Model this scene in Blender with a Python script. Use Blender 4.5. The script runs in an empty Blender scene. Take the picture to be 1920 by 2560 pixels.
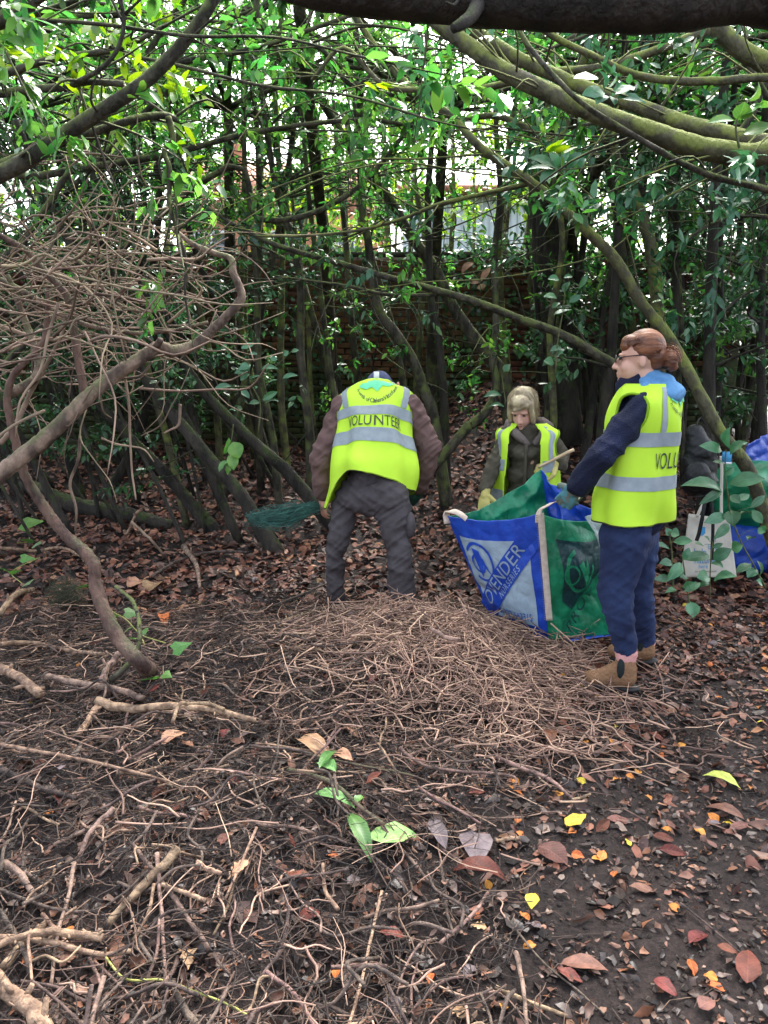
import bpy, bmesh, math, random
import numpy as np
from mathutils import Vector, Matrix, noise
random.seed(7)
RNG = np.random.default_rng(11)
SC = bpy.context.scene
COL = SC.collection

# ------------------------------------------------------------------ camera, sky, sun, exposure
F = 1900.0                      # focal length in pixels of the 1920 x 2560 photograph
PIT = math.atan(360 / F)        # camera pitched down so that the horizon lies at y = 920
CAMZ = 1.6
cam = bpy.data.cameras.new('camera')
cam.sensor_fit = 'VERTICAL'; cam.sensor_height = 36.0; cam.lens = 36.0 * F / 2560
cam.clip_start = 0.05; cam.clip_end = 400
camo = bpy.data.objects.new('camera', cam); COL.objects.link(camo)
camo.location = (0, 0, CAMZ); camo.rotation_euler = (math.pi / 2 - PIT, 0, 0)
SC.camera = camo

SUN_EL, SUN_AZ = math.radians(52), math.radians(15)      # azimuth measured from +Y clockwise
world = bpy.data.worlds.new('World'); SC.world = world; world.use_nodes = True
wn = world.node_tree.nodes; wl = world.node_tree.links
bg = wn['Background']
sky = wn.new('ShaderNodeTexSky'); sky.sky_type = 'NISHITA'; sky.sun_disc = False
sky.sun_elevation = SUN_EL; sky.sun_rotation = SUN_AZ
sky.dust_density = 6.0; sky.air_density = 1.0; sky.ozone_density = 1.0
hs = wn.new('ShaderNodeHueSaturation'); hs.inputs['Saturation'].default_value = 0.5
wl.new(sky.outputs[0], hs.inputs['Color']); wl.new(hs.outputs[0], bg.inputs['Color'])
bg.inputs['Strength'].default_value = 0.15
sun = bpy.data.lights.new('sun', 'SUN'); sun.energy = 1.5; sun.angle = math.radians(30)
sun.color = (1.0, 0.97, 0.93)
suno = bpy.data.objects.new('sun', sun); COL.objects.link(suno)
sd = Vector((math.sin(SUN_AZ) * math.cos(SUN_EL), math.cos(SUN_AZ) * math.cos(SUN_EL), math.sin(SUN_EL)))
suno.rotation_euler = (-sd).to_track_quat('-Z', 'Y').to_euler()
suno.location = (0, -5, 20)
SC.view_settings.view_transform = 'Standard'; SC.view_settings.look = 'None'
SC.view_settings.exposure = 2.8; SC.view_settings.gamma = 1.0
SC.view_settings.use_curve_mapping = False
SC.render.engine = 'CYCLES'
SC.cycles.use_denoising = True
SC.cycles.max_bounces = 7; SC.cycles.diffuse_bounces = 3; SC.cycles.transmission_bounces = 6
SC.cycles.glossy_bounces = 2; SC.cycles.caustics_reflective = False; SC.cycles.caustics_refractive = False
SC.cycles.sample_clamp_indirect = 6.0

# ------------------------------------------------------------------ helpers: pixels to places
SP, CP = math.sin(PIT), math.cos(PIT)
def ray(px, py):
    a = (px - 960) / F; b = -(py - 1280) / F
    return Vector((a, CP + b * SP, -SP + b * CP))
def P(px, py, Y):
    d = ray(px, py); t = Y / d.y
    return Vector((d.x * t, Y, CAMZ + d.z * t))
def M(w, py, Y):                 # metres spanned by w photo pixels at ground distance Y
    return w * (Y / ray(960, py).y) / F

# ------------------------------------------------------------------ numpy noise and the ground's height
def vnoise(x, y, seed=0):
    xi = np.floor(x).astype(np.int64); yi = np.floor(y).astype(np.int64)
    fx = x - xi; fy = y - yi
    fx = fx * fx * (3 - 2 * fx); fy = fy * fy * (3 - 2 * fy)
    def h(a, b):
        n = (a * 374761393 + b * 668265263 + seed * 1442695041) & 0x7fffffff
        n = ((n ^ (n >> 13)) * 1274126177) & 0x7fffffff
        return ((n ^ (n >> 16)) & 0xffff) / 65535.0
    return (h(xi, yi) * (1 - fx) + h(xi + 1, yi) * fx) * (1 - fy) + (h(xi, yi + 1) * (1 - fx) + h(xi + 1, yi + 1) * fx) * fy
def sstep(a, b, x):
    t = np.clip((x - a) / (b - a), 0, 1); return t * t * (3 - 2 * t)
def gauss(x, y, cx, cy, sx, sy):
    return np.exp(-((x - cx) / sx) ** 2 - ((y - cy) / sy) ** 2)
def pathmask(x, y):              # 1 on the trodden earth path at the right
    edge = 0.32 + 0.10 * np.sin(y * 2.1) + 0.10 * (y - 2.0)
    return sstep(edge - 0.15, edge + 0.35, x) * (1 - sstep(4.4, 5.2, y))
def Hsmooth(x, y):
    x = np.asarray(x, float); y = np.asarray(y, float)
    h = 0.62 * sstep(5.8, 9.6, y) + 0.10 * sstep(4.9, 6.2, y) * sstep(0.0, 1.2, x)
    h = h + 0.72 * gauss(x, y, 1.45, 9.3, 1.0, 1.7)
    h = h + 0.09 * gauss(x, y, 0.27, 4.10, 0.55, 0.45) + 0.15 * gauss(x, y, -0.55, 3.75, 0.9, 0.55)
    h = h + 0.13 * gauss(x, y, -1.25, 2.6, 0.55, 0.5) + 0.08 * gauss(x, y, -0.3, 2.35, .55, .35)
    return h
def H(x, y):
    x = np.asarray(x, float); y = np.asarray(y, float)
    h = Hsmooth(x, y)
    soft = 1 - 0.72 * pathmask(x, y)
    n = 0.110 * (vnoise(x * 2.3, y * 2.3, 1) - .5) + 0.055 * (vnoise(x * 6.1, y * 6.1, 2) - .5)
    n = n + 0.028 * (vnoise(x * 15, y * 15, 3) - .5) + 0.016 * (vnoise(x * 34, y * 34, 4) - .5)
    return h + n * soft
def Hf(x, y): return float(H(np.array([x]), np.array([y]))[0])
def G(px, py, dz=0.0):           # the place on the ground that a pixel shows
    d = ray(px, py); t = 0.5
    while t < 60:
        p = d * t
        if CAMZ + p.z <= float(Hsmooth(p.x, p.y)) + dz: break
        t += 0.01
    p = d * t
    return Vector((p.x, p.y, Hf(p.x, p.y) + dz))

# ------------------------------------------------------------------ helpers: meshes and objects
def mk_mesh(name, V, quads=None, tris=None, smooth=True):
    V = np.asarray(V, np.float32)
    q = np.zeros((0, 4), np.int32) if quads is None or len(quads) == 0 else np.asarray(quads, np.int32)
    t = np.zeros((0, 3), np.int32) if tris is None or len(tris) == 0 else np.asarray(tris, np.int32)
    me = bpy.data.meshes.new(name)
    me.vertices.add(len(V)); me.vertices.foreach_set('co', V.ravel())
    loops = np.concatenate([q.ravel(), t.ravel()]).astype(np.int32)
    me.loops.add(len(loops)); me.loops.foreach_set('vertex_index', loops)
    st = np.concatenate([np.arange(len(q)) * 4, len(q) * 4 + np.arange(len(t)) * 3]).astype(np.int32)
    me.polygons.add(len(st)); me.polygons.foreach_set('loop_start', st)
    me.polygons.foreach_set('use_smooth', np.full(len(st), smooth, bool))
    me.update(calc_edges=True)
    return me
class MB:
    def __init__(s): s.V = []; s.Q = []; s.T = []; s.n = 0
    def add(s, V, Q=None, T=None):
        V = np.asarray(V, float).reshape(-1, 3)
        if Q is not None and len(Q): s.Q.append(np.asarray(Q, np.int64) + s.n)
        if T is not None and len(T): s.T.append(np.asarray(T, np.int64) + s.n)
        s.V.append(V); s.n += len(V)
    def mesh(s, name, smooth=True):
        return mk_mesh(name, np.concatenate(s.V), np.concatenate(s.Q) if s.Q else None, np.concatenate(s.T) if s.T else None, smooth)
def tag(o, label=None, cat=None, group=None, kind=None):
    if label: o['label'] = label
    if cat: o['category'] = cat
    if group: o['group'] = group
    if kind: o['kind'] = kind
    return o
def obj(name, me, mat=None, parent=None):          # mesh in world coordinates
    if isinstance(me, MB): me = me.mesh(name)
    o = bpy.data.objects.new(name, me); COL.objects.link(o)
    if mat is not None and not me.materials: me.materials.append(mat)
    if parent is not None:
        o.parent = parent
        off = Vector((0, 0, 0)); q = parent
        while q is not None: off += q.location; q = q.parent
        o.location = -off
    return o
def empty(name, loc, label, cat, group=None):
    o = bpy.data.objects.new(name, None); COL.objects.link(o); o.location = loc
    o.empty_display_size = .1
    return tag(o, label, cat, group)
def catmull(pts, n):
    A = np.asarray(pts, float); k = len(A)
    if k == 2:
        t = np.linspace(0, 1, n)[:, None]; return A[0] * (1 - t) + A[1] * t
    E = np.vstack([2 * A[0] - A[1], A, 2 * A[-1] - A[-2]])
    u = np.linspace(0, k - 1, n); i = np.minimum(u.astype(int), k - 2); f = (u - i)[:, None]
    p0, p1, p2, p3 = E[i], E[i + 1], E[i + 2], E[i + 3]
    return 0.5 * ((2 * p1) + (-p0 + p2) * f + (2 * p0 - 5 * p1 + 4 * p2 - p3) * f ** 2 + (-p0 + 3 * p1 - 3 * p2 + p3) * f ** 3)
def tube(mb, pts, rad, sides=8, n=None, rough=0.06, seed=0, flat=1.0):
    pts = np.asarray([tuple(p)[:3] for p in pts], float); k = len(pts)
    n = n or max(2, (k - 1) * 4 + 1)
    rad = np.asarray(rad, float)
    if rad.ndim == 0: rad = np.full(k, float(rad))
    if len(rad) != k: rad = np.interp(np.linspace(0, 1, k), np.linspace(0, 1, len(rad)), rad)
    C = catmull(pts, n); R = np.interp(np.linspace(0, k - 1, n), np.arange(k), rad)
    T = np.gradient(C, axis=0); T /= np.linalg.norm(T, axis=1)[:, None] + 1e-9
    up = np.array([0, 0, 1.0]) if abs(T[0][2]) < 0.9 else np.array([1.0, 0, 0])
    N = np.cross(T[0], up); N /= np.linalg.norm(N)
    V = []
    a = np.arange(sides) * 2 * math.pi / sides
    r = np.random.default_rng(seed * 7 + 3)
    for i in range(n):
        N = N - T[i] * (N @ T[i]); N /= np.linalg.norm(N) + 1e-9
        B = np.cross(T[i], N)
        rr = R[i] * (1 + rough * (r.random(sides) - .5) * 2)
        V.append(C[i] + (np.cos(a) * rr)[:, None] * N + (np.sin(a) * rr * flat)[:, None] * B)
    V = np.concatenate(V)
    i = np.arange(n - 1)[:, None] * sides; j = np.arange(sides)[None, :]; j2 = (j + 1) % sides
    Q = np.stack([i + j, i + j2, i + sides + j2, i + sides + j], -1).reshape(-1, 4)
    b = len(V); V = np.vstack([V, C[0], C[-1]])
    T0 = [(b, (q + 1) % sides, q) for q in range(sides)]
    e = (n - 1) * sides
    T1 = [(b + 1, e + q, e + (q + 1) % sides) for q in range(sides)]
    mb.add(V, Q, T0 + T1)
def box(mb, c, s, R=None):
    c = np.asarray(c, float); s = np.asarray(s, float) / 2
    V = np.array([(x, y, z) for x in (-1, 1) for y in (-1, 1) for z in (-1, 1)], float) * s
    if R is not None: V = V @ np.asarray(R).T
    mb.add(V + c, [(0, 1, 3, 2), (4, 6, 7, 5), (0, 4, 5, 1), (2, 3, 7, 6), (0, 2, 6, 4), (1, 5, 7, 3)])
def grid_quads(nu, nv):          # vertices indexed [u * nv + v]
    i = np.arange(nu - 1)[:, None] * nv + np.arange(nv - 1)[None, :]
    return np.stack([i, i + nv, i + nv + 1, i + 1], -1).reshape(-1, 4)
def unit(A): return A / (np.linalg.norm(A, axis=-1, keepdims=True) + 1e-9)

# leaves: many at once.  pos base of blade, d direction of midrib, n upper side, L length, W width, curl droop of the tip
def leaf_arrays(pos, d, n, L, W, curl=0.15, fold=0.18, shape=(0.30, 0.68)):
    N = len(pos); d = unit(d); n = unit(n - d * (n * d).sum(1)[:, None]); s = np.cross(d, n)
    L = np.broadcast_to(L, N)[:, None]; W = np.broadcast_to(W, N)[:, None]; cu = np.broadcast_to(curl, N)[:, None]; fo = np.broadcast_to(fold, N)[:, None]
    t1, t2 = shape
    def pt(t, w): return pos + d * L * t + s * W * w * .5 + n * (-cu * L * t * t + fo * W * abs(w) * .5)
    v = [pt(0, 0), pt(t1, 0), pt(t2, 0), pt(1, 0), pt(t1, 1), pt(t2, .82), pt(t1, -1), pt(t2, -.82)]
    V = np.stack(v, 1).reshape(-1, 3)
    b = np.arange(N)[:, None] * 8
    T = np.concatenate([b + np.array(x) for x in ((0, 4, 1), (2, 5, 3), (0, 1, 6), (2, 3, 7))])
    Q = np.concatenate([b + np.array(x) for x in ((1, 4, 5, 2), (1, 2, 7, 6))])
    return V, Q, T

# ------------------------------------------------------------------ materials
def mat(name, col, col2=None, rough=.6, scale=6, detail=5, bump=0.0, bscale=30, spec=.4, island=0.0, transl=0.0,
        stretch=(1, 1, 1), moss=None, mossamt=0.0, mossz=None, veins=0.0, objrand=0.0, contrast=(.35, .65), metal=0.0, sheen=0.0, bdist=0.01):
    m = bpy.data.materials.new(name); m.use_nodes = True
    nt = m.node_tree; n = nt.nodes; l = nt.links
    pb = n['Principled BSDF']; out = n['Material Output']
    tc = n.new('ShaderNodeTexCoord'); mp = n.new('ShaderNodeMapping'); mp.inputs['Scale'].default_value = stretch
    l.new(tc.outputs['Object'], mp.inputs['Vector'])
    nz = n.new('ShaderNodeTexNoise'); nz.inputs['Scale'].default_value = scale; nz.inputs['Detail'].default_value = detail
    l.new(mp.outputs[0], nz.inputs['Vector'])
    rp = n.new('ShaderNodeValToRGB')
    rp.color_ramp.elements[0].position = contrast[0]; rp.color_ramp.elements[1].position = contrast[1]
    c2 = col2 or tuple(c * .7 for c in col)
    rp.color_ramp.elements[0].color = (*c2, 1); rp.color_ramp.elements[1].color = (*col, 1)
    l.new(nz.outputs['Fac'], rp.inputs['Fac'])
    colour = rp.outputs['Color']
    if island:                    # every separate piece of the mesh gets its own tone
        ge = n.new('ShaderNodeNewGeometry')
        mr = n.new('ShaderNodeMapRange'); mr.inputs['To Min'].default_value = 1 - island; mr.inputs['To Max'].default_value = 1 + island
        l.new(ge.outputs['Random Per Island'], mr.inputs['Value'])
        hv = n.new('ShaderNodeHueSaturation'); l.new(colour, hv.inputs['Color']); l.new(mr.outputs[0], hv.inputs['Value'])
        m2 = n.new('ShaderNodeMath'); m2.operation = 'MULTIPLY'; m2.inputs[1].default_value = 7.31
        l.new(ge.outputs['Random Per Island'], m2.inputs[0])
        m3 = n.new('ShaderNodeMath'); m3.operation = 'FRACT'; l.new(m2.outputs[0], m3.inputs[0])
        mr2 = n.new('ShaderNodeMapRange'); mr2.inputs['To Min'].default_value = .5 - island * .05; mr2.inputs['To Max'].default_value = .5 + island * .05
        l.new(m3.outputs[0], mr2.inputs['Value']); l.new(mr2.outputs[0], hv.inputs['Hue'])
        colour = hv.outputs['Color']
    if objrand:                   # every object of a kind gets its own tone
        oi = n.new('ShaderNodeObjectInfo'); mo = n.new('ShaderNodeMapRange'); mo.inputs['To Min'].default_value = 1 - objrand; mo.inputs['To Max'].default_value = 1 + objrand
        l.new(oi.outputs['Random'], mo.inputs['Value']); ho = n.new('ShaderNodeHueSaturation'); l.new(colour, ho.inputs['Color']); l.new(mo.outputs[0], ho.inputs['Value'])
        mh = n.new('ShaderNodeMapRange'); mh.inputs['From Max'].default_value = .37; mh.inputs['To Min'].default_value = .5 - objrand * .06; mh.inputs['To Max'].default_value = .5 + objrand * .06
        mf = n.new('ShaderNodeMath'); mf.operation = 'MODULO'; mf.inputs[1].default_value = .37; l.new(oi.outputs['Random'], mf.inputs[0]); l.new(mf.outputs[0], mh.inputs['Value']); l.new(mh.outputs[0], ho.inputs['Hue'])
        colour = ho.outputs['Color']
    if moss:                      # moss grows in patches, mostly on upper sides
        ge2 = n.new('ShaderNodeNewGeometry'); sx = n.new('ShaderNodeSeparateXYZ'); l.new(ge2.outputs['Normal'], sx.inputs[0])
        nm = n.new('ShaderNodeTexNoise'); nm.inputs['Scale'].default_value = 9; nm.inputs['Detail'].default_value = 6
        l.new(tc.outputs['Object'], nm.inputs['Vector'])
        ad = n.new('ShaderNodeMath'); ad.operation = 'MULTIPLY_ADD'; ad.inputs[1].default_value = .22; l.new(sx.outputs['Z'], ad.inputs[0]); l.new(nm.outputs['Fac'], ad.inputs[2])
        mr3 = n.new('ShaderNodeMapRange'); mr3.inputs['From Min'].default_value = .62 - mossamt * .4; mr3.inputs['From Max'].default_value = .80 - mossamt * .4
        mval = ad.outputs[0]
        if mossz:                 # damp foot of a wall: greener low down
            sp = n.new('ShaderNodeSeparateXYZ'); l.new(ge2.outputs['Position'], sp.inputs[0])
            mz = n.new('ShaderNodeMapRange'); mz.inputs['From Min'].default_value = mossz[0]; mz.inputs['From Max'].default_value = mossz[1]; mz.inputs['To Min'].default_value = .26; mz.inputs['To Max'].default_value = -.12
            l.new(sp.outputs['Z'], mz.inputs['Value'])
            nm2 = n.new('ShaderNodeTexNoise'); nm2.inputs['Scale'].default_value = 1.6; nm2.inputs['Detail'].default_value = 6; l.new(ge2.outputs['Position'], nm2.inputs['Vector'])
            a2 = n.new('ShaderNodeMath'); a2.operation = 'ADD'; l.new(mz.outputs[0], a2.inputs[0]); l.new(nm2.outputs['Fac'], a2.inputs[1]); mval = a2.outputs[0]
        l.new(mval, mr3.inputs['Value'])
        mx = n.new('ShaderNodeMix'); mx.data_type = 'RGBA'; l.new(mr3.outputs[0], mx.inputs['Factor'])
        l.new(colour, mx.inputs['A']); mx.inputs['B'].default_value = (*moss, 1)
        colour = mx.outputs['Result']
    if veins:                     # pale midrib and side veins along the blade (local X)
        s2 = n.new('ShaderNodeSeparateXYZ'); l.new(tc.outputs['Object'], s2.inputs[0])
        ab = n.new('ShaderNodeMath'); ab.operation = 'ABSOLUTE'; l.new(s2.outputs['Y'], ab.inputs[0])
        v1 = n.new('ShaderNodeMapRange'); v1.inputs['From Min'].default_value = .0; v1.inputs['From Max'].default_value = .0022; v1.inputs['To Min'].default_value = 1; v1.inputs['To Max'].default_value = 0
        l.new(ab.outputs[0], v1.inputs['Value'])
        sb = n.new('ShaderNodeMath'); sb.operation = 'MULTIPLY_ADD'; sb.inputs[1].default_value = -.8; l.new(ab.outputs[0], sb.inputs[0]); l.new(s2.outputs['X'], sb.inputs[2])
        ss = n.new('ShaderNodeMath'); ss.operation = 'MULTIPLY'; ss.inputs[1].default_value = 520; l.new(sb.outputs[0], ss.inputs[0])
        si = n.new('ShaderNodeMath'); si.operation = 'SINE'; l.new(ss.outputs[0], si.inputs[0])
        v2 = n.new('ShaderNodeMapRange'); v2.inputs['From Min'].default_value = .80; v2.inputs['From Max'].default_value = 1.0; v2.inputs['To Max'].default_value = .55; l.new(si.outputs[0], v2.inputs['Value'])
        mxv = n.new('ShaderNodeMath'); mxv.operation = 'MAXIMUM'; l.new(v1.outputs[0], mxv.inputs[0]); l.new(v2.outputs[0], mxv.inputs[1])
        fv = n.new('ShaderNodeMath'); fv.operation = 'MULTIPLY'; fv.inputs[1].default_value = veins; l.new(mxv.outputs[0], fv.inputs[0])
        hvv = n.new('ShaderNodeMix'); hvv.data_type = 'RGBA'; l.new(fv.outputs[0], hvv.inputs['Factor']); l.new(colour, hvv.inputs['A']); hvv.inputs['B'].default_value = (min(1, col[0] * 1.7), min(1, col[1] * 1.6), min(1, col[2] * 1.7), 1)
        colour = hvv.outputs['Result']
    l.new(colour, pb.inputs['Base Color'])
    pb.inputs['Roughness'].default_value = rough; pb.inputs['Specular IOR Level'].default_value = spec; pb.inputs['Metallic'].default_value = metal
    if sheen:
        pb.inputs['Sheen Weight'].default_value = sheen
    if bump:
        bn = n.new('ShaderNodeTexNoise'); bn.inputs['Scale'].default_value = bscale; bn.inputs['Detail'].default_value = 6
        l.new(mp.outputs[0], bn.inputs['Vector'])
        bp = n.new('ShaderNodeBump'); bp.inputs['Strength'].default_value = bump; bp.inputs['Distance'].default_value = bdist
        l.new(bn.outputs['Fac'], bp.inputs['Height']); l.new(bp.outputs[0], pb.inputs['Normal'])
    if transl:
        tr = n.new('ShaderNodeBsdfTranslucent'); ms = n.new('ShaderNodeMixShader'); ms.inputs[0].default_value = transl
        hb = n.new('ShaderNodeHueSaturation'); hb.inputs['Value'].default_value = 1.6; hb.inputs['Saturation'].default_value = 1.15; hb.inputs['Hue'].default_value = .494
        l.new(colour, hb.inputs['Color']); l.new(hb.outputs[0], tr.inputs['Color'])
        l.new(pb.outputs[0], ms.inputs[1]); l.new(tr.outputs[0], ms.inputs[2]); l.new(ms.outputs[0], out.inputs['Surface'])
    return m
MOSS = (.075, .105, .022)
MT = {}
MT['bark_dark'] = mat('bark_dark', (.050, .042, .034), (.014, .012, .010), rough=.9, scale=10, bump=1.0, bdist=.02, bscale=45, moss=(.045, .062, .016), mossamt=.12, stretch=(1, 1, .35))
MT['bark_moss'] = mat('bark_moss', (.115, .105, .062), (.045, .042, .026), rough=.9, scale=14, bump=.9, bdist=.015, bscale=60, moss=(.165, .19, .045), mossamt=.42, stretch=(1, 1, .5))
MT['bark_mid'] = mat('bark_mid', (.080, .070, .050), (.026, .023, .017), rough=.9, scale=14, bump=1.0, bdist=.02, bscale=55, moss=(.10, .12, .035), mossamt=.30, contrast=(.42, .6), stretch=(1, 1, .4))
MT['bark_brown'] = mat('bark_brown', (.245, .172, .125), (.070, .048, .036), rough=.85, scale=16, contrast=(.38, .60), bump=1.0, bdist=.015, bscale=55, moss=(.11, .11, .05), mossamt=.10, stretch=(1, 1, .5))
MT['bark_red'] = mat('bark_red', (.135, .078, .058), (.045, .026, .021), rough=.85, scale=14, contrast=(.40, .60), bump=1.0, bdist=.02, bscale=40, moss=(.07, .065, .035), mossamt=.12, stretch=(1, 1, .35))
MT['twig_dead'] = mat('twig_dead', (.275, .200, .135), (.105, .072, .050), rough=.85, scale=6, island=.45)
MT['leaf_canopy'] = mat('leaf_canopy', (.092, .215, .050), (.040, .125, .036), rough=.26, scale=3, island=.55, transl=.50, spec=.5)
MT['leaf_dark'] = mat('leaf_dark', (.060, .140, .050), (.030, .084, .040), rough=.25, scale=3, island=.45, transl=.30, spec=.55)
MT['leaf_bright'] = mat('leaf_bright', (.175, .285, .040), (.100, .195, .028), rough=.38, scale=3, island=.5, transl=.50, spec=.45)
MT['leaf_laurel'] = mat('leaf_laurel', (.070, .185, .090), (.035, .115, .055), rough=.34, scale=14, island=.3, transl=.18, spec=.5, bump=.25, bscale=40, veins=.5, objrand=.35)
MT['leaf_ivy'] = mat('leaf_ivy', (.115, .250, .055), (.060, .165, .045), rough=.4, scale=12, transl=.25, veins=.4, objrand=.3)
# ------------------------------------------------------------------ the ground: one sheet, fine near the camera, out past the houses
def soil_material():
    m = bpy.data.materials.new('woodland_soil'); m.use_nodes = True
    nt = m.node_tree; n = nt.nodes; l = nt.links; pb = n['Principled BSDF']
    tc = n.new('ShaderNodeTexCoord')
    def nz(s, d=6, r=.6):
        x = n.new('ShaderNodeTexNoise'); x.inputs['Scale'].default_value = s; x.inputs['Detail'].default_value = d; x.inputs['Roughness'].default_value = r
        l.new(tc.outputs['Object'], x.inputs['Vector']); return x
    def ramp(src, stops):
        r = n.new('ShaderNodeValToRGB'); e = r.color_ramp.elements
        while len(e) < len(stops): e.new(.5)
        for q, (p, c) in zip(e, stops): q.position = p; q.color = (*c, 1)
        l.new(src, r.inputs[0]); return r.outputs[0]
    big = ramp(nz(1.6).outputs['Fac'], [(.3, (.013, .0095, .009)), (.55, (.026, .019, .0175)), (.75, (.044, .032, .029))])
    fine = ramp(nz(55, 8, .75).outputs['Fac'], [(.36, (.35, .33, .31)), (.52, (.9, .88, .86)), (.68, (1.9, 1.75, 1.6))])
    mx = n.new('ShaderNodeMix'); mx.data_type = 'RGBA'; mx.blend_type = 'MULTIPLY'; mx.inputs['Factor'].default_value = 1
    l.new(big, mx.inputs['A']); l.new(fine, mx.inputs['B'])
    l.new(mx.outputs['Result'], pb.inputs['Base Color'])
    rr = n.new('ShaderNodeMapRange'); rr.inputs['To Min'].default_value = .45; rr.inputs['To Max'].default_value = .95
    l.new(nz(7).outputs['Fac'], rr.inputs['Value']); l.new(rr.outputs[0], pb.inputs['Roughness'])
    pb.inputs['Specular IOR Level'].default_value = .18
    b = n.new('ShaderNodeBump'); b.inputs['Strength'].default_value = .9; b.inputs['Distance'].default_value = .012
    l.new(nz(70, 8, .7).outputs['Fac'], b.inputs['Height']); l.new(b.outputs[0], pb.inputs['Normal'])
    return m
def axis(lo, hi, step, far0, far1, grow=1.12):
    a = list(np.arange(lo, hi, step)); d = step; x = a[-1]
    while x < far1: d *= grow; x += d; a.append(x)
    d = step; x = a[0]; b = []
    while x > far0: d *= grow; x -= d; b.append(x)
    return np.array(b[::-1] + a)
gx = axis(-2.5, 2.6, .022, -150, 150, 1.10); gy = axis(1.2, 6.2, .022, -40, 260, 1.10)
X, Y = np.meshgrid(gx, gy, indexing='ij')
V = np.stack([X, Y, H(X, Y)], -1).reshape(-1, 3)
MT['soil'] = soil_material()
tag(obj('ground', mk_mesh('ground', V, grid_quads(len(gx), len(gy))), MT['soil']), kind='structure')

# ------------------------------------------------------------------ old brick garden wall behind the thicket
WY, WX0, WX1, WTOP = 9.6, -5.2, 4.4, 2.92
wall = empty('brick_wall', ((WX0 + WX1) / 2, WY, .5), 'old red brick garden wall with green moss behind the thin stems', 'wall')
MT['mortar'] = mat('mortar', (.075, .062, .046), (.030, .028, .020), rough=.95, scale=6, bump=.5, bscale=80, moss=(.035, .045, .016), mossamt=.3, mossz=(.8, 2.9))
MT['brick'] = mat('old_brick', (.16, .055, .034), (.065, .031, .022), rough=.92, scale=5, bump=.6, bscale=60, island=.5, moss=(.050, .060, .022), mossamt=.30, mossz=(.8, 2.9))
mb = MB(); box(mb, ((WX0 + WX1) / 2, WY + .13, 1.35), (WX1 - WX0, .20, 2 * (WTOP - 1.35)))
obj('mortar', mb, MT['mortar'], wall)
bricks = []
row = 0; z = .42
while z < WTOP - .04:
    x = WX0 + (0.1125 if row % 2 else 0) ; 
    while x < WX1 - .22:
        bricks.append((x + .1075, z + .0325)); x += .225
    z += .075; row += 1
def vis_key(b):                  # bricks that show largest between the stems come first
    px = 960 + b[0] / WY * F; return abs(px - 1010) + .5 * abs((920 - (b[1] - 1.6) / WY * F) - 830)
bricks.sort(key=vis_key)
bm_ = bmesh.new(); bmesh.ops.create_cube(bm_, size=1)
for v in bm_.verts: v.co = Vector((v.co.x * .213, v.co.y * .10, v.co.z * .064))
bmesh.ops.bevel(bm_, geom=bm_.edges[:], offset=.006, segments=1, affect='EDGES')
brick_me = bpy.data.meshes.new('brick'); bm_.to_mesh(brick_me); bm_.free(); brick_me.materials.append(MT['brick'])
bm2 = bmesh.new()
rest = MB(); co = np.zeros(len(brick_me.vertices) * 3); brick_me.vertices.foreach_get('co', co); co = co.reshape(-1, 3)
bf = [list(p.vertices) for p in brick_me.polygons]
for i, (x, z) in enumerate(bricks):
    rz, dy = random.uniform(-.02, .02), random.uniform(-.008, .010)
    if i < 300:
        o = bpy.data.objects.new('brick', brick_me); COL.objects.link(o); o.parent = wall
        o.location = Vector((x + random.uniform(-.004, .004), WY + .015 + dy, z + random.uniform(-.003, .003))) - wall.location; o.rotation_euler = (random.uniform(-.04, .04), rz * .8, rz); o.scale = (random.uniform(.96, 1.01), 1, random.uniform(.93, 1.03))
    else:
        rest.add(co + np.array([x, WY + .015 + dy, z]), [f for f in bf if len(f) == 4], [f for f in bf if len(f) == 3])
tag(obj('more_bricks', rest, MT['brick'], wall), kind='stuff')
mb = MB()
for i in range(22):
    x0 = WX0 + i * .436
    box(mb, (x0 + .216, WY + .13 + random.uniform(-.01, .01), WTOP + .03), (.425, .30, .055))
tag(obj('coping', mb, MT['mortar'], wall))

# ------------------------------------------------------------------ what shows beyond the wall: a house and a pale boarded outbuilding
MT['house_brick'] = mat('house_brick', (.42, .19, .105), (.30, .13, .075), rough=.9, scale=14, bump=.3)
MT['render_white'] = mat('render_white', (.72, .72, .70), (.60, .60, .59), rough=.9, scale=3)
MT['roof_tile'] = mat('roof_tile', (.36, .15, .09), (.24, .10, .06), rough=.85, scale=9, bump=.5)
MT['glass'] = mat('window_glass', (.06, .08, .09), rough=.08, spec=.8)
MT['board'] = mat('pale_board', (.56, .60, .62), (.44, .49, .52), rough=.8, scale=4, stretch=(1, 1, .1), island=.12)
hb = P(700, 640, 24); h = empty('house', (hb.x, 27, .6), 'orange brick house with white lower storey beyond the wall', 'house')
def hp(px, Yd=24.0): return (px - 960) / F * Yd
hx0, hx1 = hp(470), hp(940)
mb = MB(); box(mb, ((hx0 + hx1) / 2, 27, 2.3), (hx1 - hx0, 6, 3.4)); obj('lower_wall', mb, MT['render_white'], h)
mb = MB(); box(mb, ((hx0 + hx1) / 2, 27, 5.1), (hx1 - hx0 + .06, 6.06, 2.2)); obj('upper_wall', mb, MT['house_brick'], h)
mb = MB(); xa, xb, ya, yb = hx0 - .3, hx1 + .3, 23.6, 30.4
mb.add([(xa, ya, 6.15), (xb, ya, 6.15), (xb, 27, 8.3), (xa, 27, 8.3), (xa, yb, 6.15), (xb, yb, 6.15)], [(0, 1, 2, 3), (3, 2, 5, 4), (0, 4, 5, 1)], [(0, 3, 4), (1, 5, 2)])
ro = obj('roof', mb, MT['roof_tile'], h)
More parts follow.
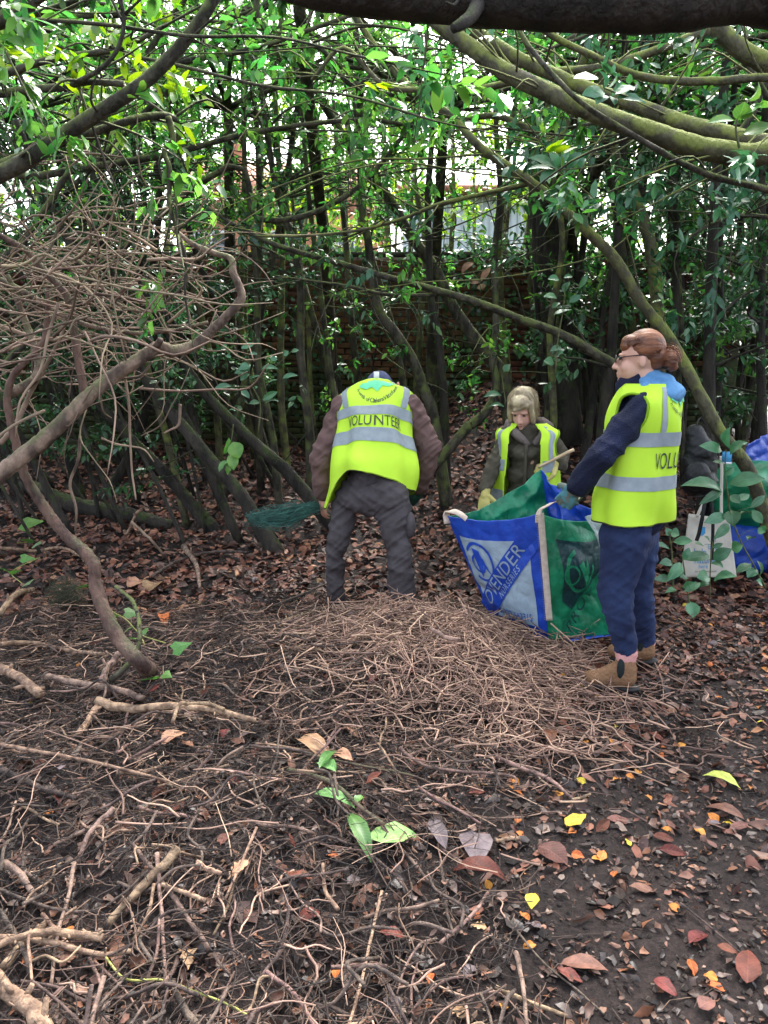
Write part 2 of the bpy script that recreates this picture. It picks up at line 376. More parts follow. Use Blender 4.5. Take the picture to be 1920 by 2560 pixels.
mb = MB(); box(mb, (hx0 + 1.2, 27, 8.4), (.6, .6, 1.6)); obj('chimney', mb, MT['house_brick'], ro)
for zz in (2.4, 5.0):
    for q in range(3):
        x = hx0 + 1.0 + q * 1.9
        mb = MB()
        for (dx, dz, sx, sz) in ((0, .6, 1.1, .09), (0, -.6, 1.1, .09), (-.52, 0, .09, 1.2), (.52, 0, .09, 1.2), (0, 0, .06, 1.2)):
            box(mb, (x + dx, 23.96, zz + dz), (sx, .08, sz))
        w = obj('window', mb, MT['render_white'], h)
        mb = MB(); box(mb, (x, 23.965, zz), (1.0, .04, 1.12)); obj('pane', mb, MT['glass'], w)
sh = empty('boarded_outbuilding', (2.0, 17, .6), 'pale blue grey outbuilding of upright boards beyond the brick wall', 'outbuilding')
sx0, sx1, ztop = hp(1010, 16), hp(1330, 16), 4.95
x = sx0
while x < sx1:
    mb = MB(); box(mb, (x + .07, 16 + random.uniform(0, .012), (.6 + ztop) / 2), (.132, .03, ztop - .6)); obj('board', mb, MT['board'], sh); x += .14
mb = MB(); box(mb, ((sx0 + sx1) / 2, 17.6, (.6 + ztop) / 2), (sx1 - sx0, 3.1, ztop - .62)); obj('inner_wall', mb, MT['board'], sh)
mb = MB(); box(mb, ((sx0 + sx1) / 2, 17.5, ztop + .08), (sx1 - sx0 + .4, 3.6, .14)); obj('roof', mb, MT['roof_tile'], sh)
# ------------------------------------------------------------------ trees
def sprig_arrays(cen, dirs, nl, L, spread, r, droop=.25, wr=.40):
    N = len(cen); dirs = unit(dirs)
    s = r.random((N, nl)) * spread
    pos = cen[:, None, :] + dirs[:, None, :] * s[..., None]
    out = unit(r.normal(size=(N, nl, 3)))
    d = unit(dirs[:, None, :] * .7 + out * .9 + np.array([0, 0, -droop]))
    nn = np.array([0, 0, 1.0]) + r.normal(size=(N, nl, 3)) * .45
    LL = L * (0.65 + .6 * r.random(N * nl))
    return leaf_arrays(pos.reshape(-1, 3), d.reshape(-1, 3), nn.reshape(-1, 3), LL, LL * wr * (.85 + .3 * r.random(N * nl)), .05 + .2 * r.random(N * nl))
def limb_path(pts): return [P(*p) for p in pts]
def limb_tree(name, label, cat, stems, bark, group=None, base=None, partname='limb', seed=0, arms=0, twigs=0, tw_len=.8, leaves=0, leafmat=None, leafL=.10, rough=.07):
    """stems: list of (pixel path with distance per point, width in px at start, width at end)"""
    first = P(*stems[0][0][0]) if base is None else base
    root = empty(name, first, label, cat, group)
    r = np.random.default_rng(seed + 100)
    cen = []; dr = []
    for k, (pts, w0, w1) in enumerate(stems):
        W = limb_path(pts)
        rad = [M(w0 + (w1 - w0) * i / (len(pts) - 1), p[1], p[2]) / 2 for i, p in enumerate(pts)]
        if k == 0:                # the trunk goes on down into the ground
            g = Hf(W[0].x, W[0].y)
            if W[0].z > g + .03:
                dv = (W[0] - W[1]).normalized()
                if dv.z > -.35: dv = (dv + Vector((0, 0, -1.2))).normalized()
                e_ = W[0] + dv * ((W[0].z - g + .10) / -dv.z)
                W.insert(0, Vector((e_.x, e_.y, Hf(e_.x, e_.y) - .10))); rad.insert(0, rad[0] * 1.15)
            first = Vector((W[0].x, W[0].y, g)); root.location = first
        mb = MB(); tube(mb, W, rad, sides=12 if max(w0, w1) > 30 else 8, n=(len(W) - 1) * 5 + 1, rough=rough, seed=seed + k)
        nm = 'trunk' if (k == 0 and partname == 'limb') else 'branch'
        o = obj(nm, mb, bark, root)
        if arms and k == 0:       # long thin branches arching out through the canopy
            Ca = catmull([tuple(p) for p in W], 80)
            hi = [i for i in range(20, 79) if 1.9 < Ca[i][2] < 4.2]
            for q in range(arms if hi else 0):
                i = hi[int(r.integers(len(hi)))]; p = Ca[i]; sgn_ = 1 if r.random() < .5 else -1
                d = np.array([sgn_ * 1.0, r.normal() * .35, .05 + .35 * r.random()]); d = unit(d); La = r.uniform(1.2, 2.8); c_ = p; ap = [p]
                for s_ in range(5):
                    d = unit(d + r.normal(size=3) * .16 + np.array([0, 0, -.07])); c_ = c_ + d * La / 5; ap.append(c_)
                    if s_ > 1: cen.append(c_); dr.append(d)
                ra = r.uniform(.004, .010); ab_ = MB(); tube(ab_, ap, [ra, ra * .9, ra * .8, ra * .65, ra * .5, ra * .25], sides=6, n=26, rough=.12, seed=q); obj('branch', ab_, bark, root)
        if twigs:
            C = catmull([tuple(p) for p in W], 60)
            tb = MB()
            for q in range(twigs):
                i = r.integers(12, 59); p = C[i]; t = unit(C[i] - C[i - 1])
                d = unit(t * .6 + r.normal(size=3) * .8 + np.array([0, 0, .15])); Lq = tw_len * (.4 + .8 * r.random())
                m1 = p + d * Lq * .5 + r.normal(size=3) * .06 * Lq; e = p + d * Lq + r.normal(size=3) * .14 * Lq - np.array([0, 0, .06])
                tube(tb, [p, m1, e], [.006, .0045, .002], sides=4, n=7, rough=.1, seed=q)
                cen += [m1, e, (m1 + e) / 2]; dr += [d, d, d]
            tag(obj('twigs', tb, bark, root), kind='stuff')
    if leaves and cen:
        cen = np.array(cen); dr = np.array(dr); idx = r.integers(0, len(cen), leaves)
        V, Q, T = sprig_arrays(cen[idx] + r.normal(size=(leaves, 3)) * .05, dr[idx], 9, leafL * .74, .2, r)
        tag(obj('crown', mk_mesh('crown', V, Q, T), leafmat, root), kind='stuff')
    return root
HID = 0
# --- overhead bough and the boughs that cross the upper right
limb_tree('overhanging_bough_tree', 'very thick dark bough crossing overhead in deep shade', 'tree',
          [([(2650, 2300, 2.5), (2560, 1400, 2.5), (2380, 500, 2.5), (2150, 60, 2.5), (1920, -40, 2.48), (1700, -18, 2.45), (1450, -10, 2.42), (1250, -16, 2.4), (1000, -30, 2.4), (840, -42, 2.4), (700, -70, 2.42), (480, -130, 2.5)], 230, 110),
           ([(1200, 0, 2.36), (1178, 40, 2.3), (1150, 62, 2.26), (1132, 72, 2.25)], 40, 22),
           ([(1150, -5, 2.35), (1135, 12, 2.3), (1115, 5, 2.26)], 10, 5)], MT['bark_dark'], base=P(2650, 2300, 2.5), seed=1, rough=.04)
limb_tree('mossy_bough_tree', 'thick bright green mossy bough sweeping down to the right in two parallel limbs', 'tree',
          [([(2300, 1500, 3.3), (2260, 900, 3.3), (2120, 260, 3.3), (1920, 379, 3.3), (1799, 379, 3.32), (1712, 359, 3.35), (1625, 330, 3.4), (1539, 301, 3.45), (1434, 260, 3.5), (1353, 223, 3.55), (1261, 179, 3.6), (1180, 121, 3.65), (1105, 64, 3.7), (1030, 0, 3.75), (900, -90, 3.8)], 64, 34),
           ([(1960, 368, 3.35), (1828, 336, 3.5), (1712, 307, 3.65), (1597, 266, 3.8), (1481, 226, 3.9), (1394, 191, 4.0), (1284, 139, 4.1), (1174, 69, 4.2), (1080, 0, 4.3), (1000, -70, 4.4)], 40, 26)],
          MT['bark_moss'], base=P(2300, 1500, 3.3), seed=2, rough=.05, twigs=14, tw_len=.5, leaves=26, leafmat=MT['leaf_laurel'], leafL=.10)
limb_tree('thin_bough_tree', 'slender dark branch crossing under the mossy bough', 'tree',
          [([(2200, 1500, 3.2), (2150, 800, 3.2), (1990, 510, 3.2), (1920, 475, 3.2), (1799, 446, 3.2), (1712, 411, 3.2), (1637, 370, 3.22), (1539, 312, 3.25), (1452, 255, 3.3), (1365, 168, 3.35), (1301, 81, 3.4), (1260, -40, 3.45)], 20, 11)],
          MT['bark_mid'], base=P(2200, 1500, 3.2), seed=3, twigs=5, tw_len=.4)
limb_tree('curving_branch_tree', 'green curving branch that dips and rises below the dark bough', 'tree',
          [([(2300, 1300, 3.9), (2200, 500, 3.9), (2050, 215, 3.8), (1920, 194, 3.8), (1799, 202, 3.8), (1683, 202, 3.8), (1585, 185, 3.8), (1481, 139, 3.8), (1377, 87, 3.8), (1300, 20, 3.8)], 24, 15)],
          MT['bark_moss'], base=P(2300, 1300, 3.9), seed=4, twigs=6, tw_len=.5, leaves=12, leafmat=MT['leaf_laurel'])
limb_tree('leaning_stem_tree', 'pale green stem leaning into the overhead bough beside its cut end', 'tree',
          [([(2350, 1500, 4.4), (2200, 700, 4.4), (2040, 260, 4.3), (1920, 162, 4.2), (1857, 127, 4.2), (1787, 64, 4.2), (1720, -20, 4.2)], 60, 38),
           ([(1770, 75, 4.1), (1683, 110, 4.1), (1568, 150, 4.15), (1481, 171, 4.2), (1365, 182, 4.3), (1209, 220, 4.4), (1076, 223, 4.5), (960, 214, 4.6), (860, 120, 4.6), (780, 200, 4.7)], 24, 10)],
          MT['bark_moss'], base=P(2350, 1500, 4.4), seed=5, twigs=8, tw_len=.6, leaves=20, leafmat=MT['leaf_canopy'])
limb_tree('diagonal_trunk_tree', 'long smooth green trunk slanting down behind the woman with glasses', 'tree',
          [([(1925, 1330, 5.3), (1874, 1180, 5.2), (1805, 1088, 5.1), (1760, 1007, 5.1), (1712, 914, 5.1), (1665, 833, 5.1), (1608, 764, 5.1), (1539, 650, 5.1), (1469, 579, 5.1), (1400, 515, 5.15), (1330, 457, 5.2), (1261, 411, 5.25), (1191, 359, 5.3), (1134, 295, 5.4), (1035, 226, 5.5), (971, 162, 5.6), (900, 60, 5.7), (850, -30, 5.8)], 35, 15),
           ([(1330, 457, 5.2), (1230, 480, 5.3), (1100, 510, 5.4), (1010, 545, 5.5), (900, 575, 5.6), (760, 590, 5.7), (640, 590, 5.8)], 13, 6)],
          MT['bark_moss'], base=G(1925, 1360), seed=6, arms=8, twigs=10, tw_len=.6, leaves=30, leafmat=MT['leaf_canopy'])
limb_tree('crossing_branch_tree', 'straight mossy branch slanting across in front of the brick wall', 'tree',
          [([(1640, 1420, 5.7), (1600, 1040, 5.6), (1560, 935, 5.6), (1500, 890, 5.6), (1399, 833, 5.6), (1303, 799, 5.65), (1206, 760, 5.7), (1110, 731, 5.75), (970, 693, 5.8), (835, 654, 5.9), (700, 616, 6.0), (600, 570, 6.1), (520, 520, 6.2)], 28, 10),
           ([(1110, 731, 5.75), (1060, 738, 5.8), (960, 735, 5.85), (870, 715, 5.9), (760, 700, 6.0), (690, 690, 6.1)], 11, 5)],
          MT['bark_mid'], base=G(1640, 1440), seed=7, twigs=8, tw_len=.6, leaves=16, leafmat=MT['leaf_dark'])
limb_tree('ivy_clad_tree', 'stout upright dark trunk clad in old ivy stems', 'tree',
          [([(1420, 1110, 8.0), (1400, 960, 8.0), (1395, 800, 8.0), (1375, 620, 8.0), (1368, 430, 8.0), (1362, 250, 8.0), (1350, 60, 8.0), (1340, -150, 8.0)], 92, 50)]
          + [([(1400 + dx, 1080, 7.86), (1370 + dx + 12, 900, 7.84), (1372 + dx - 8, 700, 7.84), (1352 + dx + 6, 500, 7.85), (1348 + dx, 330, 7.86)], 15, 8) for dx in (-26, 4, 30)],
          MT['bark_dark'], base=P(1420, 1110, 8.0), seed=8, twigs=6, tw_len=.5, leaves=50, leafmat=MT['leaf_dark'])
limb_tree('forked_trunk_tree', 'mossy forked trunk whose dark fork meets the light gap', 'tree',
          [([(1650, 1330, 6.6), (1648, 1100, 6.6), (1645, 900, 6.6), (1640, 720, 6.6), (1620, 590, 6.6), (1590, 500, 6.6), (1572, 455, 6.6), (1545, 415, 6.6), (1480, 120, 6.6), (1400, 350, 6.6), (1330, 325, 6.65), (1240, 290, 6.7), (1150, 300, 6.8), (1060, 305, 6.9), (960, 310, 7.0)], 40, 9),
           ([(1585, 490, 6.6), (1555, 430, 6.55), (1530, 350, 6.5), (1515, 250, 6.5), (1500, 120, 6.5), (1490, -40, 6.5)], 22, 12)],
          MT['bark_moss'], base=G(1650, 1345), seed=9, arms=8, twigs=8, tw_len=.7, leaves=40, leafmat=MT['leaf_canopy'])
limb_tree('steep_diagonal_tree', 'dark stem slanting from the leaf bank up to the canopy past the brick wall', 'tree',
          [([(1275, 1060, 7.6), (1264, 972, 7.6), (1245, 919, 7.6), (1206, 871, 7.6), (1163, 813, 7.6), (1124, 751, 7.6), (1086, 669, 7.6), (1028, 592, 7.6), (975, 500, 7.6), (925, 440, 7.6), (862, 347, 7.6), (798, 243, 7.6), (730, 150, 7.6), (640, 40, 7.6), (560, -60, 7.6)], 36, 16)],
          MT['bark_mid'], base=P(1275, 1060, 7.6), seed=10, arms=8, twigs=12, tw_len=.8, leaves=60, leafmat=MT['leaf_canopy'])
limb_tree('bowed_stem_tree', 'dark bowed stem rising from behind the bending man', 'tree',
          [([(1090, 1090, 7.2), (1080, 1025, 7.2), (1061, 977, 7.2), (1032, 900, 7.2), (989, 832, 7.2), (950, 779, 7.2), (931, 693, 7.2), (920, 600, 7.2), (905, 500, 7.2), (898, 120, 7.2), (905, 240, 7.2), (890, 80, 7.2), (880, -80, 7.2)], 30, 14)],
          MT['bark_mid'], base=P(1090, 1090, 7.2), seed=11, arms=8, twigs=12, tw_len=.8, leaves=60, leafmat=MT['leaf_canopy'])
limb_tree('black_stem_tree', 'nearly black upright stem beside the bowed stem', 'tree',
          [([(1112, 1080, 7.4), (1109, 982, 7.4), (1095, 837, 7.4), (1076, 731, 7.4), (1072, 600, 7.4), (1070, 480, 7.4), (1080, 330, 7.4), (1070, 150, 7.4), (1060, -60, 7.4)], 22, 12)],
          MT['bark_dark'], base=P(1112, 1080, 7.4), seed=12, arms=8, twigs=12, tw_len=.8, leaves=60, leafmat=MT['leaf_canopy'])
limb_tree('hooked_root_tree', 'short dark stem hooking over the red leaf bank', 'tree',
          [([(1150, 1090, 7.0), (1180, 1060, 7.0), (1215, 1030, 7.0), (1235, 990, 7.05), (1240, 950, 7.1), (1232, 900, 7.15), (1240, 800, 7.2), (1236, 640, 7.3), (1250, 480, 7.3), (1240, 300, 7.3), (1250, 100, 7.3)], 26, 12)],
          MT['bark_mid'], base=P(1150, 1090, 7.0), seed=13, arms=8, twigs=10, tw_len=.8, leaves=50, leafmat=MT['leaf_canopy'])
# --- slanting dark stems at the left, behind the dead branches
slant = [([(480, 1262, 7.0), (458, 1236, 7.0), (400, 1170, 7.0), (320, 1090, 7.0), (241, 1000, 7.0), (160, 900, 7.0), (60, 770, 7.0), (-60, 600, 7.0)], 34, 16, 'dark stem slanting left from the leaf litter, lowest of the leaning row'),
         ([(640, 1300, 6.4), (602, 1236, 6.4), (530, 1154, 6.4), (443, 1048, 6.4), (366, 947, 6.4), (300, 850, 6.4), (220, 700, 6.4), (120, 500, 6.4), (40, 300, 6.4)], 38, 15, 'thick dark stem leaning left whose foot is near the green tangle'),
         ([(735, 1200, 6.8), (713, 1173, 6.8), (651, 1120, 6.8), (569, 1043, 6.8), (506, 976, 6.8), (448, 889, 6.8), (400, 800, 6.8), (340, 690, 6.8), (260, 520, 6.8), (200, 330, 6.8)], 34, 13, 'black stem leaning left with a crooked foot beside the bending man'),
         ([(560, 1265, 7.4), (500, 1120, 7.4), (470, 980, 7.4), (430, 840, 7.4), (360, 660, 7.4), (300, 480, 7.4), (210, 300, 7.4)], 27, 11, 'slim dark stem leaning left behind the row of thick ones'),
         ([(690, 1215, 7.8), (650, 1080, 7.8), (600, 930, 7.8), (540, 760, 7.8), (480, 600, 7.8), (440, 440, 7.8), (420, 250, 7.8), (400, 60, 7.8)], 24, 11, 'tall dark stem tilting slightly left between the leaning row and the wall'),
         ([(250, 1265, 7.6), (330, 1130, 7.6), (370, 1000, 7.6), (390, 860, 7.6), (380, 700, 7.6), (400, 500, 7.6), (380, 300, 7.6)], 28, 12, 'dark stem leaning right across the leaning row')]
for k, (pts, a, b, lab) in enumerate(slant):
    limb_tree('leaning_laurel', lab, 'tree', [(pts, a, b)], MT['bark_dark'], group='dark leaning stems', seed=20 + k, arms=7, twigs=12, tw_len=.9, leaves=70, leafmat=MT['leaf_dark'])
# ivy creeping over the wall
r = np.random.default_rng(31); N = 2600
x = r.choice([-2.6, -1.3, -.2, .9, 2.2, 3.3], N) + r.normal(size=N) * .45; z = r.choice([2.75, 2.3, 1.7, 1.3], N, p=[.45, .25, .2, .1]) + r.normal(size=N) * .22
k = (z > .7) & (z < 3.05); x, z = x[k], z[k]; N = len(x)
dv = np.stack([r.normal(size=N), r.normal(size=N) * .25 - .15, r.normal(size=N) - .6], -1); nn = np.stack([r.normal(size=N) * .35, -np.ones(N), .4 + r.normal(size=N) * .3], -1)
V, Q, T = leaf_arrays(np.stack([x, WY - .06 - .05 * r.random(N), z], -1), dv, nn, r.uniform(.04, .08, N), r.uniform(.03, .06, N), .1, .1, (.25, .6))
wi = empty('wall_ivy', (0, WY - .05, Hf(0, WY - .05)), 'dark ivy creeping in patches over the old brick wall', 'ivy'); tag(obj('leaves', mk_mesh('leaves', V, Q, T), MT['leaf_dark'], wi), kind='stuff')
mb = MB()
for q, cx in enumerate((-2.6, -1.3, -.2, .9, 2.2, 3.3)):
    tube(mb, [(cx + r.normal() * .1, WY - .05, Hf(cx, WY - .05) - .05), (cx + r.normal() * .15, WY - .05, 1.6), (cx + r.normal() * .2, WY - .05, 2.4), (cx + r.normal() * .25, WY - .05, 2.9)], [.012, .010, .007, .004], sides=5, n=13, rough=.15, seed=q)
tag(obj('stems', mb, MT['bark_dark'], wi), kind='stuff')
# fallen trunk on the litter at the left
mb = MB(); A = [G(60, 1210, .06), G(180, 1250, .07), G(330, 1290, .05), G(430, 1300, .03)]
tube(mb, A, [.09, .085, .07, .05], sides=10, n=18)
tag(obj('fallen_trunk', mb, MT['bark_dark']), 'black rotting trunk lying on the litter under the leaning stems', 'fallen trunk')

# --- generic thicket stems, each a tree of its own
def looks(r0, lean, mossy, where):     # words that are true of this stem
    a = 'thick' if r0 > .043 else ('thin' if r0 < .031 else 'medium')
    t = math.hypot(*lean); b = 'upright' if t < .07 else ('slightly tilted' if t < .15 else 'strongly leaning')
    return f'{a} {b} {mossy} laurel stem {where}'
def thicket_tree(x, y, h, r0, lean, seed, bark, leafmat, nspr, label, group, low=.4, leafL=.080, tint=0, name='laurel_tree'):
    r = np.random.default_rng(seed)
    if label.startswith('@'): label = looks(r0, lean, 'mossy' if bark is MT['bark_moss'] else ('greenish' if bark is MT['bark_mid'] else 'dark'), label[1:])
    z0 = Hf(x, y) - .03
    root = empty(name, (x, y, z0), label, 'tree', group)
    k = 7; pts = []; px, py = x, y
    for i in range(k):
        t = i / (k - 1)
        pts.append((px, py, z0 + h * t)); px += lean[0] * h / k + r.normal() * .06; py += lean[1] * h / k + r.normal() * .06
    mb = MB(); tube(mb, pts, [r0 * (1.15 - .75 * i / (k - 1)) for i in range(k)], sides=8, n=25, rough=.09, seed=seed)
    obj('trunk', mb, bark, root)
    C = catmull(pts, 50); cen = []; dr = []; mb = MB()
    for q in range(9):
        t = low + (1 - low) * r.random(); i = min(49, int(t * 49)); p = C[i]
        a = r.random() * 6.283; L = (.5 + 1.0 * r.random()) * (.7 if y < 9 else 1)
        d = np.array([math.cos(a), math.sin(a), .25 + .5 * r.random()]); d = unit(d)
        m1 = p + d * L * .5 + r.normal(size=3) * .07; e = p + d * L + np.array([0, 0, -.15 * L]) + r.normal(size=3) * .1
        tube(mb, [p, m1, e], [r0 * .35, r0 * .22, r0 * .1], sides=5, n=9, rough=.1, seed=q)
        B = catmull([p, m1, e], 12)
        cen += list(B[4:]); dr += list(np.gradient(B, axis=0)[4:])
    cen += list(C[-8:]); dr += list(np.gradient(C, axis=0)[-8:])
    tag(obj('branches', mb, bark, root), kind='stuff')
    cen = np.array(cen); dr = unit(np.array(dr))
    idx = r.integers(0, len(cen), nspr)
    dd = unit(dr[idx] + r.normal(size=(nspr, 3)) * .6)
    V, Q, T = sprig_arrays(cen[idx] + r.normal(size=(nspr, 3)) * .11, dd, 10, leafL, .22, r)
    tag(obj('crown', mk_mesh('crown', V, Q, T), leafmat, root), kind='stuff')
    return root
r = np.random.default_rng(77)
placed = []
def ok(x, y, dmin):
    px = 960 + x / y * F
    if y < 9.3 and 1085 < px < 1260 : return False
    if y < 6.6 and 560 < px < 1620: return False
    return all((x - a) ** 2 + (y - b) ** 2 > dmin ** 2 for a, b in placed)
def scatter(n, xr, yr, dmin):
    out = []; tries = 0
    while len(out) < n and tries < 3000:
        tries += 1
        x = r.uniform(*xr); y = r.uniform(*yr)
        if abs(x) / y > .62: continue
        if ok(x, y, dmin): placed.append((x, y)); out.append((x, y))
    return out
for (x, y) in scatter(24, (-2.2, 1.6), (7.0, 9.3), .26):
    thicket_tree(x, y, r.uniform(4.4, 5.6), r.uniform(.024, .046), (r.normal() * .10 - .06, r.normal() * .05), int(r.integers(1e6)), MT['bark_mid'] if r.random() < .6 else MT['bark_moss'], MT['leaf_canopy'], 28,
                 '@standing in front of the brick wall', 'slim stems before the brick wall', low=.5)
for (x, y) in scatter(34, (1.6, 5.4), (5.9, 9.2), .30):
    thicket_tree(x, y, r.uniform(4.2, 5.6), r.uniform(.026, .055), (r.normal() * .09, r.normal() * .05), int(r.integers(1e6)), MT['bark_dark'] if r.random() < .55 else MT['bark_mid'], MT['leaf_dark'] if r.random() < .6 else MT['leaf_canopy'], 95,
                 '@in the dense thicket behind the bags', 'stems of the thicket behind the bags', low=.25)
for (x, y) in scatter(34, (-4.4, -.7), (6.3, 9.2), .17):
    thicket_tree(x, y, r.uniform(3.4, 5.0), r.uniform(.011, .022), (-.42 + r.normal() * .25, r.normal() * .08), int(r.integers(1e6)), MT['bark_dark'], MT['leaf_dark'], 34,
                 '@among the leaning stems', 'thin stems among the leaning ones', low=.15)
for (x, y) in scatter(15, (-4.6, -1.2), (6.6, 9.3), .36):
    thicket_tree(x, y, r.uniform(4.0, 5.4), r.uniform(.028, .05), (-.55 + r.normal() * .16, r.normal() * .06), int(r.integers(1e6)), MT['bark_dark'], MT['leaf_dark'], 110,
                 '@behind the tangle of bare branches', 'stems behind the bare branches', low=.25)
for (x, y) in scatter(16, (3.6, 7.6), (7.6, 12.5), .5):
    thicket_tree(x, y, r.uniform(4.2, 6.0), r.uniform(.03, .055), (r.normal() * .09, r.normal() * .05), int(r.integers(1e6)), MT['bark_dark'], MT['leaf_dark'], 150,
                 '@deep in the thicket beyond the filled bag', 'stems deep in the thicket', low=.12)
for (x, y) in ((4.25, 9.1), (4.65, 9.8), (5.05, 10.6), (5.4, 11.3), (4.9, 10.1)):
    thicket_tree(x, y, r.uniform(4.2, 6.0), r.uniform(.03, .055), (r.normal() * .05, 0), int(r.integers(1e6)), MT['bark_dark'], MT['leaf_dark'], 230,
                 '@leafy to the ground beyond the wall end', 'leafy stems at the wall end', low=.04)
for (x, y) in scatter(34, (-7.0, 7.0), (10.2, 14.0), .55):
    thicket_tree(x, y, r.uniform(4.6, 6.6), r.uniform(.03, .06), (r.normal() * .06, r.normal() * .05), int(r.integers(1e6)), MT['bark_moss'], MT['leaf_bright'], 115 if abs(x - .2) > 2.0 else 75,
                 '@with light green leaves beyond the brick wall', 'leafy laurels beyond the wall', low=.3, leafL=.090)
for (x, y) in scatter(7, (-12.0, 12.0), (15.0, 21.0), 1.8):
    thicket_tree(x, y, r.uniform(5.5, 8.5), r.uniform(.06, .10), (r.normal() * .05, 0), int(r.integers(1e6)), MT['bark_mid'], MT['leaf_canopy'], 170,
                 'taller tree far beyond the brick wall', 'trees far beyond the wall', low=.25, leafL=.24, name='distant_tree')

# --- spreading trees added to darken the thicket: their crowns block light from above
def added_shade_tree(x, y, zc, rad, n, label, seed, top=(0, 0), leafmat='leaf_canopy'):
    r = np.random.default_rng(seed); z0 = Hf(x, y); root = empty('added_shade_laurel', (x, y, z0), label, 'tree', 'trees added to shade the thicket')
    mb = MB(); hub = np.array([x + top[0], y + top[1], zc])
    tube(mb, [(x, y, z0 - .05), (x + top[0] * .2, y + top[1] * .2, z0 + (zc - z0) * .5), hub], [.075, .06, .045], sides=9, n=17, rough=.08, seed=seed); obj('trunk', mb, MT['bark_mid'], root)
    bb_ = MB(); cen = []; dr = []
    for q in range(16):
        a = q * 2.4 + r.normal() * .2; L = rad * (.6 + .5 * r.random()); d = np.array([math.cos(a), math.sin(a), .22 + .25 * r.random()])
        m1 = hub + d * L * .5 + r.normal(size=3) * .1; e = hub + d * L * np.array([1, 1, .6]) + r.normal(size=3) * .15
        tube(bb_, [hub, m1, e], [.026, .017, .006], sides=5, n=10, rough=.1, seed=q); B = catmull([hub, m1, e], 14); cen += list(B[3:]); dr += list(np.gradient(B, axis=0)[3:])
    tag(obj('branches', bb_, MT['bark_mid'], root), kind='stuff')
    cen = np.array(cen); dr = unit(np.array(dr)); idx = r.integers(0, len(cen), n); dd = unit(dr[idx] + r.normal(size=(n, 3)) * np.array([.9, .9, .4]))
    V, Q, T = sprig_arrays(cen[idx] + r.normal(size=(n, 3)) * np.array([.28, .28, .16]), dd, 8, .095, .3, r)
    tag(obj('crown', mk_mesh('crown', V, Q, T), MT[leafmat], root), kind='stuff')
for k, (x, y, zc, rad, n, tx, ty, lab) in enumerate([
        (-3.6, 5.0, 3.7, 2.3, 260, .9, .4, 'spreading laurel added for shade beside the tangle of bare branches'), (3.7, 4.8, 3.7, 2.3, 260, -.9, .4, 'spreading laurel added for shade beside the filled bulk bag'),
        (-4.3, 7.4, 3.8, 2.4, 260, .8, 0, 'spreading laurel added for shade behind the leaning dark stems'), (4.6, 7.3, 3.8, 2.4, 260, -.8, 0, 'spreading laurel added for shade deep in the thicket behind the bags'),
        (-1.7, 8.6, 3.9, 2.2, 120, .3, -1.2, 'spreading laurel added for shade before the wall behind the bending man'), (.55, 9.0, 3.9, 2.2, 120, 0, -1.6, 'spreading laurel added for shade before the wall at the leaf bank'),
        (2.6, 8.8, 3.9, 2.2, 120, -.2, -1.4, 'spreading laurel added for shade before the wall behind the fair-haired woman'), (-.6, 9.1, 4.2, 2.3, 110, 0, -3.3, 'spreading laurel added for shade reaching far over the clearing'),
        (1.9, 9.0, 4.2, 2.3, 110, 0, -3.6, 'spreading laurel added for shade reaching over the bulk bag')]):
    added_shade_tree(x, y, zc, rad, n, lab, 900 + k, (tx, ty))
# --- low canopy: leafy boughs that roof the clearing, each reaching in from outside the picture
def canopy_bough(pts, w0, w1, n, leafmat, L, label, seed, ntw=16, tl=.7, bark='bark_mid'):
    limb_tree('canopy_bough', label, 'tree', [(pts, w0, w1)], MT[bark], group='leafy boughs of the canopy', seed=seed, arms=4, twigs=ntw, tw_len=tl, leaves=n, leafmat=leafmat, leafL=L)
canopy_bough([(-420, 500, 3.2), (-150, 120, 3.1), (0, 52, 3.0), (70, 10, 3.0), (150, -60, 3.0)], 46, 30, 70, MT['leaf_canopy'], .12, 'dark bough with large sunlit leaves, above the grey limb', 51, 16, .55)
canopy_bough([(-500, 260, 4.0), (-100, 215, 4.0), (120, 150, 4.0), (300, 120, 4.0), (420, 60, 4.0)], 26, 10, 60, MT['leaf_bright'], .11, 'thin bough hung with pale shining leaves', 52, 16, .6)
canopy_bough([(-300, 330, 5.2), (0, 235, 5.2), (250, 210, 5.2), (480, 150, 5.2), (640, 120, 5.2), (900, 30, 5.2)], 24, 10, 95, MT['leaf_canopy'], .11, 'leafy bough running right just below the sky gaps', 53, 22, .8)
canopy_bough([(-200, 520, 6.0), (100, 440, 6.0), (400, 390, 6.0), (640, 330, 6.0), (900, 300, 6.0), (1060, 320, 6.0)], 22, 8, 95, MT['leaf_canopy'], .11, 'long leafy bough arching level across the clearing', 54, 24, .8)
canopy_bough([(600, -200, 5.6), (640, 20, 5.6), (700, 110, 5.6), (800, 120, 5.6), (880, 215, 5.6), (960, 160, 5.6), (1080, 120, 5.6)], 16, 8, 60, MT['leaf_canopy'], .11, 'thin drooping bough under the thick dark bough', 55, 18, .7)
canopy_bough([(480, 470, 6.4), (640, 545, 6.4), (760, 540, 6.4), (880, 480, 6.4), (960, 400, 6.4), (1060, 260, 6.4), (1120, 120, 6.4)], 16, 10, 45, MT['leaf_canopy'], .10, 'branch that curves up like a bow in front of the house', 56, 14, .6)
canopy_bough([(2300, 500, 4.8), (2000, 120, 4.8), (1850, 330, 4.8), (1700, 320, 4.8), (1560, 300, 4.8), (1420, 320, 4.8)], 22, 8, 80, MT['leaf_laurel'], .11, 'leafy bough hanging below the two mossy limbs', 57, 20, .7)
canopy_bough([(2300, 900, 5.4), (2050, 600, 5.4), (1900, 540, 5.4), (1780, 560, 5.4), (1690, 620, 5.4)], 16, 7, 60, MT['leaf_laurel'], .12, 'low bough with long drooping leaves in front of the thicket', 58, 16, .6)
